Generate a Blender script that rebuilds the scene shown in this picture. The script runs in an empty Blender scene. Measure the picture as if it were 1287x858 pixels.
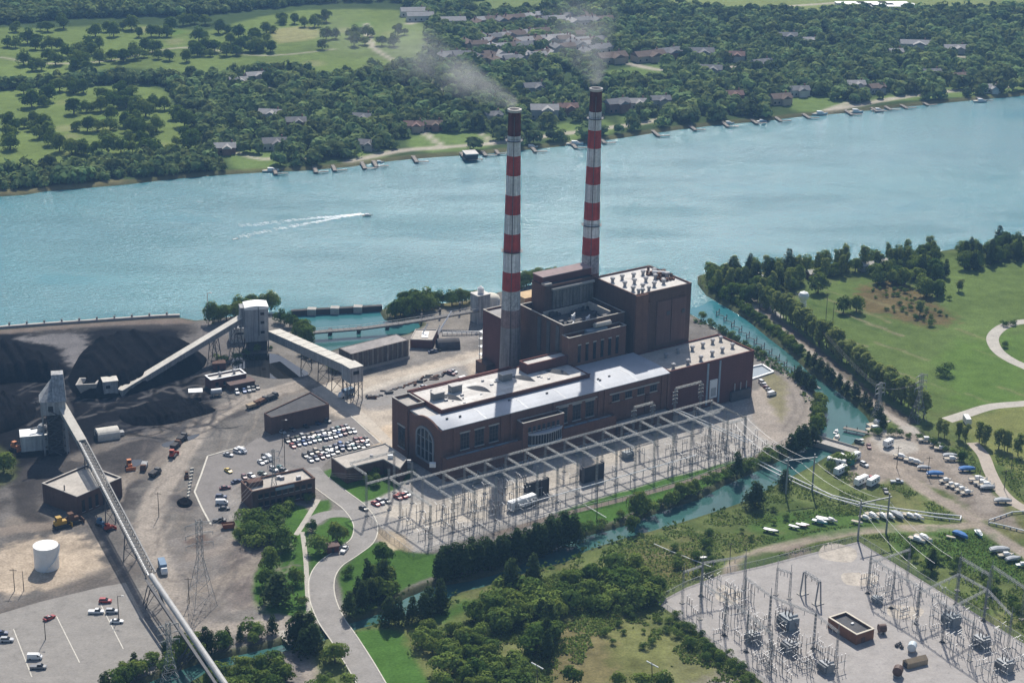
import bpy, bmesh, math, random
import numpy as np
from mathutils import Vector, Matrix, Euler
from mathutils.geometry import tessellate_polygon

scene = bpy.context.scene
COL = scene.collection

# ------------------------------------------------------------------ camera
PW, PH, FOC = 1287.0, 858.0, 2400.0
CAM_H, PITCH, ROLL = 330.0, math.radians(20.3), math.radians(1.1)
_fwd = Vector((0, math.cos(PITCH), -math.sin(PITCH)))
_r0 = Vector((1, 0, 0)); _u0 = _r0.cross(_fwd)
_right = _r0 * math.cos(ROLL) + _u0 * math.sin(ROLL)
_up = -_r0 * math.sin(ROLL) + _u0 * math.cos(ROLL)
cam_data = bpy.data.cameras.new('camera')
cam_data.sensor_width = 36.0
cam_data.lens = 36.0 * FOC / PW
cam_data.clip_start = 1.0
cam_data.clip_end = 40000.0
cam = bpy.data.objects.new('camera', cam_data)
COL.objects.link(cam)
cam.matrix_world = Matrix(((_right.x, _up.x, -_fwd.x, 0), (_right.y, _up.y, -_fwd.y, 0), (_right.z, _up.z, -_fwd.z, CAM_H), (0, 0, 0, 1)))
scene.camera = cam

# ------------------------------------------------------------------ world, sun, exposure
SUN_EL, SUN_AZ = math.radians(46.0), math.radians(2.0)
world = bpy.data.worlds.new('World'); scene.world = world
world.use_nodes = True
wn = world.node_tree.nodes; wn.clear()
sky = wn.new('ShaderNodeTexSky'); sky.sky_type = 'NISHITA'; sky.sun_disc = False
sky.sun_elevation = SUN_EL; sky.sun_rotation = SUN_AZ
sky.air_density = 1.0; sky.dust_density = 1.5; sky.ozone_density = 1.0
bg = wn.new('ShaderNodeBackground'); bg.inputs['Strength'].default_value = 0.085
wo = wn.new('ShaderNodeOutputWorld')
world.node_tree.links.new(sky.outputs[0], bg.inputs['Color'])
world.node_tree.links.new(bg.outputs[0], wo.inputs['Surface'])
sun_data = bpy.data.lights.new('sun', 'SUN')
sun_data.energy = 4.5; sun_data.angle = math.radians(0.53); sun_data.color = (1.0, 0.95, 0.87)
sun = bpy.data.objects.new('sun', sun_data); COL.objects.link(sun)
_sdir = Vector((math.sin(SUN_AZ) * math.cos(SUN_EL), math.cos(SUN_AZ) * math.cos(SUN_EL), math.sin(SUN_EL)))
sun.rotation_euler = (-_sdir).to_track_quat('-Z', 'Y').to_euler()
sun.location = (0, 600, 600)
vs = scene.view_settings
vs.view_transform = 'Standard'; vs.look = 'None'; vs.gamma = 1.0; vs.use_curve_mapping = False
vs.exposure = 0.38
scene.render.engine = 'CYCLES'
cy = scene.cycles
cy.use_denoising = True
cy.max_bounces = 5; cy.diffuse_bounces = 2; cy.glossy_bounces = 2; cy.transmission_bounces = 2
cy.transparent_max_bounces = 8; cy.volume_bounces = 0
cy.volume_step_rate = 3.0; cy.volume_max_steps = 64; cy.use_adaptive_sampling = True; cy.adaptive_threshold = 0.015
cy.caustics_reflective = False; cy.caustics_refractive = False

# ------------------------------------------------------------------ placing helpers
def G(px, py, z=0.0):
    """Where the sight line of a spot of the photograph meets the level z."""
    d = _right * ((px - PW / 2) / FOC) + _up * ((PH / 2 - py) / FOC) + _fwd
    t = (z - CAM_H) / d.z
    return Vector((d.x * t, d.y * t, z))
def GP(pts, z=0.0): return [G(x, y, z) for x, y in pts]
def W2(pts): return np.array([G(x, y)[:2] for x, y in pts])
def smooth_line(P, n=6, closed=False):
    """Catmull-Rom through 2-D points."""
    P = [np.array(p[:2], float) for p in P]; m = len(P); out = []
    for i in range(m if closed else m - 1):
        if closed: a, b, c, d = P[(i - 1) % m], P[i], P[(i + 1) % m], P[(i + 2) % m]
        else: a, b, c, d = P[max(i - 1, 0)], P[i], P[i + 1], P[min(i + 2, m - 1)]
        for k in range(n):
            t = k / n
            out.append(0.5 * ((2 * b) + (c - a) * t + (2 * a - 5 * b + 4 * c - d) * t * t + (3 * b - a - 3 * c + d) * t ** 3))
    if not closed: out.append(P[-1])
    return np.array(out)

# ------------------------------------------------------------------ noise (numpy)
def _hash(ix, iy, seed):
    h = (ix.astype(np.int64) * 374761393 + iy.astype(np.int64) * 668265263 + seed * 974711) & 0xFFFFFFFF
    h = ((h ^ (h >> 13)) * 1274126177) & 0xFFFFFFFF
    return ((h ^ (h >> 16)) & 0xFFFF) / 65535.0
def vnoise(x, y, seed=0):
    ix = np.floor(x); iy = np.floor(y); fx = x - ix; fy = y - iy
    fx = fx * fx * (3 - 2 * fx); fy = fy * fy * (3 - 2 * fy)
    a = _hash(ix, iy, seed); b = _hash(ix + 1, iy, seed); c = _hash(ix, iy + 1, seed); d = _hash(ix + 1, iy + 1, seed)
    return (a * (1 - fx) + b * fx) * (1 - fy) + (c * (1 - fx) + d * fx) * fy
def fbm(x, y, scale, seed=0, octs=4):
    s = 0; a = .5; f = 1.0 / scale; t = 0
    for o in range(octs):
        s = s + a * vnoise(x * f + 17.3 * o, y * f - 9.1 * o, seed + o); t += a; a *= .55; f *= 2.03
    return s / t * 2 - 1
def sdist(px, py, poly):
    """Signed distance to a closed polygon, positive inside."""
    d2 = np.full(px.shape, 1e12); inside = np.zeros(px.shape, bool); n = len(poly)
    for i in range(n):
        ax, ay = poly[i]; bx, by = poly[(i + 1) % n]
        ex, ey = bx - ax, by - ay; L = ex * ex + ey * ey + 1e-9
        t = np.clip(((px - ax) * ex + (py - ay) * ey) / L, 0, 1)
        dx = px - ax - t * ex; dy = py - ay - t * ey
        d2 = np.minimum(d2, dx * dx + dy * dy)
        c = ((ay > py) != (by > py))
        if ey != 0: inside ^= c & (px < ex * (py - ay) / ey + ax)
    d = np.sqrt(d2)
    return np.where(inside, d, -d)
def ldist(px, py, line):
    d2 = np.full(px.shape, 1e12)
    for (ax, ay), (bx, by) in zip(line[:-1], line[1:]):
        ex, ey = bx - ax, by - ay; L = ex * ex + ey * ey + 1e-9
        t = np.clip(((px - ax) * ex + (py - ay) * ey) / L, 0, 1)
        d2 = np.minimum(d2, (px - ax - t * ex) ** 2 + (py - ay - t * ey) ** 2)
    return np.sqrt(d2)

# ------------------------------------------------------------------ materials
MATS = {}
def mat(name, col, rough=.85, var=.18, scale=.35, spec=.25, metal=0.0, fine=0.0, streak=0.0, bump=0.0, attr=None, rand=0.0):
    """Principled surface whose colour wanders a little; streak: vertical weather streaks; attr: colour read from a mesh attribute."""
    if name in MATS: return MATS[name]
    m = bpy.data.materials.new(name); m.use_nodes = True
    nt = m.node_tree; N = nt.nodes; L = nt.links
    b = N['Principled BSDF']; b.inputs['Roughness'].default_value = rough
    b.inputs['Specular IOR Level'].default_value = spec; b.inputs['Metallic'].default_value = metal
    tc = N.new('ShaderNodeTexCoord')
    if attr:
        a = N.new('ShaderNodeAttribute'); a.attribute_name = attr; src = a.outputs['Color']
    else:
        r = N.new('ShaderNodeRGB'); r.outputs[0].default_value = (*col, 1); src = r.outputs[0]
    def mul(src, fac_out, lo, hi):
        mr = N.new('ShaderNodeMapRange'); mr.inputs['From Min'].default_value = .3; mr.inputs['From Max'].default_value = .7
        mr.inputs['To Min'].default_value = lo; mr.inputs['To Max'].default_value = hi
        L.new(fac_out, mr.inputs['Value'])
        mx = N.new('ShaderNodeVectorMath'); mx.operation = 'SCALE'
        L.new(src, mx.inputs[0]); L.new(mr.outputs[0], mx.inputs['Scale']); return mx.outputs[0]
    if var:
        n = N.new('ShaderNodeTexNoise'); n.inputs['Scale'].default_value = scale; n.inputs['Detail'].default_value = 5; n.inputs['Roughness'].default_value = .65
        L.new(tc.outputs['Object'], n.inputs['Vector']); src = mul(src, n.outputs['Fac'], 1 - var, 1 + var)
    if fine:
        n = N.new('ShaderNodeTexNoise'); n.inputs['Scale'].default_value = 1.1; n.inputs['Detail'].default_value = 4
        L.new(tc.outputs['Object'], n.inputs['Vector']); src = mul(src, n.outputs['Fac'], 1 - fine, 1 + fine)
    if streak:
        mp = N.new('ShaderNodeMapping'); mp.inputs['Scale'].default_value = (1.3, 1.3, .06)
        n = N.new('ShaderNodeTexNoise'); n.inputs['Scale'].default_value = .8; n.inputs['Detail'].default_value = 4
        L.new(tc.outputs['Object'], mp.inputs['Vector']); L.new(mp.outputs[0], n.inputs['Vector']); src = mul(src, n.outputs['Fac'], 1 - streak, 1 + streak)
    if rand:
        oi = N.new('ShaderNodeObjectInfo'); mr = N.new('ShaderNodeMapRange'); mr.inputs['To Min'].default_value = 1 - rand; mr.inputs['To Max'].default_value = 1 + rand
        L.new(oi.outputs['Random'], mr.inputs['Value'])
        mx = N.new('ShaderNodeVectorMath'); mx.operation = 'SCALE'; L.new(src, mx.inputs[0]); L.new(mr.outputs[0], mx.inputs['Scale']); src = mx.outputs[0]
    if bump:
        n = N.new('ShaderNodeTexNoise'); n.inputs['Scale'].default_value = 1.2; n.inputs['Detail'].default_value = 4
        L.new(tc.outputs['Object'], n.inputs['Vector'])
        bp = N.new('ShaderNodeBump'); bp.inputs['Strength'].default_value = bump; bp.inputs['Distance'].default_value = .4
        L.new(n.outputs['Fac'], bp.inputs['Height']); L.new(bp.outputs[0], b.inputs['Normal'])
    L.new(src, b.inputs['Base Color'])
    MATS[name] = m
    return m

# ------------------------------------------------------------------ mesh builder
class MB:
    """Collects boxes, bars, tubes, prisms; build() links them as one mesh object."""
    def __init__(self): self.v = []; self.f = []; self.mi = []; self.cur = 0
    def m(self, i): self.cur = i; return self
    def add(self, vs, fs):
        o = len(self.v); self.v += [tuple(p) for p in vs]
        for f in fs: self.f.append([o + i for i in f]); self.mi.append(self.cur)
        return self
    def box(self, x0, x1, y0, y1, z0, z1):
        return self.add([(x0, y0, z0), (x1, y0, z0), (x1, y1, z0), (x0, y1, z0), (x0, y0, z1), (x1, y0, z1), (x1, y1, z1), (x0, y1, z1)],
                        [(3, 2, 1, 0), (4, 5, 6, 7), (0, 1, 5, 4), (1, 2, 6, 5), (2, 3, 7, 6), (3, 0, 4, 7)])
    def rbox(self, cx, cy, cz, lx, ly, lz, rz=0):
        c, s = math.cos(rz), math.sin(rz); P = []
        for z in (cz, cz + lz):
            for a, b in ((-1, -1), (1, -1), (1, 1), (-1, 1)):
                x, y = a * lx / 2, b * ly / 2; P.append((cx + c * x - s * y, cy + s * x + c * y, z))
        return self.add(P, [(3, 2, 1, 0), (4, 5, 6, 7), (0, 1, 5, 4), (1, 2, 6, 5), (2, 3, 7, 6), (3, 0, 4, 7)])
    def bar(self, p, q, w, h=None, n=4, w2=None):
        p = Vector(p); q = Vector(q); d = q - p
        if d.length < 1e-6: return self
        d.normalize(); up = Vector((0, 0, 1)) if abs(d.z) < .95 else Vector((0, 1, 0))
        a = d.cross(up).normalized(); b = a.cross(d).normalized(); h = h or w; w2 = w if w2 is None else w2
        if n == 4:
            P = [p + a * sx * w / 2 + b * sy * h / 2 for sx, sy in ((-1, -1), (1, -1), (1, 1), (-1, 1))]
            k = w2 / w
            P += [q + a * sx * w / 2 * k + b * sy * h / 2 * k for sx, sy in ((-1, -1), (1, -1), (1, 1), (-1, 1))]
        else:
            A = [(math.cos(2 * math.pi * i / n), math.sin(2 * math.pi * i / n)) for i in range(n)]
            P = [p + a * c * w / 2 + b * s * w / 2 for c, s in A] + [q + a * c * w2 / 2 + b * s * w2 / 2 for c, s in A]
        F = [(i, (i + 1) % n, n + (i + 1) % n, n + i) for i in range(n)] + [tuple(range(n - 1, -1, -1)), tuple(range(n, 2 * n))]
        return self.add(P, F)
    def lathe(self, prof, n=24, cx=0, cy=0):
        P = []; F = []
        for r, z in prof:
            for i in range(n): P.append((cx + r * math.cos(2 * math.pi * i / n), cy + r * math.sin(2 * math.pi * i / n), z))
        for k in range(len(prof) - 1):
            for i in range(n): F.append((k * n + i, k * n + (i + 1) % n, (k + 1) * n + (i + 1) % n, (k + 1) * n + i))
        F.append(tuple(range((len(prof) - 1) * n, len(prof) * n)))
        return self.add(P, F)
    def prism(self, poly, z0, z1, cap=True, bottom=False):
        n = len(poly); P = [(p[0], p[1], z0) for p in poly] + [(p[0], p[1], z1) for p in poly]
        ar = sum(poly[i][0] * poly[(i + 1) % n][1] - poly[(i + 1) % n][0] * poly[i][1] for i in range(n))
        F = [(i, (i + 1) % n, n + (i + 1) % n, n + i) if ar > 0 else ((i + 1) % n, i, n + i, n + (i + 1) % n) for i in range(n)]
        if cap:
            for t in tessellate_polygon([[Vector((p[0], p[1], 0)) for p in poly]]):
                t = list(t); a, b, c = [poly[i] for i in t]
                if (b[0] - a[0]) * (c[1] - a[1]) - (b[1] - a[1]) * (c[0] - a[0]) < 0: t.reverse()
                F.append(tuple(n + i for i in t))
                if bottom: F.append(tuple(reversed(t)))
        return self.add(P, F)
    def quad(self, *P): return self.add(P, [tuple(range(len(P)))])
    def build(self, name, mats, parent=None, smooth=False, loc=None, rz=0.0):
        me = bpy.data.meshes.new(name)
        me.from_pydata(self.v, [], self.f)
        if not isinstance(mats, (list, tuple)): mats = [mats]
        for m_ in mats: me.materials.append(m_)
        if len(mats) > 1: me.polygons.foreach_set('material_index', self.mi)
        if smooth: me.polygons.foreach_set('use_smooth', [True] * len(me.polygons))
        me.update()
        o = bpy.data.objects.new(name, me); COL.objects.link(o)
        reg(o, parent)
        if loc is not None: o.location = loc
        o.rotation_euler.z = rz
        return o

KIDS = {}
def reg(o, parent):
    if parent is not None:
        o.parent = parent; KIDS.setdefault(parent.name, []).append(o)
    return o

def tag(o, label=None, cat=None, group=None, kind=None):
    if label: o['label'] = label
    if cat: o['category'] = cat
    if group: o['group'] = group
    if kind: o['kind'] = kind
    return o
def thing(name, label, cat, loc=(0, 0, 0), rz=0.0, group=None):
    o = bpy.data.objects.new(name, None); COL.objects.link(o)
    o.location = loc; o.rotation_euler.z = rz; o.empty_display_size = 1
    return tag(o, label, cat, group)
def kids_of(o): return KIDS.get(o.name, [])
def copy_thing(src, loc, rz=0.0, label=None, group=None, scale=None):
    """Copy of a thing with copies of its parts and sub-parts (mesh data shared)."""
    r = src.copy(); COL.objects.link(r); r.location = loc; r.rotation_euler.z = rz
    if scale is not None: r.scale = scale if hasattr(scale, '__len__') else (scale,) * 3
    if label: r['label'] = label
    if group: r['group'] = group
    for ch in kids_of(src):
        c = ch.copy(); COL.objects.link(c); reg(c, r)
        for g in kids_of(ch):
            d = g.copy(); COL.objects.link(d); reg(d, c)
    return r
ORD = ['first', 'second', 'third', 'fourth', 'fifth', 'sixth', 'seventh', 'eighth', 'ninth', 'tenth', 'eleventh', 'twelfth', 'thirteenth', 'fourteenth', 'fifteenth', 'sixteenth', 'seventeenth', 'eighteenth', 'nineteenth', 'twentieth'] + \
      ['twenty-' + x for x in ('first', 'second', 'third', 'fourth', 'fifth', 'sixth', 'seventh', 'eighth', 'ninth')] + ['thirtieth'] + ['thirty-' + x for x in ('first', 'second', 'third', 'fourth', 'fifth', 'sixth', 'seventh', 'eighth', 'ninth')] + ['fortieth']
def mesh_np(name, V, F4, mats, parent=None, color=None, cname='Col', kind=None):
    """Mesh from numpy arrays of vertices and quads."""
    me = bpy.data.meshes.new(name)
    me.vertices.add(len(V)); me.vertices.foreach_set('co', np.ascontiguousarray(V, np.float32).ravel())
    nf = len(F4); me.loops.add(nf * 4); me.loops.foreach_set('vertex_index', np.ascontiguousarray(F4, np.int32).ravel())
    me.polygons.add(nf); me.polygons.foreach_set('loop_start', np.arange(0, nf * 4, 4, dtype=np.int32))
    me.update(calc_edges=True); me.validate()
    if color is not None:
        a = me.color_attributes.new(cname, 'FLOAT_COLOR', 'POINT')
        c4 = np.ones((len(V), 4), np.float32); c4[:, :3] = color
        a.data.foreach_set('color', c4.ravel())
    for m_ in (mats if isinstance(mats, (list, tuple)) else [mats]): me.materials.append(m_)
    o = bpy.data.objects.new(name, me); COL.objects.link(o)
    reg(o, parent)
    if kind: o['kind'] = kind
    return o
# ================================================================== GROUND AND WATER
# shorelines, read off the photograph and laid on the ground
PLANT_LAND = [(-120, 424), (0, 413), (100, 405), (180, 400), (225, 398), (246, 402), (262, 400), (300, 396), (345, 394), (368, 400), (374, 416), (388, 430), (412, 441), (428, 436), (470, 428), (512, 419), (532, 408),
    (528, 400), (505, 402), (486, 398), (480, 388), (510, 381), (560, 380), (600, 374), (650, 360), (700, 352), (760, 352), (830, 370), (868, 394), (890, 406), (920, 422), (946, 437), (972, 450), (986, 463), (1004, 475), (1024, 490), (1030, 512), (1028, 532), (1023, 549),
    (1005, 560), (990, 568), (964, 580), (939, 591), (905, 606), (877, 622), (844, 632), (808, 645), (782, 655), (761, 661), (733, 668), (705, 679), (675, 690), (653, 703), (620, 716), (588, 724), (543, 731), (508, 745), (474, 765), (450, 773), (432, 778), (404, 786), (384, 793), (350, 804), (309, 814), (250, 826), (185, 850), (150, 880), (60, 1000), (-200, 1000)]
SOUTH_LAND = [(1500, 240), (1287, 300), (1200, 312), (1140, 322), (1080, 328), (1010, 335), (940, 342), (897, 341), (880, 345), (880, 354), (891, 368), (915, 382), (940, 397), (970, 422), (998, 443), (1022, 466), (1040, 478), (1059, 490), (1078, 506), (1092, 519), (1099, 531), (1090, 545), (1074, 555), (1066, 561),
    (1042, 571), (1020, 585), (1000, 595), (972, 610), (933, 630), (900, 641), (866, 652), (822, 665), (780, 676), (739, 690), (711, 705), (678, 712), (640, 726), (610, 735), (581, 742), (540, 761), (501, 775), (470, 783), (446, 790), (420, 798), (400, 806), (380, 812), (340, 820), (309, 829), (260, 843), (215, 870), (160, 1000), (1600, 1000)]
FAR_SHORE = [(-300, 262), (-60, 247), (0, 243), (30, 241), (60, 236), (150, 229), (220, 221), (280, 216), (330, 213), (380, 211), (440, 206), (470, 201), (520, 196), (560, 193), (600, 191), (650, 186), (700, 181), (760, 173), (800, 167), (850, 160), (900, 154), (960, 149), (1000, 144), (1060, 139), (1120, 133), (1180, 127), (1287, 117), (1450, 103), (1800, 70)]
plantW = W2(PLANT_LAND); southW = W2(SOUTH_LAND)

def grid(x0, x1, y0, y1, st):
    xs = np.arange(x0, x1 + st * .5, st); ys = np.arange(y0, y1 + st * .5, st)
    X, Y = np.meshgrid(xs, ys); return X, Y, len(xs), len(ys)
def grid_faces(nx, ny, keep):
    i = np.arange(nx * ny).reshape(ny, nx)
    a, b, c, d = i[:-1, :-1].ravel(), i[:-1, 1:].ravel(), i[1:, 1:].ravel(), i[1:, :-1].ravel()
    k = keep.ravel(); m = k[a] | k[b] | k[c] | k[d]
    F = np.stack([a, b, c, d], 1)[m]
    used, inv = np.unique(F.ravel(), return_inverse=True)
    return used, inv.reshape(-1, 4)
def sstep(a, b, x):
    t = np.clip((x - a) / (b - a), 0, 1); return t * t * (3 - 2 * t)

X, Y, NX, NY = grid(-330, 330, 520, 1112, .8)
n1 = fbm(X, Y, 40, 1); n2 = fbm(X, Y, 9, 7); n3 = fbm(X, Y, 2.6, 13, 3)
def bsd(poly, pad=25):
    """signed distance evaluated only around the polygon"""
    p = np.array(poly); mn = p.min(0) - pad; mx = p.max(0) + pad
    ok = (X > mn[0]) & (X < mx[0]) & (Y > mn[1]) & (Y < mx[1])
    d = np.full(X.shape, -1e3); d[ok] = sdist(X[ok], Y[ok], poly); return d
sdP = sdist(X, Y, plantW); sdS = sdist(X, Y, southW)
sdL = np.maximum(sdP, sdS)
C = np.zeros(X.shape + (3,)); C[:] = (.182, .168, .152)
C *= (1 + .30 * n1 + .22 * n2 + .10 * n3)[..., None]
def paint(col, w, mottle=(.15, .10, .08)):
    global C
    c = np.array(col)[None, None, :] * (1 + mottle[0] * n1 + mottle[1] * n2 + mottle[2] * n3)[..., None]
    C = C * (1 - w[..., None]) + c * w[..., None]
def patch(pts, col, feather=2.0, rough=4.0, amount=1.0, mottle=(.15, .12, .10), sm=True):
    P = W2(pts); P = smooth_line(P, 4, True) if sm else P
    d = bsd(P); paint(col, amount * sstep(-feather, feather, d + rough * (n2 * .7 + n3 * .4)), mottle)
def stroke(pts, width, col, feather=1.2, rough=1.0, amount=1.0, mottle=(.12, .12, .10), rut=0.0):
    Ln = smooth_line(W2(pts), 6); mn = Ln.min(0) - width - 8; mx = Ln.max(0) + width + 8
    ok = (X > mn[0]) & (X < mx[0]) & (Y > mn[1]) & (Y < mx[1])
    d = np.full(X.shape, 1e3); d[ok] = ldist(X[ok], Y[ok], Ln)
    paint(col, amount * sstep(-feather, feather, width / 2 - d + rough * (n2 * .6 + n3 * .5)), mottle)
    if rut: paint(tuple(c * .72 for c in col), rut * sstep(.8, .2, np.abs(d - width * .22)), mottle)

GRASS = (.085, .150, .036); LAWN = (.058, .118, .026); MEADOW = (.110, .135, .048); DRYG = (.20, .18, .085); SCRUB = (.065, .098, .030)
DIRT = (.26, .225, .185); TAN = (.50, .41, .30); GRAVEL = (.33, .31, .285); DUST = (.085, .078, .074); COAL = (.013, .013, .015); GREYD = (.142, .130, .120)
# --- south side: meadow and scrub, then park grass, yards
paint(MEADOW, sstep(-1, 1, sdS), (.28, .25, .2))
dn = sstep(.05, .45, fbm(X, Y, 26, 41)) ; paint(SCRUB, .75 * dn * (sdS > -2), (.25, .25, .2))
dn = sstep(.12, .5, fbm(X, Y, 18, 77)) ; paint(DRYG, .45 * dn * (sdS > -2), (.25, .25, .2))
patch([(970, 400), (1010, 372), (1060, 352), (1130, 330), (1200, 322), (1400, 320), (1400, 520), (1215, 520), (1130, 515), (1080, 480), (1020, 440)], (.100, .140, .042), 6, 10, 1, (.25, .15, .12))
patch([(1080, 365), (1130, 356), (1200, 398), (1170, 412), (1120, 396), (1085, 388)], (.12, .088, .045), 4, 10, .9, (.3, .35, .3))
patch([(1190, 440), (1290, 420), (1290, 500), (1200, 510)], (.090, .148, .034), 8, 14, .8)
patch([(1220, 520), (1400, 505), (1400, 620), (1290, 600), (1240, 560)], (.16, .17, .06), 5, 10, .9)
stroke([(930, 378), (970, 398), (1010, 432), (1050, 466), (1090, 500), (1120, 520), (1150, 545), (1180, 560)], 6, (.33, .29, .25), 1.5, 2)
stroke([(920, 362), (960, 384), (980, 398)], 4, GRAVEL, 1.5, 2)
stroke([(960, 388), (1000, 420), (1045, 455), (1095, 497), (1145, 530)], 5, (.10, .085, .07), 1.5, 2, .9)  # dark strip paints the shadow of the poplar row onto the ground
# boat yard dirt
patch([(1068, 562), (1090, 548), (1110, 540), (1160, 548), (1200, 570), (1215, 590), (1275, 650), (1287, 668), (1230, 650), (1185, 618), (1130, 600), (1085, 612), (1062, 590)], (.24, .205, .17), 3, 5, 1, (.2, .25, .2))
patch([(1098, 546), (1140, 536), (1156, 546), (1150, 566), (1118, 570)], (.36, .33, .29), 2, 3)
stroke([(1105, 575), (1150, 608), (1190, 632), (1225, 655), (1262, 680), (1310, 706)], 6.5, (.30, .255, .21), 1.5, 2, 1, rut=.35)
stroke([(1130, 545), (1170, 560), (1205, 590), (1232, 620), (1238, 640)], 8, (.27, .235, .20), 1.5, 2.5)
stroke([(1225, 658), (1190, 663), (1120, 664), (1060, 670), (1000, 682), (950, 697), (925, 710), (915, 722)], 6, (.30, .255, .20), 1.2, 1.5, 1, rut=.4)
patch([(985, 690), (1012, 685), (1010, 700), (990, 712)], (.22, .18, .15), 2, 3, .9)
patch([(938, 700), (985, 693), (990, 708), (945, 722), (930, 716)], SCRUB, 2, 3, .9)
patch([(840, 835), (880, 822), (905, 838), (930, 870), (850, 880)], (.27, .235, .20), 3, 6, .9)
patch([(955, 650), (1040, 640), (1120, 660), (1060, 668), (985, 680), (960, 672)], LAWN, 4, 6, .75)
patch([(1120, 672), (1230, 668), (1250, 690), (1287, 712), (1287, 735), (1200, 712), (1130, 690)], LAWN, 4, 7, .8)
patch([(440, 800), (500, 792), (530, 820), (560, 870), (470, 880)], (.062, .128, .028), 1.5, 1.0, 1, (.12, .10, .08))
patch([(540, 772), (590, 755), (604, 762), (560, 780), (520, 800), (505, 795)], LAWN, 2, 3, .9)
patch([(505, 795), (530, 795), (580, 860), (560, 880)], (.15, .15, .06), 2, 3, .8)
patch([(700, 780), (780, 758), (850, 800), (900, 850), (720, 880), (690, 840)], (.145, .150, .058), 5, 10, .9, (.25, .3, .25))
patch([(680, 800), (700, 790), (760, 800), (770, 850), (690, 860)], (.155, .115, .066), 5, 12, .55, (.25, .3, .25))
patch([(790, 690), (830, 680), (870, 700), (880, 720), (840, 730), (800, 715)], (.12, .105, .045), 4, 8, .7)
stroke([(330, 800), (352, 820), (366, 846), (380, 880)], 14, (.20, .18, .165), 1.5, 2)
stroke([(355, 790), (385, 830), (392, 870)], 5, (.30, .26, .22), 1.5, 2, .8)

# --- plant side: coal yard
patch([(-80, 425), (0, 417), (100, 408), (200, 402), (245, 406), (290, 430), (320, 462), (270, 500), (300, 520), (250, 545), (200, 560), (190, 600), (150, 640), (60, 640), (-80, 620)], (.060, .055, .053), 6, 12, 1, (.3, .3, .2))
patch([(-60, 430), (60, 420), (150, 412), (235, 416), (280, 440), (250, 470), (262, 498), (280, 517), (225, 536), (160, 552), (100, 566), (50, 580), (20, 600), (-60, 610)], COAL, 5, 8, 1.0, (.3, .35, .3))
stroke([(-40, 419), (60, 410), (150, 404), (235, 402)], 11, (.175, .142, .120), 2, 3, .9)
patch([(20, 425), (95, 416), (110, 430), (96, 462), (75, 440), (40, 430)], (.19, .18, .18), 3, 7, .8)
patch([(225, 432), (262, 405), (310, 440), (300, 458), (262, 470), (240, 460)], (.17, .155, .145), 5, 10, .8)
patch([(0, 640), (0, 600), (60, 640), (160, 655), (240, 680), (250, 740), (120, 720), (30, 760), (-60, 800), (-60, 640)], GREYD, 5, 10, .85, (.25, .3, .2))
patch([(0, 690), (60, 672), (110, 676), (130, 700), (125, 728), (70, 742), (10, 745), (-40, 740)], (.42, .345, .265), 3, 8, 1, (.2, .25, .2))
patch([(80, 728), (140, 712), (150, 720), (90, 742)], (.36, .30, .235), 2, 5, .9)
stroke([(-40, 790), (30, 765), (110, 735), (170, 712)], 13, (.135, .120, .108), 2, 3, .9, rut=.4)
# dirt roads of the yard
RC = (.31, .272, .232)
stroke([(20, 655), (60, 660), (110, 640), (150, 605), (185, 590), (215, 565), (240, 545), (262, 528), (290, 512), (330, 500), (385, 487), (440, 476)], 9, (.22, .19, .16), 2, 2, .85, rut=.3)
stroke([(385, 480), (345, 492), (300, 506), (268, 522), (246, 545), (225, 580), (205, 612), (192, 640), (188, 665), (196, 700), (212, 730), (235, 770), (265, 790), (330, 785), (400, 772)], 10, RC, 1.6, 2, 1, rut=.35)
stroke([(100, 575), (145, 555), (190, 545), (240, 530), (280, 512)], 8, (.17, .15, .132), 2, 3, .8, rut=.4)
stroke([(40, 590), (30, 620), (38, 645), (60, 662)], 9, (.05, .046, .045), 2, 3, .9)
stroke([(0, 668), (50, 662), (100, 655)], 8, (.24, .20, .165), 2, 3, .8)
patch([(225, 660), (270, 640), (310, 690), (330, 740), (300, 775), (240, 780), (222, 730)], (.182, .164, .148), 4, 8, .9, (.2, .3, .2))
patch([(212, 625), (230, 622), (246, 634), (232, 644)], (.07, .065, .066), 3, 5, .85)
patch([(236, 676), (256, 672), (260, 682), (244, 688)], (.10, .06, .045), 2, 4, .8)
patch([(285, 700), (325, 690), (345, 720), (320, 760), (290, 750)], (.125, .10, .09), 4, 8, .55)
stroke([(250, 742), (300, 720), (345, 690), (380, 660), (395, 640)], 8, (.25, .215, .18), 2, 2, .9, rut=.3)
stroke([(240, 700), (280, 690), (320, 660), (350, 640)], 6, (.235, .20, .17), 2, 2, .7)
patch([(270, 590), (285, 575), (300, 582), (300, 640), (282, 655), (268, 640)], (.26, .24, .22), 1, 1)
# behind the hall and by the inlet
patch([(395, 490), (440, 478), (520, 462), (600, 440), (625, 430), (640, 470), (560, 500), (500, 520), (500, 560), (470, 545), (420, 520)], (.42, .365, .30), 3, 4, 1, (.12, .15, .12))
patch([(470, 462), (540, 440), (600, 428), (610, 420), (600, 405), (540, 410), (520, 430), (440, 470)], (.235, .215, .195), 3, 5, .9)
patch([(445, 500), (500, 480), (575, 458), (590, 470), (560, 500), (500, 512), (460, 515)], (.27, .25, .23), 2, 2, .9)
stroke([(440, 497), (500, 478), (560, 462), (610, 448)], 5, (.46, .42, .36), 1.5, 1, .8)
patch([(445, 555), (470, 540), (500, 535), (500, 565), (480, 560)], (.52, .42, .31), 2, 2, .9)
patch([(486, 385), (520, 382), (600, 378), (610, 392), (560, 400), (540, 398), (500, 400)], (.15, .135, .065), 3, 5, 1)
patch([(535, 392), (615, 384), (620, 412), (560, 412), (530, 405)], (.22, .20, .175), 2, 3, .9)
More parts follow.
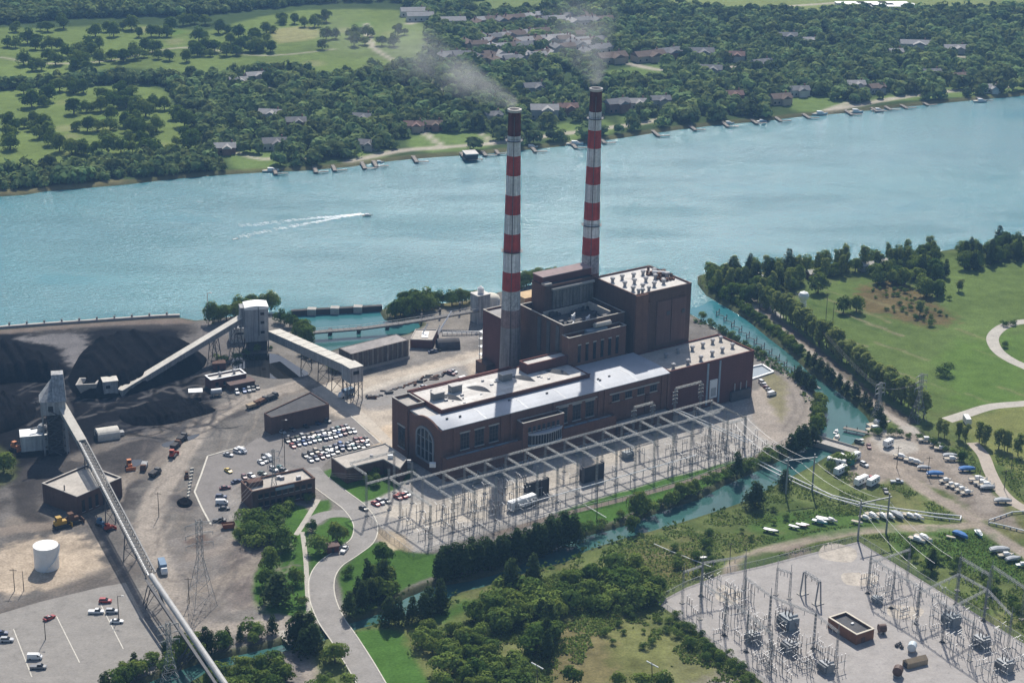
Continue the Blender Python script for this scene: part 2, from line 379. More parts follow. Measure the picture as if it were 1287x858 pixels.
# gravel of the switchyard beside the hall
patch([(440, 590), (500, 575), (560, 600), (700, 560), (850, 520), (940, 500), (990, 520), (1000, 545), (960, 570), (880, 600), (800, 625), (720, 642), (620, 668), (520, 698), (462, 650)], (.335, .315, .29), 1.5, 1.5, 1, (.10, .12, .10), False)
patch([(480, 640), (560, 625), (680, 600), (740, 575), (820, 550), (760, 590), (640, 640), (540, 665)], (.47, .42, .35), 3, 8, .75)
patch([(940, 500), (985, 470), (1012, 490), (1022, 515), (1015, 545), (980, 560), (950, 540)], (.31, .27, .23), 2, 4, .95)
stroke([(985, 475), (1000, 492), (1005, 515), (990, 540)], 9, (.22, .195, .17), 2, 2, .7, rut=.4)
patch([(958, 470), (985, 475), (990, 520), (978, 530)], (.17, .16, .07), 2, 4, .7)
# lawns of the plant
for pts in ([(318, 735), (335, 690), (345, 660), (380, 645), (386, 655), (386, 700), (386, 770), (350, 772), (325, 768)],
            [(300, 650), (345, 640), (380, 635), (388, 650), (350, 668), (312, 680), (295, 672)],
            [(388, 690), (395, 668), (415, 650), (440, 652), (446, 672), (420, 692), (400, 720), (394, 760), (388, 765)],
            [(385, 655), (398, 632), (416, 628), (412, 642)],
            [(402, 598), (440, 585), (520, 590), (500, 612), (460, 630), (440, 622)],
            [(430, 745), (425, 720), (445, 700), (480, 680), (530, 695), (600, 690), (700, 660), (790, 625), (800, 640), (740, 668), (640, 705), (540, 725), (470, 765), (440, 775)],
            [(700, 645), (800, 612), (880, 590), (940, 575), (990, 562), (980, 575), (880, 615), (800, 640), (720, 665)]):
    patch(pts, LAWN, 1.2, 1.5, 1, (.22, .15, .12))
patch([(480, 688), (500, 672), (510, 682), (490, 695)], TAN, 1.5, 2, .8)
patch([(462, 668), (500, 668), (520, 692), (500, 690)], (.36, .29, .20), 1.5, 2, .7)
patch([(0, 560), (18, 575), (20, 600), (0, 612), (-30, 610), (-30, 560)], (.085, .10, .04), 3, 5, .8)
# wet and blue-black puddles, tyre arcs in the coal yard
rg = random.Random(4)
for k in range(90):
    t = rg.random(); x0 = rg.uniform(20, 250); y0 = rg.uniform(470, 560)
    pts = [(x0 + i * rg.uniform(10, 22), y0 - i * rg.uniform(-1, 9)) for i in range(5)]
    stroke(pts, rg.uniform(.8, 2.2), rg.choice([(.055, .053, .055), (.008, .008, .009), (.095, .09, .088)]), .5, .4, rg.uniform(.4, .9))
for k in range(110):
    x0 = rg.uniform(130, 340); y0 = rg.uniform(560, 780); a = rg.uniform(-.6, 1.2)
    pts = [(x0 + i * 9 * math.cos(a), y0 - i * 9 * math.sin(a) + i * i * rg.uniform(-.6, .6)) for i in range(6)]
    stroke(pts, rg.uniform(.7, 1.8), rg.choice([(.12, .105, .095), (.30, .26, .22), (.16, .14, .12)]), .6, .6, rg.uniform(.25, .6))
for k in range(34):
    x0, y0, a = (rg.uniform(1000, 1280), rg.uniform(360, 500), .55) if k < 18 else (rg.uniform(700, 1250), rg.uniform(650, 830), rg.uniform(-.5, .7)); n_ = rg.randint(4, 8)
    stroke([(x0 + i * 14 * math.cos(a) + rg.uniform(-3, 3), y0 + i * 14 * math.sin(a) * .6) for i in range(n_)], rg.uniform(.8, 3), rg.choice([(.19, .18, .09), (.22, .19, .12), (.06, .10, .03)]), 1.0, 2.0, rg.uniform(.25, .6))
# banks: wet dark edge towards the water
paint((.060, .072, .030), .85 * sstep(3.5, 0, sdL), (.2, .3, .2))
Z = np.where(sdL > 0, 0, 0.0) - 4.5 * sstep(1.2, -5.5, sdL) + .0
used, F = grid_faces(NX, NY, sdL > -8)
V = np.stack([X.ravel(), Y.ravel(), Z.ravel()], 1)[used]
m_ground = mat('ground', (1, 1, 1), 1.0, .17, .14, .0, fine=.22, attr='Col')
mesh_np('ground', V, F, m_ground, color=np.clip(C.reshape(-1, 3)[used], .004, .8), kind='structure')
del C

# land far beyond the frame: one coarse sheet on this side, sheets on the far side
def sheet(name, pts, z, m, kind='structure'):
    mb = MB(); ts = tessellate_polygon([[Vector((p[0], p[1], 0)) for p in pts]]); F = []
    for t in ts:
        a, b, c = [pts[i] for i in t]
        F.append(tuple(t) if (b[0] - a[0]) * (c[1] - a[1]) - (b[1] - a[1]) * (c[0] - a[0]) > 0 else tuple(reversed(t)))
    mb.add([(p[0], p[1], z) for p in pts], F); o = mb.build(name, m); tag(o, kind=kind); return o
m_plain = mat('plain', (.10, .132, .045), .95, .35, .012, .1, fine=.2)
sheet('countryside', [(-9000, -9000), (9000, -9000), (9000, 1400), (320, 1060), (322, 526), (-322, 526), (-322, 860), (-9000, 500)], -.25, m_plain)

# ------------------------------------------------------------------ river
m_water = bpy.data.materials.new('water'); m_water.use_nodes = True
nt = m_water.node_tree; N = nt.nodes; L = nt.links; b = N['Principled BSDF']
b.inputs['Roughness'].default_value = .16; b.inputs['IOR'].default_value = 1.33; b.inputs['Specular IOR Level'].default_value = .36
tc = N.new('ShaderNodeTexCoord')
big = N.new('ShaderNodeTexNoise'); big.inputs['Scale'].default_value = .006; big.inputs['Detail'].default_value = 6
mpb = N.new('ShaderNodeMapping'); mpb.inputs['Scale'].default_value = (.6, 1.6, 1); L.new(tc.outputs['Object'], mpb.inputs['Vector']); L.new(mpb.outputs[0], big.inputs['Vector'])
cr = N.new('ShaderNodeValToRGB'); cr.color_ramp.elements[0].position = .35; cr.color_ramp.elements[1].position = .68
cr.color_ramp.elements[0].color = (.026, .158, .196, 1); cr.color_ramp.elements[1].color = (.036, .188, .222, 1)
L.new(big.outputs['Fac'], cr.inputs['Fac']); L.new(cr.outputs['Color'], b.inputs['Base Color'])
w1 = N.new('ShaderNodeTexNoise'); w1.inputs['Scale'].default_value = .55; w1.inputs['Detail'].default_value = 6; w1.inputs['Roughness'].default_value = .62
mp1 = N.new('ShaderNodeMapping'); mp1.inputs['Scale'].default_value = (.55, 1.3, 1); L.new(tc.outputs['Object'], mp1.inputs['Vector']); L.new(mp1.outputs[0], w1.inputs['Vector'])
gust = N.new('ShaderNodeTexNoise'); gust.inputs['Scale'].default_value = .018; gust.inputs['Detail'].default_value = 5
L.new(mpb.outputs[0], gust.inputs['Vector'])
gm = N.new('ShaderNodeMapRange'); gm.inputs['From Min'].default_value = .35; gm.inputs['From Max'].default_value = .65; gm.inputs['To Min'].default_value = .5; gm.inputs['To Max'].default_value = 1.0
L.new(gust.outputs['Fac'], gm.inputs['Value'])
bp = N.new('ShaderNodeBump'); bp.inputs['Distance'].default_value = 1.0; L.new(gm.outputs[0], bp.inputs['Strength'])
L.new(w1.outputs['Fac'], bp.inputs['Height']); L.new(bp.outputs[0], b.inputs['Normal'])
sheet('river', [(-9000, 480), (9000, 480), (9000, 2600), (-9000, 1300)], -1.5, m_water)

m_canal = mat('canal_water', (.042, .112, .102), .07, .22, .03, .5); nt = m_canal.node_tree; b = nt.nodes['Principled BSDF']; b.inputs['IOR'].default_value = 1.33
tc = nt.nodes.new('ShaderNodeTexCoord'); w1 = nt.nodes.new('ShaderNodeTexNoise'); w1.inputs['Scale'].default_value = .5; w1.inputs['Detail'].default_value = 4; bp = nt.nodes.new('ShaderNodeBump'); bp.inputs['Strength'].default_value = .16; bp.inputs['Distance'].default_value = .3
nt.links.new(tc.outputs['Object'], w1.inputs['Vector']); nt.links.new(w1.outputs['Fac'], bp.inputs['Height']); nt.links.new(bp.outputs[0], b.inputs['Normal'])
sx = nt.nodes.new('ShaderNodeSeparateXYZ'); my = nt.nodes.new('ShaderNodeMapRange'); my.inputs['From Min'].default_value = 880; my.inputs['From Max'].default_value = 975
nt.links.new(tc.outputs['Object'], sx.inputs[0]); nt.links.new(sx.outputs['Y'], my.inputs['Value'])
mxc = nt.nodes.new('ShaderNodeMix'); mxc.data_type = 'RGBA'; mxc.inputs[7].default_value = (.031, .172, .208, 1); nt.links.new(my.outputs[0], mxc.inputs[0]); nt.links.new(b.inputs['Base Color'].links[0].from_socket, mxc.inputs[6]); nt.links.new(mxc.outputs[2], b.inputs['Base Color'])
mb2 = nt.nodes.new('ShaderNodeMath'); mb2.operation = 'MULTIPLY_ADD'; mb2.inputs[1].default_value = .75; mb2.inputs[2].default_value = .16; nt.links.new(my.outputs[0], mb2.inputs[0]); nt.links.new(mb2.outputs[0], bp.inputs['Strength'])
_a = PLANT_LAND[PLANT_LAND.index((868, 394)):-2]; _b = SOUTH_LAND[SOUTH_LAND.index((891, 368)):-2]
sheet('canal', W2([(x - 5, y - 6) for x, y in _a] + [(x + 5, y + 6) for x, y in reversed(_b)]), -1.44, m_canal)
sheet('inlet_water', W2([(366, 396), (372, 414), (386, 433), (412, 445), (435, 440), (520, 422), (540, 408), (520, 398), (486, 394), (478, 389)]), -1.44, m_canal)

# ------------------------------------------------------------------ far shore
X, Y, NX, NY = grid(-760, 760, 1090, 2340, 4.0)
n1 = fbm(X, Y, 120, 21); n2 = fbm(X, Y, 34, 27); n3 = fbm(X, Y, 11, 33, 3)
farW = W2(FAR_SHORE); farP = np.vstack([farW, [[2500, 3000], [-2500, 3000]]])
sdF = sdist(X, Y, farP)
C = np.zeros(X.shape + (3,)); C[:] = (.050, .075, .030); C *= (1 + .25 * n1 + .2 * n2)[..., None]
FAIR = (.130, .172, .052)
for pts in ([(-40, 215), (-40, 130), (40, 112), (130, 108), (200, 112), (222, 140), (245, 175), (252, 192), (190, 196), (60, 208)],
            [(-40, 95), (-40, 40), (60, 35), (150, 30), (260, 38), (330, 20), (420, 12), (520, 18), (530, 70), (420, 90), (330, 80), (240, 72), (120, 90)],
            [(140, 80), (300, 62), (380, 80), (330, 96), (240, 92)]):
    patch(pts, FAIR, 6, 10, 1, (.2, .22, .15))
for k in range(26):
    r2 = random.Random(k); x0, y0 = r2.choice([(r2.uniform(20, 240), r2.uniform(120, 195)), (r2.uniform(0, 500), r2.uniform(25, 85))])
    patch([(x0, y0), (x0 + 14, y0 - 3), (x0 + 22, y0 + 1), (x0 + 8, y0 + 4)], r2.choice([(.19, .20, .085), (.10, .19, .045), (.23, .22, .12)]), 5, 6, .55)
patch([(340, 38), (395, 34), (400, 46), (350, 54)], (.30, .27, .14), 5, 8, .7)
patch([(820, -10), (1287, -10), (1287, 10), (1050, 14), (880, 12)], (.19, .22, .085), 6, 8, .9)
patch([(600, 0), (680, 0), (690, 12), (620, 14)], (.17, .21, .08), 6, 8, .8)
for pts in ([(520, 172), (600, 165), (625, 172), (600, 188), (530, 190)], [(690, 160), (760, 150), (770, 166), (700, 178)], [(760, 90), (830, 82), (850, 92), (800, 104)], [(990, 122), (1060, 122), (1060, 136), (1000, 141)], [(1080, 128), (1200, 108), (1287, 104), (1287, 114), (1180, 124)], [(440, 190), (480, 186), (480, 198), (445, 203)], [(280, 185), (345, 178), (350, 208), (300, 212)], [(780, 140), (830, 130), (835, 150), (790, 160)]):
    patch(pts, (.135, .19, .06), 4, 6, .85)
# roads, drives, the shore road
for pts, w_ in (([(440, 203), (500, 190), (560, 185), (620, 180), (680, 172), (740, 164), (800, 156), (830, 150)], 8), ([(1040, 140), (1100, 128), (1180, 116), (1240, 112), (1287, 106)], 8), ([(300, 95), (330, 108), (345, 125)], 7), ([(790, 80), (830, 88), (870, 86), (930, 84)], 9),
                ([(560, 186), (540, 172), (530, 160)], 4), ([(620, 180), (605, 168)], 4), ([(1040, 138), (1080, 122), (1060, 108)], 4), ([(0, 72), (60, 80), (140, 76), (230, 60), (330, 70), (420, 62)], 3), ([(460, 30), (470, 60), (520, 90), (560, 120)], 5), ([(860, 16), (960, 10), (1050, 4)], 6), ([(290, 190), (330, 200), (360, 196), (400, 200)], 4), ([(575, 84), (640, 88), (700, 76), (760, 66)], 6), ([(580, 68), (660, 70), (740, 60)], 5), ([(600, 92), (590, 60), (600, 34)], 5), ([(660, 88), (665, 50)], 5), ([(600, 40), (680, 38), (740, 36)], 5), ([(515, 30), (540, 24), (580, 34)], 7), ([(1125, 76), (1160, 70), (1215, 72)], 5), ([(960, 92), (920, 86), (840, 92)], 5)):
    stroke(pts, w_, (.42, .37, .31), 2.5, 2, .85)
paint((.13, .12, .06), .8 * sstep(6, 0, sdF), (.2, .3, .2))
patch([(0, 244), (60, 238), (150, 229), (140, 226), (60, 233), (0, 239)], (.19, .165, .085), 3, 4, .8)
Z = -4.5 * sstep(2, -9, sdF)
used, F = grid_faces(NX, NY, sdF > -12)
V = np.stack([X.ravel(), Y.ravel(), Z.ravel()], 1)[used]
mesh_np('far_land', V, F, m_ground, color=np.clip(C.reshape(-1, 3)[used], .004, .8), kind='structure')
del C
sheet('far_countryside', [(-750, 1500), (-750, 2330), (750, 2330), (750, 1700), (9000, 2500), (9000, 11000), (-9000, 11000), (-9000, 1300)], -.3, mat('woods_floor', (.045, .065, .03), .95, .35, .004, .1, fine=.2))
# ================================================================== POWER STATION
# plant axes: u runs along the hall to the right and away, v away from the camera
AX = math.radians(35.5); AU = Vector((math.cos(AX), math.sin(AX), 0)); AV = Vector((-math.sin(AX), math.cos(AX), 0))
A0 = Vector((111.97, 826.32, 0))
def UV(u, v, z=0.0): return A0 + AU * u + AV * v + Vector((0, 0, z))
def toUV(p): d = Vector((p[0], p[1], 0)) - A0; return d.dot(AU), d.dot(AV)
brick = mat('brick', (.170, .088, .064), .9, .14, .12, .15, fine=.10, streak=.09)
brick_d = mat('dark_brick', (.122, .072, .056), .9, .16, .12, .15, fine=.10, streak=.10)
brick_r = mat('red_brick', (.138, .058, .048), .9, .12, .10, .15, fine=.08, streak=.07)
clad = mat('brown_cladding', (.150, .084, .072), .8, .12, .1, .2, fine=.05, streak=.12)
coping = mat('coping_stone', (.42, .39, .35), .9, .15, .3, .2)
roof_alu = mat('silver_roof', (.42, .44, .475), .65, .10, .12, .4, fine=.06, streak=0)
roof_tan = mat('gravel_roof', (.46, .42, .37), .95, .16, .15, .1, fine=.12)
roof_grey = mat('grey_roof', (.33, .32, .31), .95, .18, .2, .1, fine=.12)
roof_pale = mat('pale_roof', (.58, .55, .51), .9, .16, .2, .15, fine=.10)
roof_dark = mat('dark_roof', (.10, .098, .10), .95, .2, .2, .1, fine=.12)
glass = mat('window_glass', (.016, .020, .026), .2, .3, .8, .2)
steel = mat('galvanised_steel', (.40, .41, .42), .55, .12, .6, .4, metal=.3)
steel_d = mat('dark_steel', (.085, .085, .09), .7, .2, .6, .3)
white = mat('white_paint', (.74, .74, .72), .5, .06, .5, .4)
grime = mat('grimy_panel', (.19, .175, .155), .85, .3, .15, .2, fine=.15, streak=.45)
blue_panel = mat('blue_grey_panel', (.27, .33, .38), .6, .12, .3, .3)
vent_m = mat('vent_metal', (.30, .30, .31), .55, .2, 1.5, .4, metal=.2)

ps = thing('power_station', 'vast brown brick power station with silver hall roof, between two striped chimneys and switchyard', 'power station', A0, AX)
def walls_block(name, x0, x1, y0, y1, z0, z1, wall_m, roof_m, parent, par=.9, cop=coping, rname='roof'):
    """Block with a parapet: walls (mesh of its own) > roof deck, coping."""
    b = MB(); t = .45
    b.box(x0, x1, y0, y0 + t, z0, z1).box(x0, x1, y1 - t, y1, z0, z1).box(x0, x0 + t, y0 + t, y1 - t, z0, z1).box(x1 - t, x1, y0 + t, y1 - t, z0, z1)
    w = b.build(name, wall_m, parent)
    r = MB().box(x0 + t, x1 - t, y0 + t, y1 - t, z1 - par - .4, z1 - par); r.build(rname, roof_m, w)
    if cop:
        c = MB(); e = .12
        c.box(x0 - e, x1 + e, y0 - e, y0 + t + e, z1 + .003, z1 + .22).box(x0 - e, x1 + e, y1 - t - e, y1 + e, z1 + .003, z1 + .22)
        c.box(x0 - e, x0 + t + e, y0 + t + e + .002, y1 - t - e - .002, z1 + .003, z1 + .22).box(x1 - t - e, x1 + e, y0 + t + e + .002, y1 - t - e - .002, z1 + .003, z1 + .22)
        c.build('coping', cop, w)
    return w
def window(parent, u0, u1, z0, z1, v, nx=3, nz=4, lintel=True, axis='v', frame_m=None):
    """Window set into a front wall (plane v) or an end wall (plane u = v)."""
    fm = frame_m or steel_d; d = .25
    def bx(mb, a0, a1, d0, d1, c0, c1):
        return mb.box(a0, a1, d0, d1, c0, c1) if axis == 'v' else mb.box(d0, d1, a0, a1, c0, c1)
    g = bx(MB(), u0, u1, v - .06, v + .05, z0, z1).build('window', glass, parent)
    f = MB(); w = .16
    for i in range(nx + 1): x = u0 + (u1 - u0) * i / nx; bx(f, x - w / 2, x + w / 2, v - .16, v - .063, z0 - .1, z1 + .1)
    for k in range(nz + 1): z = z0 + (z1 - z0) * k / nz; bx(f, u0 - .1, u1 + .1, v - .20, v - .163, z - w / 2, z + w / 2)
    f.build('window_frame', fm, g)
    if lintel: bx(MB(), u0 - .5, u1 + .5, v - .42, v - .004, z1 + .2, z1 + .75).build('lintel', coping, g)
    bx(MB(), u0 - .3, u1 + .3, v - .42, v - .004, z0 - .5, z0 - .12).build('sill', coping, g)
    return g
# --- turbine hall: body, curved silver roof in front, raised flat monitor behind
U0, U1 = -172.8, -50.6; HF, HZ = 0.0, 22.0
hall = MB()
prof = [(HF, HZ), (6, HZ + .9), (11.6, HZ + 1.5), (11.6, 0), (HF, 0)]
hall.box(U0, U1, HF, 35.5, 0, 21.6)
hw = hall.build('turbine_hall', brick, ps)
# end wall gable with curved top (towards the left)
arc = []
for i in range(13):
    v = 1.5 + 17.5 * i / 12; t = (v - 10.3) / 8.8
    arc.append((v, 21.6 + 2.3 * (1 - abs(t) ** 2.2)))
g = MB(); P = [(U0 - .35, v, z) for v, z in arc] + [(U0 + .5, v, z) for v, z in arc]; n = len(arc)
g.add(P + [(U0 - .35, v, 21) for v, z in arc] + [(U0 + .5, v, 21) for v, z in arc],
      [(i, i + 1, n + i + 1, n + i) for i in range(n - 1)] + [(2 * n + i, 2 * n + i + 1, i + 1, i) for i in range(n - 1)] + [(3 * n + i + 1, 3 * n + i, n + i, n + i + 1) for i in range(n - 1)])
g.build('gable', brick, hw)
# silver roof of the front bay: slightly curved sheet with seams
r = MB(); prof = [(-.5, 21.9), (2.5, 22.5), (6, 22.9), (9, 23.05), (12.3, 23.1)]
for (v0, z0), (v1, z1) in zip(prof[:-1], prof[1:]):
    r.add([(U0 + .6, v0, z0), (U1, v0, z0), (U1, v1, z1), (U0 + .6, v1, z1)], [(0, 1, 2, 3)])
r.add([(U0 + .6, -.5, 21.62), (U1, -.5, 21.62), (U1, -.5, 21.9), (U0 + .6, -.5, 21.9)], [(0, 1, 2, 3)])
r.add([(U0 + .6, -.5, 21.62), (U0 + .6, -.5, 21.9), (U0 + .6, 2.5, 22.5), (U0 + .6, 6, 22.9), (U0 + .6, 12.3, 23.1), (U0 + .6, 12.3, 21.62)], [(0, 5, 4, 3, 2, 1)])
r.build('front_roof', roof_alu, hw)
for u in (-150, -128.7, -108.5, -87.0, -69): MB().bar((u, -.5, 21.96), (u, 6, 22.97), .28, .12).bar((u, 6, 22.97), (u, 12, 23.16), .28, .12).build('roof_seam', steel, hw)
# right part of the silver roof reaches back to the boiler house
r = MB().box(-86.5, U1, 12.302, 26.2, 22.6, 23.12); r.build('rear_silver_roof', roof_alu, hw)
# monitor: raised pale roof between u -164 and -86
mon = walls_block('roof_monitor', -164.5, -86.6, 11.8, 36.6, 21.602, 24.7, brick_r, roof_pale, ps, par=.35, cop=None)
MB().box(-164.8, -86.3, 11.5, 12.25, 24.703, 24.95).build('coping', brick_d, mon)
# end bay at the left: lower flat roof and two tall end blocks
MB().box(-172.2, -164.52, 12.32, 24.5, 21.62, 22.4).build('end_roof', roof_pale, hw)
eb = walls_block('end_block', -173.6, -165, 24.6, 36.8, 0, 24.2, brick, roof_tan, ps, par=1.2)
MB().box(-165, -86.6, 36.602, 38.4, 0, 23.2).build('rear_wall', brick_d, hw)
# rear parapet strip
MB().box(-165, -111, 37.2, 38.4, 23.203, 25.0).build('rear_parapet', brick_r, hw)
# roof furniture: louvred boxes and long curved dark ventilator hoods
rf = mat('roof_hood', (.20, .195, .19), .8, .2, .5, .2)
for u, v in ((-158.5, 24.5), (-147.5, 27.5), (-121.5, 27.0)):
    b_ = MB().box(u - 2.6, u + 2.6, v - 1.6, v + 1.6, 24.36, 27.4).build('roof_ventilator', rf, mon)
    MB().box(u - 2.8, u + 2.8, v - 1.8, v + 1.8, 27.403, 27.7).build('lid', roof_pale, b_)
for u, v in ((-153.8, 22.2), (-138.0, 23.8), (-114.5, 23.6), (-97.5, 21.5)):
    P = []; nn = 12
    mb = MB()
    for i in range(nn + 1):
        a = -1 + 2 * i / nn; wdt = 1.45 * (1 - a * a) + .05
        P.append((a * 5.2, wdt))
    pts = [(u + a * .35 * .0 + a * 1.0, v - a * 5.6 * 1.0) for a in ()]
    # leaf-shaped hood lying across the roof
    top = []; bot = []
    for a, w_ in P:
        x = u + a * .55 * 1.0; y = v - a
        top.append((x + w_ * .9, y, 24.38 + w_ * .9)); bot.append((x - w_ * .9, y, 24.37))
    for i in range(nn): mb.add([top[i], top[i + 1], bot[i + 1], bot[i]], [(0, 1, 2, 3)]).add([top[i], (top[i][0] + .3, top[i][1], 24.36), (top[i + 1][0] + .3, top[i + 1][1], 24.36), top[i + 1]], [(0, 1, 2, 3)])
    mb.build('roof_hood', steel_d, mon)
cu = MB()
rg = random.Random(11)
for k in range(26):
    u = rg.uniform(-163, -90); v = rg.uniform(14, 34); s = rg.uniform(.3, .8)
    cu.box(u - s, u + s, v - s * .6, v + s * .6, 24.352, 24.36 + rg.uniform(.3, .9))
tag(cu.build('roof_clutter', [vent_m], mon), kind='stuff')
for k in range(9):
    u = rg.uniform(-160, -100); v = rg.uniform(14, 32); MB().box(u - rg.uniform(2, 5), u + rg.uniform(2, 5), v - rg.uniform(.8, 2), v + rg.uniform(.8, 2), 24.353 + .006 * k, 24.357 + .006 * k).build('roof_patch', mat('roof_patch', (.66, .64, .60), .9, .1, .3, .1), mon)
for k in range(7): u = rg.uniform(-168, -55); v = rg.uniform(1.5, 9); MB().box(u - .5, u + .5, v - .3, v + .3, 22.2, 23.5).build('roof_pipe', steel_d, hw)
# windows of the hall front
for u0, u1 in ((-162.9, -158.7), (-155.7, -151.3), (-148.4, -144.0), (-111.8, -107.6), (-104.5, -100.3), (-97.5, -93.1)): window(hw, u0, u1, 10.9, 17.9, 0)
for u0, u1 in ((-82.9, -79.1), (-75.6, -72.0), (-68.7, -65.0), (-61.6, -57.8)): window(hw, u0, u1, 15.0, 17.9, 0, 3, 2, False)
MB().box(-84.5, -56.5, -.35, -.003, 18.3, 18.8).build('string_course', coping, hw)
MB().box(-114, -91.5, -.45, -.003, 18.9, 19.4).build('string_course', coping, hw)
MB().box(-84.5, -56.5, -.3, -.003, 14.1, 14.5).build('string_course', brick_d, hw)
for u in (-172.3, -166, -142, -137, -114.8, -90.3, -86.8, -54.5, -51): MB().box(u - .7, u + .7, -.5, -.002, 0, 21.5).build('pilaster', brick, hw)
# annex along the foot of the hall, with parapet roofs
an = walls_block('annex', -172.4, -134.2, -4.2, -.003, 0, 10, brick, roof_grey, ps, par=.9, cop=None)
for k, u in enumerate((-158, -150.5, -143)): MB().box(u - 3, u + 3, -3.4, -1.2, 9.12, 9.5).build('skylight', blue_panel, an)
an2 = walls_block('annex', -112.6, -83.5, -4.2, -.003, 0, 10, brick, roof_grey, ps, par=.9, cop=None)
for k, u in enumerate((-108, -101, -94.5)): MB().box(u - 2.6, u + 2.6, -3.4, -1.2, 9.12, 9.55).build('skylight', blue_panel, an2)
low = walls_block('low_annex', -83.49, -52, -5.5, -.003, 0, 5.5, brick_d, roof_grey, ps, par=.6, cop=None)
bay = walls_block('control_bay', -134.19, -112.62, -4.6, -.004, 0, 17.6, brick, roof_dark, ps, par=1.3, cop=coping)
for k in range(7): window(bay, -131.5 + 2.5 * k, -130.2 + 2.5 * k, 13.2, 15.2, -4.6, 1, 2, False)
# curved glazed control-room bay
cb = MB(); n = 14
rim = [(-131.5 + 18 * i / n, -4.62 - 2.6 * math.sin(math.pi * i / n) ** .6) for i in range(n + 1)]
cb.prism(rim, 7.4, 11.6); co = cb.build('bay_window', glass, bay)
MB().prism([(x, y - .25) for x, y in rim], 11.602, 12.4).build('canopy', roof_alu, co)
MB().prism([(x, y - .15) for x, y in rim], 6.4, 7.398, bottom=True).build('bay_sill', blue_panel, co)
mu = MB()
for x, y in rim[1:-1]: mu.box(x - .09, x + .09, y - .12, y + .05, 7.4, 11.6)
mu.build('mullion', steel, co)
# tall bright door bay and lattice portal against the wall
MB().box(-64.3, -62, -.5, -.004, 5, 13.8).build('wall_duct', brick_d, hw)
# end wall (faces left): great arched window, smaller window
aw = MB(); n = 16; vc, half = 11.6, 6.4
pts = [(vc + half * math.cos(math.pi - math.pi * i / n), 14.2 + 4.6 * math.sin(math.pi * i / n)) for i in range(n + 1)] + [(vc + half, 4.2), (vc - half, 4.2)]
aw.add([(U0 - .12, v, z) for v, z in pts], [tuple(range(len(pts)))])
ao = aw.build('arched_window', glass, hw)
fr = MB()
for (v0, z0), (v1, z1) in zip(pts, pts[1:] + pts[:1]): fr.bar((U0 - .3, v0, z0), (U0 - .3, v1, z1), .5, .9)
for v in (vc - 3.0, vc, vc + 3.0): fr.box(U0 - .45, U0 - .13, v - .28, v + .28, 4.3, 14 + 4.4 * math.sqrt(max(0, 1 - ((v - vc) / half) ** 2)))
for z in (9, 14.2): fr.box(U0 - .34, U0 - .135, vc - half, vc + half, z - .14, z + .14)
fr.build('window_frame', mat('pale_frame', (.24, .255, .27), .7, .1), ao)
window(hw, 26.5, 31.5, 4, 13.5, U0 - .82, 2, 3, True, 'u')
# --- boiler house: main body, sunken roof, terrace step in front, dark fan house behind
bh = walls_block('boiler_house', -86.6, -52.0, 31.8, 66, 0, 41.2, brick_d, roof_dark, ps, par=3.8)
te = walls_block('terrace', -87.4, -55, 26.6, 31.79, 0, 37.0, brick, roof_dark, ps, par=2.6)
for k in range(6):
    u = -81.5 + 4.3 * k
    s_ = MB().box(u - .75, u + .75, 26.42, 26.598, 24.5, 32.5).build('slot_window', glass, te)
    MB().box(u - .9, u + .9, 26.3, 26.418, 32.6, 33.1).build('lintel', coping, s_)
tank_b = MB().box(-75.5, -64.5, 28.2, 31, 34.402, 37.6).build('roof_tank', blue_panel, te)
MB().bar((-71, 29.6, 39.0), (-62, 29.6, 39.0), 2.3, n=12).build('white_vessel', roof_tan, te)
pl = MB()
for v in (36, 43, 50): pl.box(-87.0, -86.602, v - 1.2, v + 1.2, 24, 40)
pl.build('recess_shade', roof_dark, bh)  # dark slabs proud of the wall; their colour stands for recess shade
eq = MB(); rg = random.Random(5)
for k in range(34):
    u = rg.uniform(-84, -55); v = rg.uniform(34, 54); s = rg.uniform(.4, 1.5); eq.box(u - s, u + s, v - s * .7, v + s * .7, 37.402, 37.6 + rg.uniform(.5, 2.6))
tag(eq.build('roof_machinery', steel_d, bh), kind='stuff')
wp = MB()
for u, v, h_ in ((-82, 34.5, 2.0), (-79.5, 35, 2.4), (-73, 43, 3), (-70, 36, 3.6)): wp.box(u - .7, u + .7, v - .7, v + .7, 37.403, 37.4 + h_).bar((u, v, 37.4 + h_), (u + 1.5, v + .5, 37.4 + h_ + .6), .5)
wp.build('white_vent', white, bh)
inner = MB().box(-82, -56, 53.2, 54.0, 37.404, 40.4).box(-56.8, -56, 37, 53.198, 37.404, 41).build('inner_parapet', roof_tan, bh)
fan = walls_block('fan_house', -79.5, -51.2, 56, 66.5, 37.41, 51.5, brick_d, roof_dark, ps, par=.5, cop=None)
MB().box(-78.6, -50.6, 59.3, 66.8, 51.502, 54.6).build('upper_storey', brick_r, fan)
MB().box(-78.9, -50.3, 59.0, 67.1, 54.602, 54.95).build('roof', mat('red_roof', (.27, .205, .20), .85, .15), fan)
MB().box(-79.4, -75.5, 56.2, 59.2, 51.505, 52.4).build('stair_head', coping, fan)
gp = MB()
for k in range(12): u = -75.6 + 1.95 * k; gp.box(u, u + 1.75, 55.3, 55.997, 40.2, 49.2)
gp.build('weathered_panel', grime, fan)
MB().box(-76.2, -52.0, 54.6, 55.9, 49.25, 50.1).build('panel_hood', coping, fan)
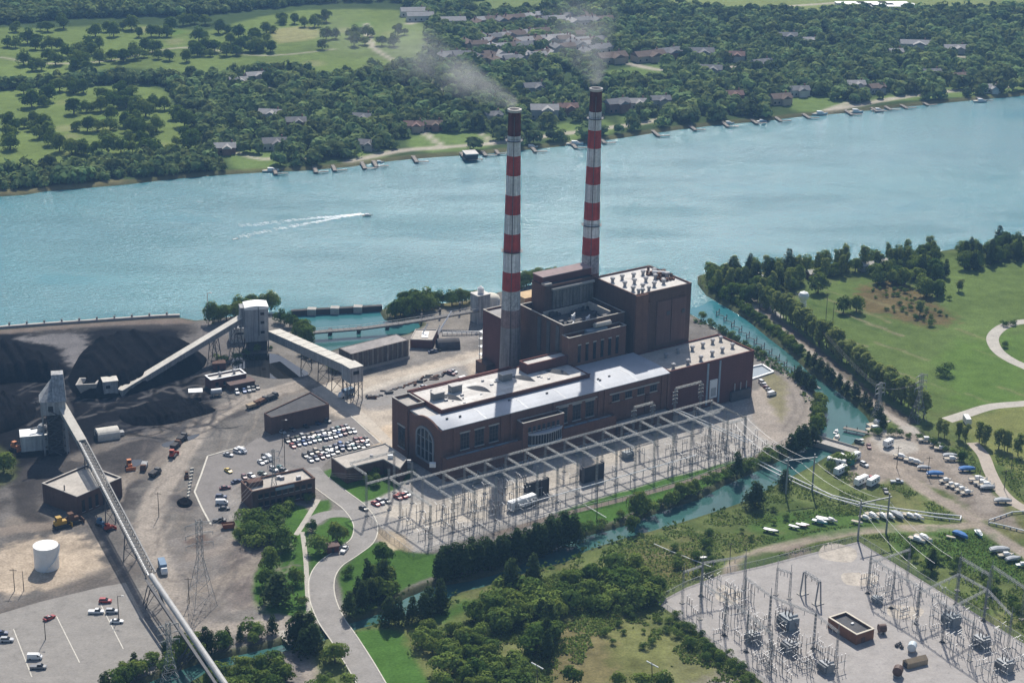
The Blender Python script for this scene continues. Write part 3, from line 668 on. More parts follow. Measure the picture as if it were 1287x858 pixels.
# low wing at the left of the boiler house, behind the chimney
wg = walls_block('west_wing', -86.6, -60, 80.01, 95.5, 0, 30, brick_r, roof_grey, ps, par=.8)
MB().box(-91.5, -86.63, 85, 94, 0, 6).build('porch', brick_d, ps)
MB().box(-86.6, -60, 66.02, 80, 0, 36).build('rear_block', brick_d, ps)
tn = MB().box(-80, -66, 71, 79.8, 36.003, 41.5); tn.build('tan_canopy', mat('tan_canopy', (.52, .38, .22), .85, .15), ps)
# brick penthouse on the hall roof
ph = walls_block('penthouse', -109.5, -84.5, 27.2, 33.5, 24.37, 28.6, brick_r, roof_pale, ps, par=.4, cop=brick_r)
# --- big windowless block with ventilators
bb = walls_block('boiler_block', -50.2, -17.2, 26.6, 57.5, 0, 50.4, brick_d, roof_pale, ps, par=.5, cop=brick_d)
pn = MB(); 
for u0, u1 in ((-37.5, -29.3), (-28.7, -20.2)): pn.box(u0, u1, 26.2, 26.598, 24, 45)
pn.box(-50.6, -42, 26.3, 26.6, 22.4, 46)
pn.build('wall_panel', clad, bb)
MB().box(-50.4, -43.4, 25.6, 26.29, 0, 50.3).build('corner_pier', brick, bb)
for u, z in ((-30.8, 38.5), (-21.8, 38)): MB().box(u - .9, u + .9, 25.9, 26.19, z - .9, z + .9).build('louvre', steel_d, bb)
def roof_vent(u, v, z, parent, s=1.0):
    b = MB().lathe([(.75 * s, z), (.75 * s, z + 1.5 * s), (1.15 * s, z + 1.6 * s), (1.15 * s, z + 2.3 * s), (.4 * s, z + 2.7 * s)], 10, u, v)
    return b.build('roof_ventilator', vent_m, parent)
for i in range(5):
    for j in range(3):
        if (i, j) in ((4, 0),): continue
        roof_vent(-46.5 + 6.2 * i + (j % 2) * 1.2, 33.2 + 7.6 * j + .7 * (i % 2), 49.9, bb)
for u, v in ((-46.2, 29.5), (-44.2, 29.2), (-40, 29.8)): roof_vent(u, v, 49.9, bb, .9)
cl = MB(); rg = random.Random(8)
for k in range(22):
    u = rg.gauss(-22, 2.6); v = rg.gauss(41, 5); s = rg.uniform(.4, 1.2)
    cl.box(u - s, u + s, v - s * .8, v + s * .8, 49.902, 50 + rg.uniform(.5, 2.2))
tag(cl.build('roof_clutter', [mat('rust', (.13, .07, .045), .9, .3)], bb), kind='stuff')
dk = MB().bar((-24, 47, 51.4), (-18.5, 41, 51.4), 1.6, n=10); dk.build('duct', white, bb)
# --- low wing to the right
lw = walls_block('switch_annex', -50.4, -.0, 0, 25.6, 0, 22.2, brick_r, roof_tan, ps, par=.5, cop=brick_r)
lw2 = MB()
for u in (-27.8, -20.6): lw2.box(u - .55, u + .55, -.18, -.003, 1, 21.5)
lw2.build('downpipe', blue_panel, lw)
dr = MB().box(-26.4, -21.9, -.4, -.004, 4, 13).build('loading_door', white, lw)
MB().box(-25.6, -22.7, -.55, -.403, 5, 9).build('door_louvre', steel, dr)
for u, v in ((-45.5, 3.5), (-36.5, 4), (-28.5, 4.5), (-20, 6.5), (-13, 7.5), (-5.5, 9), (-31.5, 17.0), (-23.5, 16.4), (-16.5, 17.2), (-9.5, 18.4), (-4, 19.0), (-40, 15.5)):
    roof_vent(u, v, 21.7, lw, .95)
tr = MB()
for k in range(3):
    u = -11.5 + 3.6 * k; tr.box(u - .18, u + .18, -1.0, -.6, 0, 8.5)
tr.build('wall_mast', steel, lw)
MB().box(-14, -2, -1.8, -.6, 0, 4.8).build('cable_box', steel_d, lw)
# settling basin with a white apron at the right end
# ------------------------------------------------------------------ chimneys
red_p = mat('red_band_paint', (.36, .044, .030), .75, .22, .25, .25, fine=.12, streak=.25)
white_p = mat('white_band_paint', (.60, .59, .59), .75, .16, .3, .25, fine=.14, streak=.35)
soot_p = mat('sooty_red_paint', (.105, .026, .020), .85, .25, .25, .2, fine=.15, streak=.35)
conc = mat('chimney_concrete', (.27, .245, .23), .9, .15, .2, .15, fine=.1, streak=.3)
rose = mat('faded_red_concrete', (.27, .185, .17), .9, .2, .25, .15, fine=.15, streak=.3)
worn = mat('worn_white_concrete', (.44, .43, .42), .9, .22, .3, .15, fine=.3, streak=.3)
CHM = [soot_p, white_p, red_p, worn, rose, conc]
def chimney(label, u, v, H, cuts, rb, rt):
    """cuts: (height of the band's foot, which paint) from the top down."""
    o = thing('chimney', label, 'chimney', UV(u, v), AX, 'tall striped chimneys of the power station')
    mb = MB(); n = 40
    rad = lambda z: rb + (rt - rb) * (z / H) ** .82
    z1 = H
    for z0, k in cuts:
        mb.m(k); m_ = max(1, int((z1 - z0) / 7))
        for i in range(m_):
            a = z1 - (z1 - z0) * i / m_; b_ = z1 - (z1 - z0) * (i + 1) / m_
            P = []
            for zz in (b_, a):
                P += [(rad(zz) * math.cos(2 * math.pi * j / n), rad(zz) * math.sin(2 * math.pi * j / n), zz) for j in range(n)]
            mb.add(P, [(j, (j + 1) % n, n + (j + 1) % n, n + j) for j in range(n)])
        z1 = z0
    sh = mb.build('shaft', CHM, o, smooth=True)
    MB().lathe([(rt + .05, H - .9), (rt + .42, H - .7), (rt + .42, H + .35), (rt - .15, H + .36)], 40).build('rim', mat('pale_rim', (.50, .47, .43), .85, .15), o, smooth=False)
    MB().lathe([(rt - .5, H + .2), (rt - .5, H + .364)], 32).build('flue', roof_dark, o)
    for zz in (H - 13.6, H * .52):
        ring = MB(); rr = rad(zz) + 1.0; k = 28
        for j in range(k):
            a, b_ = 2 * math.pi * j / k, 2 * math.pi * (j + 1) / k
            ring.bar((rr * math.cos(a), rr * math.sin(a), zz + 1.1), (rr * math.cos(b_), rr * math.sin(b_), zz + 1.1), .09)
        ring.lathe([(rad(zz) + .02, zz - .2), (rr, zz - .2), (rr, zz), (rad(zz) + .02, zz)], 28)
        ring.build('gallery', steel_d, o)
    ld = MB(); a = -2.2
    for k in range(int(H / 6)):
        z0, z2 = k * 6, k * 6 + 6
        ld.bar(((rad(z0) + .3) * math.cos(a), (rad(z0) + .3) * math.sin(a), z0), ((rad(z2) + .3) * math.cos(a), (rad(z2) + .3) * math.sin(a), z2), .3, .12)
    ld.build('ladder', steel_d, o)
    return o
c1 = []; H1 = 135.0; b1 = (H1 - 1.2)
def bands(H, first, step, n, tail):
    out = []; z = H - first; out.append((z, 0)); k = 1
    for i in range(n): z -= step; out.append((z, 1 if i % 2 == 0 else 2))
    for dz, p in tail: z = max(0, z - dz); out.append((z, p))
    out.append((0, 5)); return out
chimney('nearer striped chimney, rising behind the left half of the silver hall roof', -95.0, 61.0, 134.6, bands(134.6, 11.4, 8.95, 8, [(9.0, 3), (8.5, 4)]), 5.35, 2.75)
chimney('farther striped chimney, rising behind the tall fan house and boiler block', -40.0, 74.0, 135.0, bands(135, 10.4, 8.6, 8, [(9, 3), (9, 4)]), 5.35, 2.75)
# ================================================================== COAL YARD, CONVEYORS, TOWERS
conv_wall = mat('conveyor_sheeting', (.25, .245, .235), .75, .15, .3, .25, fine=.08, streak=.25)
conv_roof = mat('conveyor_roof', (.52, .49, .43), .75, .14, .3, .25, fine=.08)
conv_grey = mat('weathered_grey_steel', (.30, .30, .30), .75, .18, .25, .3, fine=.1, streak=.35)
blk = mat('coal_black_steel', (.045, .043, .045), .8, .2, .4, .25)
coal_m = mat('coal', (.0095, .0095, .011), 1.0, .35, .12, .0, fine=.35, bump=.5)
concrete = mat('concrete', (.40, .375, .34), .92, .15, .25, .12, fine=.12)
whitewash = mat('whitewashed_wall', (.52, .52, .50), .85, .12, .3, .2, fine=.06, streak=.25)

def box_along(mb, p, q, w, z_lo, z_hi, z_lo2=None, z_hi2=None, grow=0):
    """Gallery body between two points: bottom at p.z+z_lo, top at p.z+z_hi, vertical sides."""
    p = Vector(p); q = Vector(q); d = Vector((q.x - p.x, q.y - p.y, 0)).normalized(); s = Vector((d.y, -d.x, 0)) * w / 2
    P = []
    for c, lo, hi in ((p, z_lo, z_hi), (q, z_lo if z_lo2 is None else z_lo2, z_hi if z_hi2 is None else z_hi2)):
        for sg, zz in ((-1, lo), (1, lo), (1, hi), (-1, hi)): P.append((c.x + s.x * sg, c.y + s.y * sg, c.z + zz))
    return mb.add(P, [(0, 1, 2, 3), (7, 6, 5, 4), (1, 5, 6, 2), (0, 3, 7, 4), (3, 2, 6, 7), (0, 4, 5, 1)])
def rel(o, *pts): return [Vector(p) - o.location for p in pts]
def bent(parent, c, d, top, spread, w, m, foot=0.0, name='trestle_bent', leg=.35):
    """A-shaped trestle under a gallery; c: plan point, d: unit direction of the gallery."""
    s = Vector((d.y, -d.x, 0)); mb = MB()
    for sg in (-1, 1): mb.bar((c.x + s.x * sg * spread / 2, c.y + s.y * sg * spread / 2, foot), (c.x + s.x * sg * w / 2, c.y + s.y * sg * w / 2, top), leg)
    n = max(1, int((top - foot) / 5))
    for k in range(n):
        f0, f1 = k / n, (k + 1) / n
        hw = lambda f: (spread + (w - spread) * f) / 2; zz = lambda f: foot + (top - foot) * f
        mb.bar((c.x - s.x * hw(f0), c.y - s.y * hw(f0), zz(f0)), (c.x + s.x * hw(f1), c.y + s.y * hw(f1), zz(f1)), leg * .5)
        mb.bar((c.x + s.x * hw(f0), c.y + s.y * hw(f0), zz(f0)), (c.x - s.x * hw(f1), c.y - s.y * hw(f1), zz(f1)), leg * .5)
        mb.bar((c.x - s.x * hw(f1), c.y - s.y * hw(f1), zz(f1)), (c.x + s.x * hw(f1), c.y + s.y * hw(f1), zz(f1)), leg * .6)
    return mb.build(name, m, parent)

# long conveyor running from the left tower out of the picture at the bottom
pA = [G(76, 506, 22), G(103, 553, 15.5), G(190, 720, 12), G(284, 858, 11)]
pA.append(pA[3] + (pA[3] - pA[2]) * 1.2)
oA = thing('coal_conveyor', 'long narrow conveyor gallery running from the left tower down to the bottom edge', 'conveyor', (pA[0].x, pA[0].y, 0))
a = rel(oA, *pA)
mb = MB(); box_along(mb, a[0], a[1], 3.4, -2.6, 0); mb.build('covered_gallery', conv_wall, oA)
mb = MB(); box_along(mb, a[0], a[1], 3.9, .004, .2); mb.build('gallery_roof', conv_roof, oA)
mb = MB()
d = (a[2] - a[1]); dl = d.length; dn = d.normalized(); sd = Vector((dn.y, -dn.x, 0)).normalized()
for sg in (-1, 1): mb.bar(a[1] + sd * sg * 1.6, a[2] + sd * sg * 1.6, .5, .45).bar(a[1] + sd * sg * 1.6 + Vector((0, 0, -2.2)), a[2] + sd * sg * 1.6 + Vector((0, 0, -2.2)), .3)
for k in range(int(dl / 3)):
    q = a[1] + dn * (k * 3)
    mb.bar(q + sd * 1.6, q - sd * 1.6, .2).bar(q + sd * 1.6, q + sd * 1.6 + Vector((0, 0, -2.2)), .16).bar(q - sd * 1.6, q - sd * 1.6 + Vector((0, 0, -2.2)), .16)
    mb.bar(q + sd * 1.6 + Vector((0, 0, -2.2)), q + dn * 3 + sd * 1.6, .14).bar(q - sd * 1.6 + Vector((0, 0, -2.2)), q + dn * 3 - sd * 1.6, .14)
mb.build('open_truss', conv_wall, oA)
mb = MB(); box_along(mb, a[1] + Vector((0, 0, -1.1)), a[2] + Vector((0, 0, -1.1)), 1.5, 0, .15); mb.build('belt', mat('conveyor_belt', (.11, .105, .10), .8, .2), oA)
mb = MB(); box_along(mb, a[1] + sd * 1.0 + Vector((0, 0, -.6)), a[2] + sd * 1.0 + Vector((0, 0, -.6)), .6, 0, .1); mb.build('walkway', steel, oA)
mb = MB().bar(a[2] + Vector((0, 0, -1)), a[4] + Vector((0, 0, -1)), 2.2, n=18); mb.build('round_gallery', mat('pale_tube', (.36, .355, .345), .55, .12, .3, .35, streak=.1), oA, smooth=False)
mb = MB(); box_along(mb, a[2] + sd * 2.3 + Vector((0, 0, -1.5)), a[4] + sd * 2.3 + Vector((0, 0, -1.5)), 1.0, 0, .15); mb.build('side_walkway', steel_d, oA)
mb = MB()
for sg in (-1, 1): mb.bar(a[2] + sd * sg * 1.4 + Vector((0, 0, -2.7)), a[4] + sd * sg * 1.4 + Vector((0, 0, -2.7)), .3).bar(a[2] + sd * sg * 1.4 + Vector((0, 0, -4.6)), a[4] + sd * sg * 1.4 + Vector((0, 0, -4.6)), .26)
tl = a[4] - a[2]; k = 0
while k * 3.2 < tl.length - 3.2:
    q = a[2] + tl.normalized() * (k * 3.2); z1, z2 = (-2.7, -4.6) if k % 2 else (-4.6, -2.7)
    for sg in (-1, 1): mb.bar(q + sd * sg * 1.4 + Vector((0, 0, z1)), q + tl.normalized() * 3.2 + sd * sg * 1.4 + Vector((0, 0, z2)), .16)
    k += 1
mb.build('under_truss', steel_d, oA)
for t, sp in ((.10, 4), (.42, 4), (.70, 5)): q = a[1].lerp(a[2], t); bent(oA, q, dn, q.z - 2.3, sp, 3, steel_d)
for t, sp in ((.0, 7), (.26, 12), (.42, 12), (.75, 9)):
    q = a[2].lerp(a[4], t); bent(oA, q, dn, q.z - 4.6, sp, 3, steel_d); bent(oA, q + dn * 3.5, dn, q.z - 4.6, sp, 3, steel_d)

# tower at the left
ta = G(72, 572); oT = thing('conveyor_tower', 'tall grey conveyor tower with sloped head house, standing at the far left', 'tower', ta + Vector((-1.5, 4.5, 0)), math.radians(14))
for x, y in ((-4.6, -4), (4.6, -4), (4.6, 4), (-4.6, 4)):
    MB().bar((x, y, 0), (x, y, 23), .55).build('leg', conv_grey, oT)
mb = MB()
for k in range(6):
    z0, z1 = k * 3.8, k * 3.8 + 3.8
    for (x0, y0), (x1, y1) in (((-4.6, -4), (4.6, -4)), ((4.6, -4), (4.6, 4)), ((-4.6, -4), (-4.6, 4)), ((-4.6, 4), (4.6, 4))):
        mb.bar((x0, y0, z0), (x1, y1, z1), .22).bar((x1, y1, z0), (x0, y0, z1), .22).bar((x0, y0, z1), (x1, y1, z1), .3)
mb.build('bracing', steel_d, oT)
st = MB()
for k in range(7): st.bar((-2.2 if k % 2 else 2.2, -4.6, k * 3), (2.2 if k % 2 else -2.2, -4.6, k * 3 + 3), 1.0, .25)
st.build('zigzag_stair', steel_d, oT)
MB().box(-3.0, 3.2, -3.4, 3.6, 0, 18).build('inner_chute_tower', blk, oT)
MB().box(3.4, 5.6, -2, 4.2, 0, 17).build('side_shaft', conv_grey, oT)
hh = MB().prism([(-5.2, -4.6), (5.2, -4.6), (5.2, 4.6), (-5.2, 4.6)], 18.4, 24.4, bottom=True).build('head_house', conv_grey, oT)
MB().box(-2, 0, -4.75, -4.61, 20, 22.4).build('opening', blk, hh)
# sloping head boxes
mb = MB().add([(0, -5.2, 24.4), (5.6, -5.2, 24.4), (5.6, 4.6, 24.4), (0, 4.6, 24.4), (0, 3, 33.6), (5.0, 3, 33.6), (5.0, 9.5, 33.0), (0, 9.5, 33.0)],
              [(3, 2, 1, 0), (4, 5, 6, 7), (0, 1, 5, 4), (1, 2, 6, 5), (2, 3, 7, 6), (3, 0, 4, 7)]); mb.build('sloped_head', conv_grey, hh)
mb = MB().add([(-5.6, -4.6, 24.41), (-.05, -4.6, 24.41), (-.05, 4.6, 24.41), (-5.6, 4.6, 24.41), (-.05, 3, 31), (-.05, 6, 31)], [(0, 1, 4), (0, 4, 5, 3), (1, 2, 5, 4), (2, 3, 5), (3, 2, 1, 0)]); mb.build('lean_to_roof', conv_grey, hh)
MB().bar((-5.9, -4.6, 24.2), (-7.4, -5.2, 25.6), .5).build('bracket', steel_d, hh)
# white plant shed at its foot
b0 = G(27, 568); oW = thing('pump_shed', 'small white flat-roofed shed at the foot of the far left tower', 'shed', b0, math.radians(16))
w_ = MB().box(0, 12.5, 0, 8, 0, 6.8).build('wall', whitewash, oW); MB().box(-.2, 12.7, -.2, 8.2, 6.803, 7.1).build('roof', white, w_)
for k in range(3): MB().box(5 + 2.6 * k, 6.2 + 2.6 * k, -.3, -.003, .2, 6).build('pier', whitewash, oW)
MB().lathe([(2.3, 7.103), (2.3, 9), (1.6, 10), (.3, 10.6)], 18, 9.5, 4.5).build('dust_tank', conv_grey, oW)
MB().bar((4.5, 3, 9), (9.5, 4.5, 9), .9, n=10).build('duct', conv_grey, oW)
# low sheeted hopper shed in the yard
b0 = G(124, 555); oH = thing('hopper_shed', 'low grey round-topped hopper shed alone on the black coal yard', 'shed', b0, math.radians(24))
mb = MB(); n = 8
P = [(4 - 4 * math.cos(math.pi * i / n), 2.2 + 2.0 * math.sin(math.pi * i / n)) for i in range(n + 1)]
prof2 = [(0, 0)] + P + [(8, 0)]
L2_ = len(prof2); mb.add([(0, y, z) for y, z in prof2] + [(9.5, y, z) for y, z in prof2], [(i + 1, i, L2_ + i, L2_ + i + 1) for i in range(L2_ - 1)] + [tuple(range(L2_)), tuple(range(2 * L2_ - 1, L2_ - 1, -1))])
mb.build('shell', conv_roof, oH); MB().box(-.12, -.004, 1.5, 6.5, 0, 2.6).build('door', blk, oH); MB().box(9.51, 12, 3, 6, 0, 1.6).build('feeder', conv_grey, oH)

# conveyor from the coal to the round-roofed tower
pB = [G(150, 490, 2.6), G(309, 394, 17.5)]
oB = thing('coal_conveyor', 'straight beige conveyor rising from the black coal pile to the shoreline tower', 'conveyor', (pB[0].x, pB[0].y, 0))
a = rel(oB, *pB); d = (a[1] - a[0]).normalized(); dh = Vector((d.x, d.y, 0)).normalized()
mb = MB(); box_along(mb, a[0], a[1], 3.4, -2.8, 0); mb.build('covered_gallery', conv_wall, oB)
mb = MB(); box_along(mb, a[0], a[1], 3.9, .004, .22); mb.build('gallery_roof', conv_roof, oB)
for t in (.42, .72, .9): q = a[0].lerp(a[1], t); bent(oB, q, dh, q.z - 2.8, 5 + t * 2, 3, steel_d); bent(oB, q + dh * 2.6, dh, q.z - 2.8, 5 + t * 2, 3, steel_d)
b0 = G(131, 499); oF = thing('feeder_house', 'small grey feeder house at the low end of the beige conveyor', 'shed', b0, math.radians(20))
MB().box(0, 6.5, 0, 6, 0, 7.2).build('wall', conv_grey, oF); MB().box(-.3, 6.8, -.3, 6.3, 7.203, 7.55).build('roof', conv_roof, oF); MB().box(1, 3, -.12, -.003, 4, 5.5).build('window', glass, oF)
b0 = G(118, 497); oC = thing('coal_bin', 'open-topped pale concrete bin beside the feeder house on the coal', 'bin', b0, math.radians(20))
mb = MB(); o4 = [(-8, 0, 6.2), (1.5, -1.5, 6.2), (4, 6, 6.2), (-5, 8.5, 6.2)]; i4 = [(-5, 1.2, 0), (.5, .5, 0), (1.5, 4.5, 0), (-3.5, 5.5, 0)]
inn = [(x * .86 - .3, y * .8 + .6, 6.2) for x, y, z in o4]
mb.add(i4 + o4 + inn + [(-3, 3, 1.5)], [(0, 1, 5, 4), (1, 2, 6, 5), (2, 3, 7, 6), (3, 0, 4, 7), (4, 5, 9, 8), (5, 6, 10, 9), (6, 7, 11, 10), (7, 4, 8, 11), (8, 9, 12), (9, 10, 12), (10, 11, 12), (11, 8, 12)]); mb.build('bin_wall', concrete, oC)

# shoreline tower with rounded white roof
b0 = G(318, 441); oS = thing('transfer_tower', 'grey transfer tower with bright curved white roof near the river trees', 'tower', b0 + Vector((1.2, 4.5, 0)), math.radians(14))
mb = MB().box(-5.6, 5.6, -4.6, 4.6, 5, 21.4); bd = mb.build('sheeted_body', conv_grey, oS)
mb = MB(); n = 8
pr = [(5.7 * math.cos(math.pi * i / n * .5), 21.41 + 1.9 * math.sin(math.pi * i / n * .5)) for i in range(n + 1)]
pr = [(x, z) for x, z in [(-5.8, 21.41), (-5.8, 22.6), (-3, 23.1), (0, 23.35), (3, 23.1), (5.8, 22.6), (5.8, 21.41)]]
mb.add([(x, -4.8, z) for x, z in pr] + [(x, 4.8, z) for x, z in pr], [(i, i + 1, 7 + i + 1, 7 + i) for i in range(6)] + [tuple(range(6, -1, -1)), tuple(range(7, 14))]); mb.build('curved_roof', white, oS)
for x, y in ((-5.3, -4.3), (5.3, -4.3), (5.3, 4.3), (-5.3, 4.3)): MB().bar((x, y, 0), (x, y, 5), .5).build('leg', steel_d, oS)
MB().box(-4.8, 4.8, -4, 4, 0, 4.996).build('dark_base', blk, oS)
MB().box(-7.8, -5.604, -2.5, 3.8, 12, 22).build('side_head', conv_grey, oS)
for z in (9, 14, 18.5): MB().box(1.8, 3.6, -4.75, -4.603, z, z + 1.3).build('window', glass, bd)
MB().bar((.8, -4.9, 8), (.8, -4.9, 22.8), .35).build('downpipe', steel_d, bd)
b0 = G(289, 431); o_ = thing('pump_shed', 'pale two-storey shed standing against the shoreline transfer tower', 'shed', b0, math.radians(12))
MB().box(0, 8.2, 0, 7, 0, 7.0).build('wall', whitewash, o_); MB().box(.0, 8.2, .0, 7, 7.003, 7.3).build('roof', conv_grey, o_)
MB().box(3.2, 7.6, -.14, -.003, 4.2, 5.2).build('window', glass, o_); MB().box(.4, 1.2, .3, 1, 7.303, 9.5).build('chimney_pipe', whitewash, o_)
MB().bar((5, 3, 7.3), (7.2, 3, 11), 1.0, n=8).build('duct', white, o_)
# covered conveyor to the transfer house behind the brick garage
pC = [G(344, 415, 10.5), G(437, 456, 16.5)]
oD = thing('covered_conveyor', 'wide covered conveyor with pale segmented roof, descending toward the stilted house', 'conveyor', (pC[0].x, pC[0].y, 0))
a = rel(oD, *pC); d = (a[1] - a[0]).normalized(); dh = Vector((d.x, d.y, 0)).normalized()
mb = MB(); box_along(mb, a[0], a[1], 6.0, -4.2, 0); mb.build('gallery_wall', conv_wall, oD)
nseg = 9
mb = MB()
for k in range(nseg):
    p_, q_ = a[0].lerp(a[1], k / nseg + .003), a[0].lerp(a[1], (k + 1) / nseg - .003); box_along(mb, p_, q_, 6.5, .004, .25)
mb.build('segmented_roof', conv_roof, oD)
for t in (.45, .68, .86): q = a[0].lerp(a[1], t); bent(oD, q, dh, q.z - 4.2, 6, 5, blk)
b0 = Vector((pC[1].x, pC[1].y, 0)); oE = thing('stilted_house', 'grey sheeted conveyor house standing on thin dark stilts above roadway', 'tower', b0, math.atan2(dh.y, dh.x))
MB().box(.3, 8.0, -3.4, 3.4, 9.6, 16.9).build('sheeted_body', conv_grey, oE); MB().box(.1, 8.2, -3.6, 3.6, 16.903, 17.15).build('roof', conv_roof, oE)
MB().box(8.003, 8.14, -1.8, 1.2, 13.6, 15.2).build('window', glass, oE)
for x in (.8, 4.2, 7.6):
    for y in (-3, 3): MB().bar((x, y, 0), (x, y, 9.6), .32).build('stilt', steel_d, oE)
mb = MB()
for x in (.8, 4.2, 7.6): mb.bar((x, -3, 1), (x, 3, 8.8), .16).bar((x, 3, 1), (x, -3, 8.8), .16)
for y in (-3, 3): mb.bar((.8, y, 5), (7.6, y, 9.4), .16).bar((.8, y, 9.4), (7.6, y, 5), .16)
mb.build('bracing', steel_d, oE)

# ------------------------------------------------------------------ coal piles
def pile(name, label, outline, hgt, seed, m=coal_m, cat='coal pile', steps=44, power=.75, flat=.34):
    P = smooth_line(W2(outline), 6, True); mn = P.min(0); mx = P.max(0)
    xs = np.linspace(mn[0], mx[0], steps * 2); ys = np.linspace(mn[1], mx[1], steps * 2); XX, YY = np.meshgrid(xs, ys)
    d = sdist(XX, YY, P); md = d.max()
    h_ = hgt * np.clip(d / (md * flat), 0, 1) ** power
    rid = np.abs(fbm(XX * 1.0 + YY * .5, YY * .10, 6, seed)) * 4.2 - .9 + fbm(XX, YY, 5, seed + 3, 3) * .55
    ZZ = np.where(d > 0, h_ + rid * np.clip(d / 4, 0, 1) - .02, -.25)
    used, F = grid_faces(len(xs), len(ys), d > -1.0)
    c = np.array((P.mean(0)[0], P.mean(0)[1], 0)); Vx = np.stack([XX.ravel(), YY.ravel(), ZZ.ravel()], 1)[used] - c
    o = mesh_np(name, Vx, F, m); o.location = c; o.data.polygons.foreach_set('use_smooth', [True] * len(o.data.polygons)); tag(o, label, cat); return o
pile('coal_pile', 'huge black coal pile with raked slopes behind the beige conveyor', [(92, 462), (104, 443), (130, 432), (165, 427), (205, 430), (238, 440), (260, 452), (244, 470), (205, 482), (160, 496), (105, 500), (86, 482)], 8.6, 3)
pile('coal_pile', 'black coal pile cut by the left edge, below the seawall', [(-70, 446), (0, 438), (34, 441), (64, 454), (84, 466), (72, 480), (30, 480), (-20, 484), (-80, 480)], 7.0, 9)
pile('coal_pile', 'low spread of loose coal in front of the brick shop', [(150, 520), (190, 505), (232, 500), (262, 510), (270, 517), (240, 526), (205, 534), (165, 534)], 2.6, 15, power=1.0)
pile('coal_pile', 'low dark coal heap at left edge behind the white shed', [(-40, 520), (0, 500), (36, 506), (46, 520), (30, 534), (0, 545), (-40, 550)], 4.0, 21)
pile('cinder_heap', 'small dark cinder heap on open dirt right of the winding road', [(222, 630), (232, 626), (242, 630), (238, 637), (226, 637)], 1.2, 27, cat='heap', steps=16)
# ================================================================== OTHER BUILDINGS, TANKS, SHORE WORKS
def rect_bld(name, label, cat, F, R, Lc, z, wall_m, roof_m, par=.6, cop=coping, depth=None):
    """Building from three roof corners read off the photograph: front, right, left."""
    f, r, l = G(*F, z), G(*R, z), G(*Lc, z); d = r - f; ang = math.atan2(d.y, d.x); ln = d.length
    n = Vector((-math.sin(ang), math.cos(ang), 0)); dp = depth or max(3, (l - f).dot(n))
    o = thing(name, label, cat, (f.x, f.y, 0), ang)
    walls_block('wall', 0, ln, 0, dp, 0, z, wall_m, roof_m, o, par=par, cop=cop)
    return o, ln, dp
def poly_bld(name, label, cat, pts, z, wall_m, roof_m, par=.5, cop=coping):
    P = [G(x, y, z) for x, y in pts]; c = sum(P, Vector()) / len(P)
    Q = [(p.x - c.x, p.y - c.y) for p in P]
    ar = sum(Q[i][0] * Q[(i + 1) % len(Q)][1] - Q[(i + 1) % len(Q)][0] * Q[i][1] for i in range(len(Q)))
    if ar < 0: Q.reverse()
    o = thing(name, label, cat, (c.x, c.y, 0))
    w = MB().prism(Q, 0, z - par, cap=True).build('wall', wall_m, o)
    # parapet ring with its coping, roof deck inside
    n = len(Q); pr = MB()
    for i in range(n):
        a, b = Vector((*Q[i], 0)), Vector((*Q[(i + 1) % n], 0)); d = (b - a).normalized(); nn = Vector((-d.y, d.x, 0))
        a2, b2 = a + nn * .22 + d * .0, b + nn * .22
        pr.bar((a2.x, a2.y, z - par / 2), (b2.x, b2.y, z - par / 2), .4, par)
    pr.build('parapet', cop or wall_m, w)
    r = MB(); Qi = [(x * .999, y * .999) for x, y in Q]
    r.prism(Qi, z - par - .05, z - par + .05); r.build('roof', roof_m, w)
    return o
def wall_windows(o, xs, z0, z1, w=1.6, y=0.0, m=glass, name='window'):
    for x in xs:
        g_ = MB().box(x - w / 2, x + w / 2, y - .05, y - .004, z0, z1).build(name, m, o)
        MB().box(x - w / 2 - .12, x + w / 2 + .12, y - .16, y - .005, z0 - .22, z0 - .02).build('sill', coping, g_)
# coal handling building under the long conveyor
o, ln, dp = rect_bld('crusher_house', 'dark brick flat-roofed building under the long conveyor, white roof edge', 'building', (96.7, 624.2), (152.6, 600), (53.8, 606.8), 8.4, brick_d, roof_tan)
wall_windows(o, (3, 6.5, 10), 1, 6, 1.6); MB().box(13, 17, -.1, -.004, 0, 5.5).build('roller_door', blk, o)
MB().bar((1.5, 9, 7.8), (1.5, 9, 10.4), .5, n=8).build('vent_pipe', steel_d, o)
# wedge-shaped garage above the parking lot
o = poly_bld('garage', 'wedge-shaped brown brick garage with dark flat roof, cars parked along it', 'building', [(340.9, 524.6), (413.6, 507.4), (389.8, 492.2), (331.8, 518.8)], 8.2, brick_d, roof_dark, cop=brick_d)
# office with the long flat roof
o, ln, dp = rect_bld('office_building', 'long low brick office with tan flat roof beside the lawn', 'building', (317, 618), (396, 600.8), (300.8, 605.2), 8.6, brick_d, roof_tan, cop=brick_d)
for k in range(9): wall_windows(o, (3.5 + k * (ln - 6) / 8,), 5.0, 6.8, 1.8); wall_windows(o, (3.5 + k * (ln - 6) / 8,), 1.4, 3.4, 1.8)
MB().box(ln * .36, ln * .66, -.35, -.006, 7.0, 8.2).build('pale_awning', blue_panel, o)
MB().box(.9, 7, 5, 8, 8.0, 10.2).build('stair_head', brick_d, o)
for x, y in ((ln * .55, dp * .7), (ln * .58, dp * .6), (ln * .8, dp * .35)): MB().box(x - .9, x + .9, y - .6, y + .6, 8.003, 9.2).build('air_handler', vent_m, o)
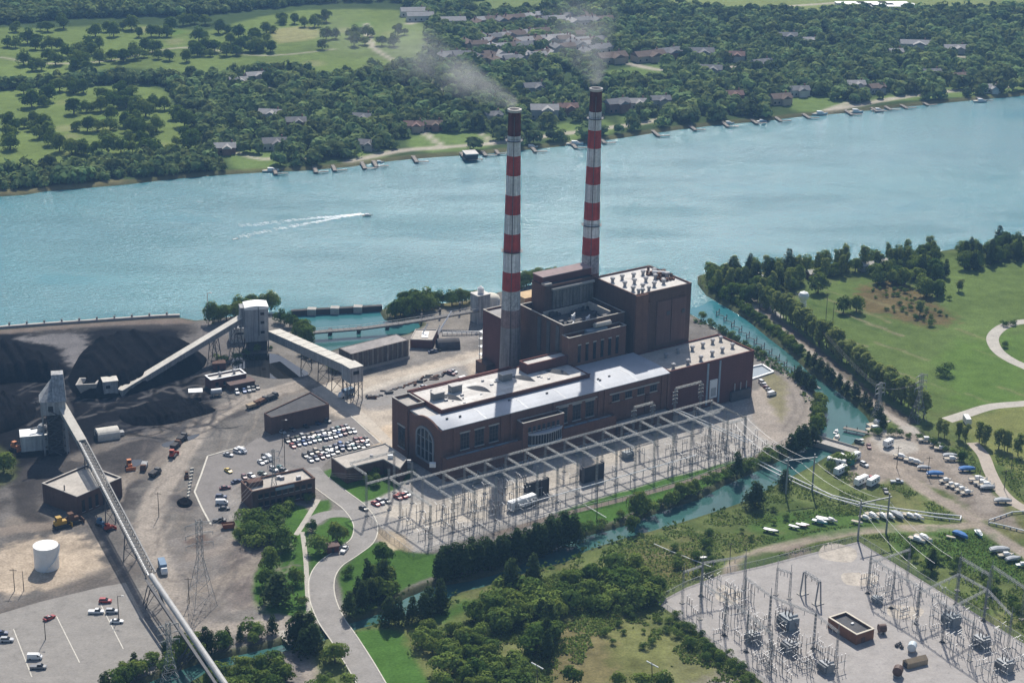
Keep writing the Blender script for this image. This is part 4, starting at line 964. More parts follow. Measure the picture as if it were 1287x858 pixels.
# annex with the notched plan
o = poly_bld('office_annex', 'notched flat-roofed brick annex between car park and switchyard gantry', 'building', [(416.3, 573.9), (484.4, 556.2), (512, 575.5), (503, 588), (482, 576.4), (435.4, 587.9)], 7.0, brick_d, roof_tan)
for x, y, s in ((6, 2, 1.1), (-2, 3, .7), (14, -2, .8), (24, -6, 1.3)): MB().box(x - s, x + s, y - s * .7, y + s * .7, 6.56, 6.6 + s * 1.3).build('air_handler', white if s > 1 else vent_m, o)
# long dark shed by the inlet
o, ln, dp = rect_bld('storage_shed', 'long dark sheeted shed beside the turquoise inlet, grey roof', 'shed', (441, 445), (513.6, 427), (418.5, 439), 9.4, mat('rusty_dark_sheeting', (.115, .095, .085), .85, .2, .2, .2, fine=.1, streak=.4), mat('mottled_roof', (.30, .275, .26), .9, .25, .15, .15, fine=.15), par=.1, cop=None)
mb = MB()
for k in range(12): x = 1 + k * (ln - 2) / 11; mb.box(x - .45, x + .45, -.28, -.004, 1.5, 9.2)
mb.build('wall_rib', grime, o); MB().box(-.2, ln + .2, -.7, -.3, 0, 1.4).build('plinth', concrete, o)
o = poly_bld('screen_house', 'small flat-roofed red brick house beside inlet, crane boom behind', 'building', [(522, 413), (550, 413.5), (543.5, 427), (515.5, 426)], 4.6, brick_r, roof_tan)
MB().box(-1, 2.2, -4, 4, 4.15, 4.5).build('roof_sheet', white, o)
# dark round-topped hut
def hut(name, label, px, py, L_, Wd, Hh, rz, m, cat='shed', n=10):
    o = thing(name, label, cat, G(px, py), rz); P = [(Wd / 2 * math.cos(math.pi * i / n), Hh * math.sin(math.pi * i / n)) for i in range(n + 1)]
    mb = MB(); m_ = n + 1; mb.add([(-L_ / 2, y, z) for y, z in P] + [(L_ / 2, y, z) for y, z in P], [(i, i + 1, m_ + i + 1, m_ + i) for i in range(n)] + [tuple(range(m_ - 1, -1, -1)), tuple(range(m_, 2 * m_))])
    mb.build('shell', m, o); MB().box(-L_ / 2 - .1, -L_ / 2 - .004, -Wd * .2, Wd * .2, 0, Hh * .6).build('door', blk, o); return o
hut('storage_hut', 'dark round-topped hut on the gravel near the inlet house', 563, 436, 11, 9, 4.4, math.radians(12), mat('dark_canvas', (.055, .052, .056), .8, .25, .4, .2, fine=.15))
# brick shop with pale roof and brown lean-to
o, ln, dp = rect_bld('workshop', 'small red brick workshop with pale roof by the pond', 'building', (265, 477.8), (309.6, 469.2), (256.6, 472), 5.0, brick_r, roof_pale, cop=white)
for x in (ln * .35, ln * .75): roof_vent(x, dp * .55, 4.4, o, .9)
wall_windows(o, (3, 7), 1.5, 3.4)
le = MB().box(ln * .40, ln + 1.5, -6, -.01, 0, 3.0).build('lean_to', brick_d, o); MB().box(ln * .40 - .3, ln + 1.8, -6.3, -.012, 3.003, 3.3).build('roof', mat('brown_roof', (.13, .085, .075), .85, .15), le)
o = thing('brick_hut', 'tiny red brick hut behind the pale-roofed workshop', 'hut', G(268, 465), math.radians(15)); MB().box(0, 6, 0, 4, 0, 3).build('wall', brick_r, o); MB().box(-.2, 6.2, -.2, 4.2, 3.003, 3.25).build('roof', brick_d, o); MB().box(2, 3, -.1, -.003, 0, 2.1).build('door', blk, o)
o = thing('canopy', 'small white canopy on posts beside the brick workshop', 'canopy', G(246, 499), math.radians(10)); MB().box(-3.2, 3.2, -2.4, 2.4, 3.2, 3.45).build('roof', white, o)
for x in (-2.9, 2.9):
    for y in (-2.1, 2.1): MB().bar((x, y, 0), (x, y, 3.2), .2).build('post', steel_d, o)
o = thing('gas_tank', 'short silver tank on saddles in front of the brick workshop', 'tank', G(272, 497), math.radians(20)); MB().bar((-2.4, 0, 2), (2.4, 0, 2), 2.9, n=16).build('shell', steel, o)
for x in (-1.5, 1.5): MB().box(x - .25, x + .25, -1, 1, 0, .9).build('saddle', concrete, o)
# white storage tank
tk = thing('storage_tank', 'bright white cylindrical oil tank standing on tan dirt', 'tank', G(59, 712.5) + Vector((0, .2, 0)))
MB().lathe([(4.55, 0), (4.55, 9.0)], 40).build('shell', white, tk, smooth=False); MB().lathe([(4.65, 9.003), (4.65, 9.12), (.2, 9.6)], 40).build('roof', white, tk)
st = MB()
for k in range(16): a0, a1 = -1.6 + k * .12, -1.6 + (k + 1) * .12; st.bar((4.9 * math.cos(a0), 4.9 * math.sin(a0), k * .56), (4.9 * math.cos(a1), 4.9 * math.sin(a1), k * .56 + .56), .5, .1)
st.build('spiral_stair', white, tk)
# dome tank, silo and service buildings left of the boiler house
tk = thing('dome_tank', 'pale dome-topped tank beyond the nearer striped chimney', 'tank', G(616, 392)); MB().lathe([(5.0, 0), (5.0, 7.6)], 32).build('shell', whitewash, tk); MB().lathe([(5.1, 7.603), (4.6, 8.7), (3.4, 9.6), (1.8, 10.2), (.2, 10.4)], 32).build('dome', mat('cream_dome', (.62, .58, .48), .7, .08), tk, smooth=True)
tk = thing('ash_silo', 'slim pale silo with conical cap beside the dome tank', 'silo', G(608, 402)); MB().lathe([(2.4, 0), (2.4, 8.6)], 24).build('shell', conv_grey, tk); MB().lathe([(2.5, 8.603), (.2, 10.6)], 24).build('cap', white, tk)
o = thing('ash_house', 'grey boxy ash house with rooftop bins beside the red wing', 'building', G(623, 406), AX); MB().box(-9, -1.5, 3, 10, 0, 15).build('wall', conv_grey, o); MB().box(-9.2, -1.3, 2.8, 10.2, 15.003, 15.3).build('roof', roof_pale, o); MB().lathe([(1.6, 15.303), (1.6, 18), (.3, 19)], 16, -5, 6.5).build('bin', white, o)
o = thing('pipe_tower', 'thin steel service tower with platforms left of red wing', 'tower', G(608, 455), AX)
for x in (-1.5, 1.5):
    for y in (-1.5, 1.5): MB().bar((x, y, 0), (x, y, 16), .25).build('leg', steel, o)
for z in (4, 8, 12, 15.6): MB().box(-2, 2, -2, 2, z, z + .25).build('platform', steel, o)
MB().bar((0, 0, 0), (0, 0, 17), 1.7, n=12).build('riser_pipe', whitewash, o)
# pond and settling basins
m_pond = bpy.data.materials.new('pond_water'); m_pond.use_nodes = True; b_ = m_pond.node_tree.nodes['Principled BSDF']; b_.inputs['Base Color'].default_value = (.016, .015, .013, 1); b_.inputs['Roughness'].default_value = .03; b_.inputs['IOR'].default_value = 1.75
sheet('pond', smooth_line(W2([(291, 453), (303, 447), (330, 444), (350, 446), (372, 459), (388, 469), (374, 474), (345, 476), (316, 471), (294, 464)]), 4, True), .035, m_pond)
for k_, pp in enumerate(([(203, 558), (222, 552), (250, 545), (244, 551), (226, 557), (210, 562)], [(160, 580), (176, 577), (180, 582), (166, 587)], [(212, 563), (222, 560), (218, 566)])): sheet('puddle', smooth_line(W2(pp), 4, True), .03, m_pond)
m_basin = bpy.data.materials.new('basin_water'); m_basin.use_nodes = True; b_ = m_basin.node_tree.nodes['Principled BSDF']; b_.inputs['Base Color'].default_value = (.30, .34, .36, 1); b_.inputs['Roughness'].default_value = .05
B = thing('settling_basin', 'narrow pale settling basin behind the tall boiler block', 'basin', UV(0, 0), AX)
MB().box(-14, -2, 26.2, 34, -.6, .05).build('water', m_basin, B)
for x0, x1, y0, y1 in ((-14.6, -14.01, 25.8, 34.5), (-1.99, -1.4, 25.8, 34.5), (-14, -2, 34.01, 34.5), (-14, -2, 25.8, 26.19)): MB().box(x0, x1, y0, y1, -.6, .5).build('rim_wall', concrete, B)
B = thing('settling_basin', 'triangular white-rimmed basin at right end of red annex', 'basin', G(946, 476), 0)
pw = [(0, 0), (15, 5.5), (3, 12), (-2, 7)]; q_ = [G(942, 478), G(972, 468), G(958, 459), G(944, 462)]; pw = [(p.x - B.location.x, p.y - B.location.y) for p in q_]
MB().prism(pw, -.2, .06).build('water', m_basin, B); mb = MB()
for i in range(4): mb.bar((*pw[i], .35), (*pw[(i + 1) % 4], .35), .9, .7)
mb.build('rim_wall', white, B)
# seawall along the coal yard and breakwater at the inlet
def wall_line(name, label, pts, w, h0, h1, m, cat='wall', cap=None):
    P = [G(x, y) for x, y in pts]; o = thing(name, label, cat, P[0]); mb = MB()
    for p, q in zip(P[:-1], P[1:]): a, b = p - P[0], q - P[0]; mb.bar((a.x, a.y, (h0 + h1) / 2), (b.x, b.y, (h0 + h1) / 2), w, h1 - h0)
    mb.build('wall', m, o)
    if cap:
        mb = MB()
        for p, q in zip(P[:-1], P[1:]): a, b = p - P[0], q - P[0]; mb.bar((a.x, a.y, h1 + .13), (b.x, b.y, h1 + .13), w + .3, .25)
        mb.build('coping', cap, o)
    return o
sw = wall_line('seawall', 'long seawall with pale top edging the coal yard along the river', [(-60, 417.5), (0, 412.5), (60, 408), (140, 402.5), (200, 398.5), (226, 397.5)], 1.4, -4, .9, concrete, 'seawall', coping)
for k in range(11):
    p = G(-10 + 22 * k, 412.2 - 1.45 * k); tag(MB().lathe([(.5, .9), (.38, 1.6), (.65, 1.8), (.65, 2.0)], 10).build('bollard', blk, loc=(p.x, p.y, .2)), 'black mooring bollard along the seawall top by the coal yard', 'bollard', 'mooring bollards along the seawall')
bk = wall_line('breakwater', 'dark breakwater wall across the mouth of the turquoise inlet', [(366, 393), (400, 391), (440, 389), (480, 386.5)], 2.6, -4, 1.4, mat('tarred_timber', (.06, .055, .05), .9, .3), 'breakwater')
for px, py in ((392, 391.4), (421, 390), (450, 388.4)):
    c = G(px, py) - bk.location; MB().rbox(c.x, c.y, -4, 4.5, 4.2, 5.8, 0).build('buttress', concrete, bk)
# pipe trestle over the inlet up to the ash house
tp = [G(380, 418, 2.4), G(455, 412, 2.6), G(500, 406, 3.5), G(530, 401.5, 4.5), G(602, 389, 9)]
o = thing('pipe_trestle', 'long thin trestle bridge with railings crossing the inlet toward the ash house', 'bridge', (tp[0].x, tp[0].y, 0)); a = rel(o, *tp)
mb = MB(); rl = MB()
for p, q in zip(a[:-1], a[1:]):
    box_along(mb, p, q, 3.2, -.8, 0); d = (q - p).normalized(); s = Vector((d.y, -d.x, 0)).normalized() * 1.5; n = int((q - p).length / 3)
    for sg in (-1, 1):
        rl.bar(p + s * sg + Vector((0, 0, 1.2)), q + s * sg + Vector((0, 0, 1.2)), .1)
        for k in range(n + 1): c = p.lerp(q, k / n) + s * sg; rl.bar(c, c + Vector((0, 0, 1.25)), .1)
mb.build('deck', mat('trestle_deck', (.17, .16, .15), .85, .2), o); rl.build('railing', steel, o)
for px, py in ((415, 416), (451, 413.5), (487, 409), (530, 403), (553, 399), (578, 394)):
    c = G(px, py) - o.location; t = 2.0 if px < 500 else 3.0 + (px - 500) * .05
    MB().rbox(c.x, c.y, -5, 2.0 if px < 500 else 1.0, 2.4, 5 + t - .8, 0).build('pier', blk, o)
# white pipe fence on the ash lot
o = thing('pipe_fence', 'low white pipe rack fence on the gravel behind the chimney', 'fence', G(556, 420)); p, q = G(556, 421) - o.location, G(605, 420) - o.location; mb = MB()
for z in (.8, 1.6): mb.bar(p + Vector((0, 0, z)), q + Vector((0, 0, z)), .35)
mb.build('rail', white, o); mb = MB()
for k in range(9): c = p.lerp(q, k / 8); mb.bar(c, c + Vector((0, 0, 2)), .3)
mb.build('post', white, o)
# crane boom by the screen house
o = thing('crane', 'small crane with a lattice boom beside the red brick inlet house', 'crane', G(527, 431)); MB().rbox(0, 0, .2, 3.5, 2.4, 1.8, .3).build('cab', mat('ochre_paint', (.35, .25, .10), .6, .2), o); MB().rbox(0, 0, 0, 4.2, 3, .6, .3).build('track', blk, o)
b2 = MB(); b2.bar((0, 0, 1.5), (4, 3, 9), .5).bar((0, .5, 1.5), (4, 3.5, 9), .3); b2.build('boom', white, o)
o = thing('crane', 'derrick leaning over the flat roof of the red inlet house', 'crane', G(549, 424)); MB().rbox(0, 0, 0, 2, 2, 1.6).build('base', steel_d, o); mb = MB()
mb.bar((0, 0, 1.6), (7, 9, 11), .45).bar((.6, -.4, 1.6), (7, 9, 11), .3).bar((0, 0, 1.6), (1.4, 2, 6), .3); mb.build('boom', white, o)
# mooring posts along the discharge channel
rg = random.Random(3)
for k in range(13):
    p = G(892 + 9.4 * k, 397.5 + 7.2 * k, -1.5) + AU * 5.5
    o = thing('mooring_frame', '%s timber mooring frame from the river end of the channel bank' % ORD[k], 'mooring', (p.x, p.y, -1.5), AX + .5, 'timber mooring frames along the channel bank')
    for j in (-1, 1): MB().bar((j * 2.0, 0, -2), (j * 2.0, 0, 2.6), .38, n=8).build('pile', blk, o)
    MB().bar((-2.6, 0, 1.5), (2.6, 0, 1.5), .32).build('crossbeam', steel_d, o); MB().bar((-3, .0, .9), (-3, -4.5, .9), .28).build('walkway', grime, o)
# road bridge over the canal at the boat yard
b = G(1022, 552); e = G(1069, 566); d = (e - b); o = thing('canal_bridge', 'flat concrete dam bridge closing the canal beside boat yard', 'bridge', b, math.atan2(d.y, d.x))
MB().box(-2, d.length + 2, -3.6, 3.6, -4, .25).build('deck', concrete, o)
for y in (-3.6, 3.25): MB().box(-2, d.length + 2, y, y + .35, .253, 1.1).build('parapet', coping, o)
# ================================================================== PAVED GROUND: lots, roads, kerbs, markings
def asphalt(name, col, cracks=.12):
    m = mat(name, col, .93, .13, .16, .12, fine=.10); nt = m.node_tree; N = nt.nodes; L = nt.links
    b = N['Principled BSDF']; src = b.inputs['Base Color'].links[0].from_socket
    tc = N.new('ShaderNodeTexCoord'); v = N.new('ShaderNodeTexVoronoi'); v.feature = 'DISTANCE_TO_EDGE'; v.inputs['Scale'].default_value = .16
    nz = N.new('ShaderNodeTexNoise'); nz.inputs['Scale'].default_value = .3; mx = N.new('ShaderNodeVectorMath'); mx.operation = 'MULTIPLY_ADD'; mx.inputs[1].default_value = (4, 4, 4)
    L.new(tc.outputs['Object'], nz.inputs['Vector']); L.new(nz.outputs['Color'], mx.inputs[0]); L.new(tc.outputs['Object'], mx.inputs[2]); L.new(mx.outputs[0], v.inputs['Vector'])
    mr = N.new('ShaderNodeMapRange'); mr.inputs['From Max'].default_value = .02; mr.inputs['To Min'].default_value = 1 - cracks; mr.inputs['To Max'].default_value = 1
    L.new(v.outputs['Distance'], mr.inputs['Value'])
    st = N.new('ShaderNodeTexNoise'); st.inputs['Scale'].default_value = .55; st.inputs['Detail'].default_value = 2
    L.new(tc.outputs['Object'], st.inputs['Vector']); m2 = N.new('ShaderNodeMapRange'); m2.inputs['From Min'].default_value = .62; m2.inputs['From Max'].default_value = .72; m2.inputs['To Min'].default_value = 1; m2.inputs['To Max'].default_value = .78
    L.new(st.outputs['Fac'], m2.inputs['Value'])
    mm = N.new('ShaderNodeMath'); mm.operation = 'MULTIPLY'; L.new(mr.outputs[0], mm.inputs[0]); L.new(m2.outputs[0], mm.inputs[1])
    sc = N.new('ShaderNodeVectorMath'); sc.operation = 'SCALE'; L.new(src, sc.inputs[0]); L.new(mm.outputs[0], sc.inputs['Scale']); L.new(sc.outputs[0], b.inputs['Base Color'])
    return m
asp = asphalt('asphalt', (.215, .198, .185)); asp_old = asphalt('old_asphalt', (.262, .245, .224), .14); asp_road = asphalt('road_asphalt', (.275, .258, .24), .08)
yard_g = asphalt('crushed_stone', (.335, .313, .295), .0); path_c = asphalt('path_concrete', (.42, .39, .34), .1)
kerb_m = mat('kerb_stone', (.55, .52, .45), .85, .15, .4, .2)
line_m = mat('road_paint', (.56, .53, .46), .7, .2, .8, .2)
def strip(line, w0, w1=None, n=None):
    """left and right edges of a band along a 2-D line"""
    Ln = np.array(line); t = np.gradient(Ln, axis=0); t /= np.linalg.norm(t, axis=1)[:, None] + 1e-9
    nn = np.stack([-t[:, 1], t[:, 0]], 1); return Ln + nn * w0, Ln + nn * (w1 if w1 is not None else -w0)
def band(name, pts, width, z, m, kind='structure', sm=True, raised=None):
    Ln = smooth_line(W2(pts), 7) if sm else W2(pts); a, b = strip(Ln, width / 2); mb = MB(); n = len(Ln)
    mb.add([(p[0], p[1], z) for p in a] + [(p[0], p[1], z) for p in b], [(n + i, n + i + 1, i + 1, i) for i in range(n - 1)])
    return tag(mb.build(name, m), kind=kind), Ln
def kerb(name, line, off, w=.35, h=.14, z=0.0, m=None):
    a, b = strip(line, off + w / 2, off - w / 2); n = len(line); mb = MB()
    mb.add([(p[0], p[1], z) for p in a] + [(p[0], p[1], z) for p in b] + [(p[0], p[1], z + h) for p in a] + [(p[0], p[1], z + h) for p in b],
           [(i + 1, i, 2 * n + i, 2 * n + i + 1) for i in range(n - 1)] + [(n + i, n + i + 1, 3 * n + i + 1, 3 * n + i) for i in range(n - 1)] + [(3 * n + i, 3 * n + i + 1, 2 * n + i + 1, 2 * n + i) for i in range(n - 1)])
    return tag(mb.build(name, m or kerb_m), kind='structure')
LOT = [(245, 618), (254, 596), (262, 574), (285, 567), (308, 561), (322, 551), (334, 549), (414, 531), (441, 523), (478, 556), (418, 573), (396, 596), (380, 590), (301, 606), (288, 618), (284, 640), (289, 656), (264, 657), (254, 638)]
sheet('parking_lot', W2(LOT), .024, asp)
kerb('lot_kerb', W2([(265, 659), (254, 639), (244.5, 618), (253, 596), (261, 573), (285, 566), (307, 560.5)]), 0, .7, .16)
kerb('lot_kerb', W2([(441, 523), (479, 557)]), 0, .5, .16)
sheet('overflow_lot', W2([(-80, 795), (0, 771), (50, 756), (128, 737), (158, 732), (188, 790), (214, 828), (190, 846), (110, 880), (-120, 900)]), .024, asp_old)
sheet('rear_lot', W2([(450, 503), (500, 484), (572, 460), (590, 470), (560, 487), (505, 505), (462, 513)]), .024, asphalt('rear_asphalt', (.26, .245, .23), .1))
sheet('concrete_apron', W2([(392, 489), (420, 478), (436, 500), (470, 530), (500, 560), (486, 560), (441, 521), (416, 506)]), .02, asphalt('apron_concrete', (.47, .415, .345), .1))
_, ln = band('plant_road', [(388, 588), (403, 605), (424, 621), (446, 638), (459, 658), (456, 678), (438, 693), (416, 708), (405, 726), (405, 750), (416, 778), (433, 803), (455, 838), (480, 882)], 9.2, .028, asp_road)
kerb('road_kerb', ln[6:], 4.7, .4); kerb('road_kerb', ln[8:], -4.7, .4)
_, ln2 = band('plant_road', [(452, 648), (430, 645), (405, 648), (386, 660)], 6.5, .032, asp_road)
band('footpath', [(372, 672), (383, 655), (396, 634), (400, 627)], 2.2, .040, path_c); band('footpath', [(380, 668), (384, 700), (386, 735), (388, 768)], 1.8, .044, path_c)
band('park_road', [(1620, 396), (1450, 398), (1330, 402), (1287, 404), (1262, 410), (1248, 423), (1252, 438), (1268, 451), (1300, 466), (1420, 520), (1560, 590)], 6.2, .03, path_c)
band('park_road', [(1620, 480), (1450, 490), (1330, 503), (1287, 507), (1245, 511), (1212, 521), (1190, 528)], 6.5, .03, path_c)
band('park_path', [(1222, 556), (1236, 572), (1244, 592), (1256, 614), (1275, 632), (1310, 650), (1400, 700), (1520, 770)], 5.5, .03, asphalt('path_gravel', (.40, .345, .29), .0))
band('track', [(620, 672), (700, 648), (780, 628), (860, 606), (940, 578), (985, 562)], 3.2, .03, mat('track_dirt', (.20, .165, .135), .95, .2, .3, .1, fine=.15))
PAD = [(826, 757), (862, 738), (905, 722), (960, 710), (1010, 697), (1079, 680), (1130, 711), (1185, 745), (1290, 810), (1420, 890), (1330, 1000), (1090, 1000), (1010, 900), (960, 858), (905, 816)]
sheet('substation_pad', W2(PAD), .026, yard_g)
sheet('service_platform', W2([(346, 794), (357, 791), (376, 806), (364, 811)]), .05, path_c)
for pts in ([(1040, 682), (1075, 690), (1070, 706), (1030, 700)], [(1060, 720), (1100, 722), (1098, 735), (1064, 734)], [(905, 735), (930, 742), (925, 760), (900, 752)], [(1120, 760), (1160, 765), (1150, 778), (1118, 774)]):
    sheet('gravel_patch', smooth_line(W2(pts), 4, True), .036, mat('tan_stone', (.42, .375, .32), .95, .25, .3, .1, fine=.15))
mb = MB(); z = .034
def ln_mark(p, q, w=.35): a, b = G(*p), G(*q); mb.bar((a.x, a.y, z), (b.x, b.y, z), w, .008)
for k in range(13): x = 371 + 6.5 * k; y = 566 - 1.65 * k; ln_mark((x - 13, y - 13), (x + 1, y + 1), .14)
for k in range(14): x = 391 + 6.6 * k; y = 583 - 2.05 * k; ln_mark((x - 13, y - 13), (x, y), .14)
for p, q in (((71, 774), (100, 832)), ((124, 754), (155, 815)), ((17, 790), (40, 850))): ln_mark(p, q, .32)
for k in range(7): ln_mark((60 + 0.0 * k, 770), (60, 770), .1)
tag(mb.build('parking_markings', line_m), kind='structure')
# orange-edged loose concrete blocks along the lot
for k in range(9):
    p = G(251 - .55 * k, 590 + 4.3 * k) + Vector((-3.2, 0, 0)); tag(MB().rbox(0, 0, 0, 1.5, .7, .8, .5 + .1 * k).build('concrete_block', kerb_m, loc=p), '%s loose concrete block from the top, in the row outside the lot kerb' % ORD[k], 'block', 'concrete blocks along the parking lot')
# ================================================================== SWITCHYARD AND SUBSTATION
gal = mat('lattice_steel', (.27, .28, .28), .6, .1, .5, .35, metal=.25); gal_d = mat('aged_lattice_steel', (.26, .27, .28), .65, .15, .5, .35, metal=.25)
porc = mat('porcelain', (.10, .065, .05), .35, .2, 1, .5); porc_g = mat('grey_porcelain', (.30, .31, .33), .4, .15, 1, .5); xf_m = mat('transformer_paint', (.22, .25, .27), .6, .15, .5, .35)
wire_d = mat('dull_wire', (.20, .20, .20), .7, .05)
wire_m = mat('aluminium_wire', (.55, .55, .55), .5, .05, 1, .4, metal=.3)
def lattice(mb, p, q, w, t=.09, seg=1.2, w2=None):
    """Square lattice member from p to q."""
    p = Vector(p); q = Vector(q); d = q - p; Ln = d.length; d.normalize(); up = Vector((0, 0, 1)) if abs(d.z) < .9 else Vector((1, 0, 0)); a = d.cross(up).normalized(); b = a.cross(d).normalized(); w2 = w2 or w
    cs = ((-1, -1), (1, -1), (1, 1), (-1, 1)); at = lambda f, c: p + d * Ln * f + (a * c[0] + b * c[1]) * (w + (w2 - w) * f) / 2
    for c in cs: mb.bar(at(0, c), at(1, c), t)
    n = max(2, int(Ln / seg))
    for k in range(n):
        for i in range(4):
            c0, c1 = cs[i], cs[(i + 1) % 4]
            if k % 2: c0, c1 = c1, c0
            mb.bar(at(k / n, c0), at((k + 1) / n, c1), t * .62)
    return mb
def lat_mesh(h, w, t=.1, seg=1.3, w2=None): m = MB(); lattice(m, (0, 0, 0), (0, 0, h), w, t, seg, w2); return m
gy = thing('switchyard_gantry', 'long grid of lattice steel gantries on many columns along the hall front', 'gantry', UV(0, 0), AX)
proto_col = {}
def column(parent, u, v, h, w=.65, m=gal, zb=0.0, name='column'):
    k = (round(h, 1), w, m.name)
    if k not in proto_col:
        o = lat_mesh(h, w, .085, 1.4).build(name, m, parent); MB().box(-.7, .7, -.7, .7, 0, .35).build('footing', concrete, o); proto_col[k] = o
    else:
        s = proto_col[k]; o = s.copy(); COL.objects.link(o); reg(o, parent)
        for g_ in kids_of(s): c = g_.copy(); COL.objects.link(c); reg(c, o)
    o.location = (u, v, zb); return o
def beam(parent, p, q, w=.6, m=gal, name='beam', t=.12): b = MB(); lattice(b, p, q, w, t * .8, 1.5); return b.build(name, m, parent)
GZ = 14.0
us = [-196 + 10.1 * k for k in range(16)]
for u in us: column(gy, u, -22.4, GZ); column(gy, u, -44.6, GZ + (2.5 if us.index(u) % 2 else 4.5))
for k in range(2): column(gy, -206.5, (-22.4, -44.6)[k], GZ)
for u in us: beam(gy, (u, -22.4, GZ), (u, -45, GZ), name='cross_beam')
for v, u0, u1 in ((-22.4, -207, -44.0), (-34.2, -196, -50)): beam(gy, (u0, v, GZ + .75), (u1, v, GZ + .75), .62, name='long_beam', t=.12)
beam(gy, (-44.5, -31, GZ), (-44.5, -45, GZ), name='cross_beam'); beam(gy, (-54, -45, GZ), (-44.5, -45, GZ), name='cross_beam'); beam(gy, (-54, -31, GZ), (-44.5, -31, GZ), name='cross_beam'); column(gy, -44.5, -31, GZ); column(gy, -44.5, -45, GZ)
for k in range(9): MB().bar((-200, -24 - 2.4 * k, 12.4), (-48, -24 - 2.4 * k, 12.4), .045).build('strung_conductor', wire_d, gy)
# portal bays at the left end
for u, v in ((-217, -14), (-206.5, -14), (-195.5, -13.7)): column(gy, u, v, GZ + 4)
beam(gy, (-217, -14, GZ), (-195.5, -13.7, GZ), name='long_beam', t=.15); beam(gy, (-206.5, -14, GZ), (-206.5, -45, GZ), name='cross_beam'); beam(gy, (-195.5, -14, GZ), (-196, -22, GZ), name='cross_beam')
beam(gy, (-217, -14, GZ + 4), (-217, -2, GZ + 4), name='cross_beam'); beam(gy, (-217, -1, GZ + 4), (-196, -1, GZ + 4), name='long_beam'); column(gy, -196, -1, GZ + 4)
# tall portals at the hall wall
for u0, u1, zt in ((-76.8, -66.2, 13.6), (-53.5, -38.5, 17.5)):
    o = thing('wall_portal', 'steel portal with insulator arms against the brick wall, %s' % ('left of the white door' if u0 < -60 else 'straddling the white loading door'), 'portal', UV(u0, -8), AX)
    for x in (0, u1 - u0):
        c = MB(); lattice(c, (x, 0, 0), (x, 0, zt), .7, .11); c.build('column', gal, o)
        for k in range(4): MB().bar((x - 1.4, 0, zt - 1.5 - 1.7 * k), (x + 1.4, 0, zt - 1.5 - 1.7 * k), .22).bar((x - 1.3, 0, zt - 2.3 - 1.7 * k), (x - 1.3, 0, zt - 1.5 - 1.7 * k), .35).bar((x + 1.3, 0, zt - 2.3 - 1.7 * k), (x + 1.3, 0, zt - 1.5 - 1.7 * k), .35).build('insulator_arm', gal, o)
    c = MB(); lattice(c, (0, 0, zt), (u1 - u0, 0, zt), .7, .12); c.build('beam', gal, o)
# white bus pipe in front and its posts
o = thing('bus_pipe', 'long straight white pipe on posts along the front of the switchyard', 'pipe', UV(-166, -47.2), AX)
MB().bar((0, 0, 4.6), (92, 0, 4.6), .42, n=8).build('pipe', white, o)
for k in range(14): MB().bar((3 + 6.7 * k, 0, 0), (3 + 6.7 * k, 0, 4.4), .22).build('post', gal_d, o)
o = thing('bus_pipe', 'bright white pipe pair crossing the right end of the switchyard down to canal', 'pipe', UV(-58, -20), AX); a = [UV(-66, -22, 14.5) - o.location, G(940, 556, 6) - o.location, G(951, 574, .9) - o.location]
a = [AXI @ p for p in a] if False else [Vector((p.dot(AU), p.dot(AV), p.z)) for p in a]
for s in (0, 2.2): MB().bar(a[0] + Vector((s, 0, 0)), a[1] + Vector((s, 0, 0)), .4, n=8).build('pipe', white, o)
# insulated bus supports, disconnectors: built once, copied
def bus_support(h=5.0, arms=3, w=2.4):
    mb = MB(); mb.m(0).bar((-w / 2, 0, 0), (-w / 2, 0, h * .55), .15).bar((w / 2, 0, 0), (w / 2, 0, h * .55), .15).bar((-w / 2 - .5, 0, h * .55), (w / 2 + .5, 0, h * .55), .24)
    for k in range(arms):
        x = -w / 2 + w * k / (arms - 1); mb.m(1).bar((x, 0, h * .56), (x, 0, h), .24, n=6, w2=.14).m(2).bar((x - .25, 0, h), (x + .25, 0, h), .16)
    mb.m(2).bar((-w / 2, 0, h + .1), (-w / 2, 1.6, h + .6), .1); return mb
SUP = [bus_support(4.6, 3, 2.4), bus_support(6.2, 3, 3.0), bus_support(3.6, 4, 3.0), bus_support(7.5, 2, 1.6)]
SUP_O = {}
def place_sup(p, rz, label, group, rg):
    k = (rg.randrange(4), group)
    if k not in SUP_O: o = SUP[k[0]].build('bus_support', [gal_d, rg.choice([porc, porc_g]), wire_m]); SUP_O[k] = o
    else: o = SUP_O[k].copy(); COL.objects.link(o)
    o.location = p; o.rotation_euler.z = rz; tag(o, label, 'insulator', group); return o
rg = random.Random(12)
n = 0
for i in range(9):
    for j in range(8):
        u = -210 + 7.6 * i + rg.uniform(-1.6, 1.6); v = -50.5 + 4.1 * j + rg.uniform(-1.2, 1.2)
        if rg.random() < .14 or (v > -27 and u < -193) or (j > 5 and i < 4): continue
        place_sup(UV(u, v), AX + rg.choice([0, 0, math.pi / 2]), 'slim insulator stand in the crowded left end of the hall switchyard', 'insulator stands at the left end of the switchyard', rg); n += 1
for i in range(13):
    for j in range(4):
        u = -137 + 4.6 * i + rg.uniform(-1.4, 1.4); v = -49 + 6.0 * j + rg.uniform(-1.5, 1.5)
        if rg.random() < .5 or (u < -92 and rg.random() < .6): continue
        place_sup(UV(u, v), AX + rg.choice([0, math.pi / 2]), 'slim insulator stand in the open middle of the hall switchyard', 'insulator stands in the middle of the switchyard', rg)
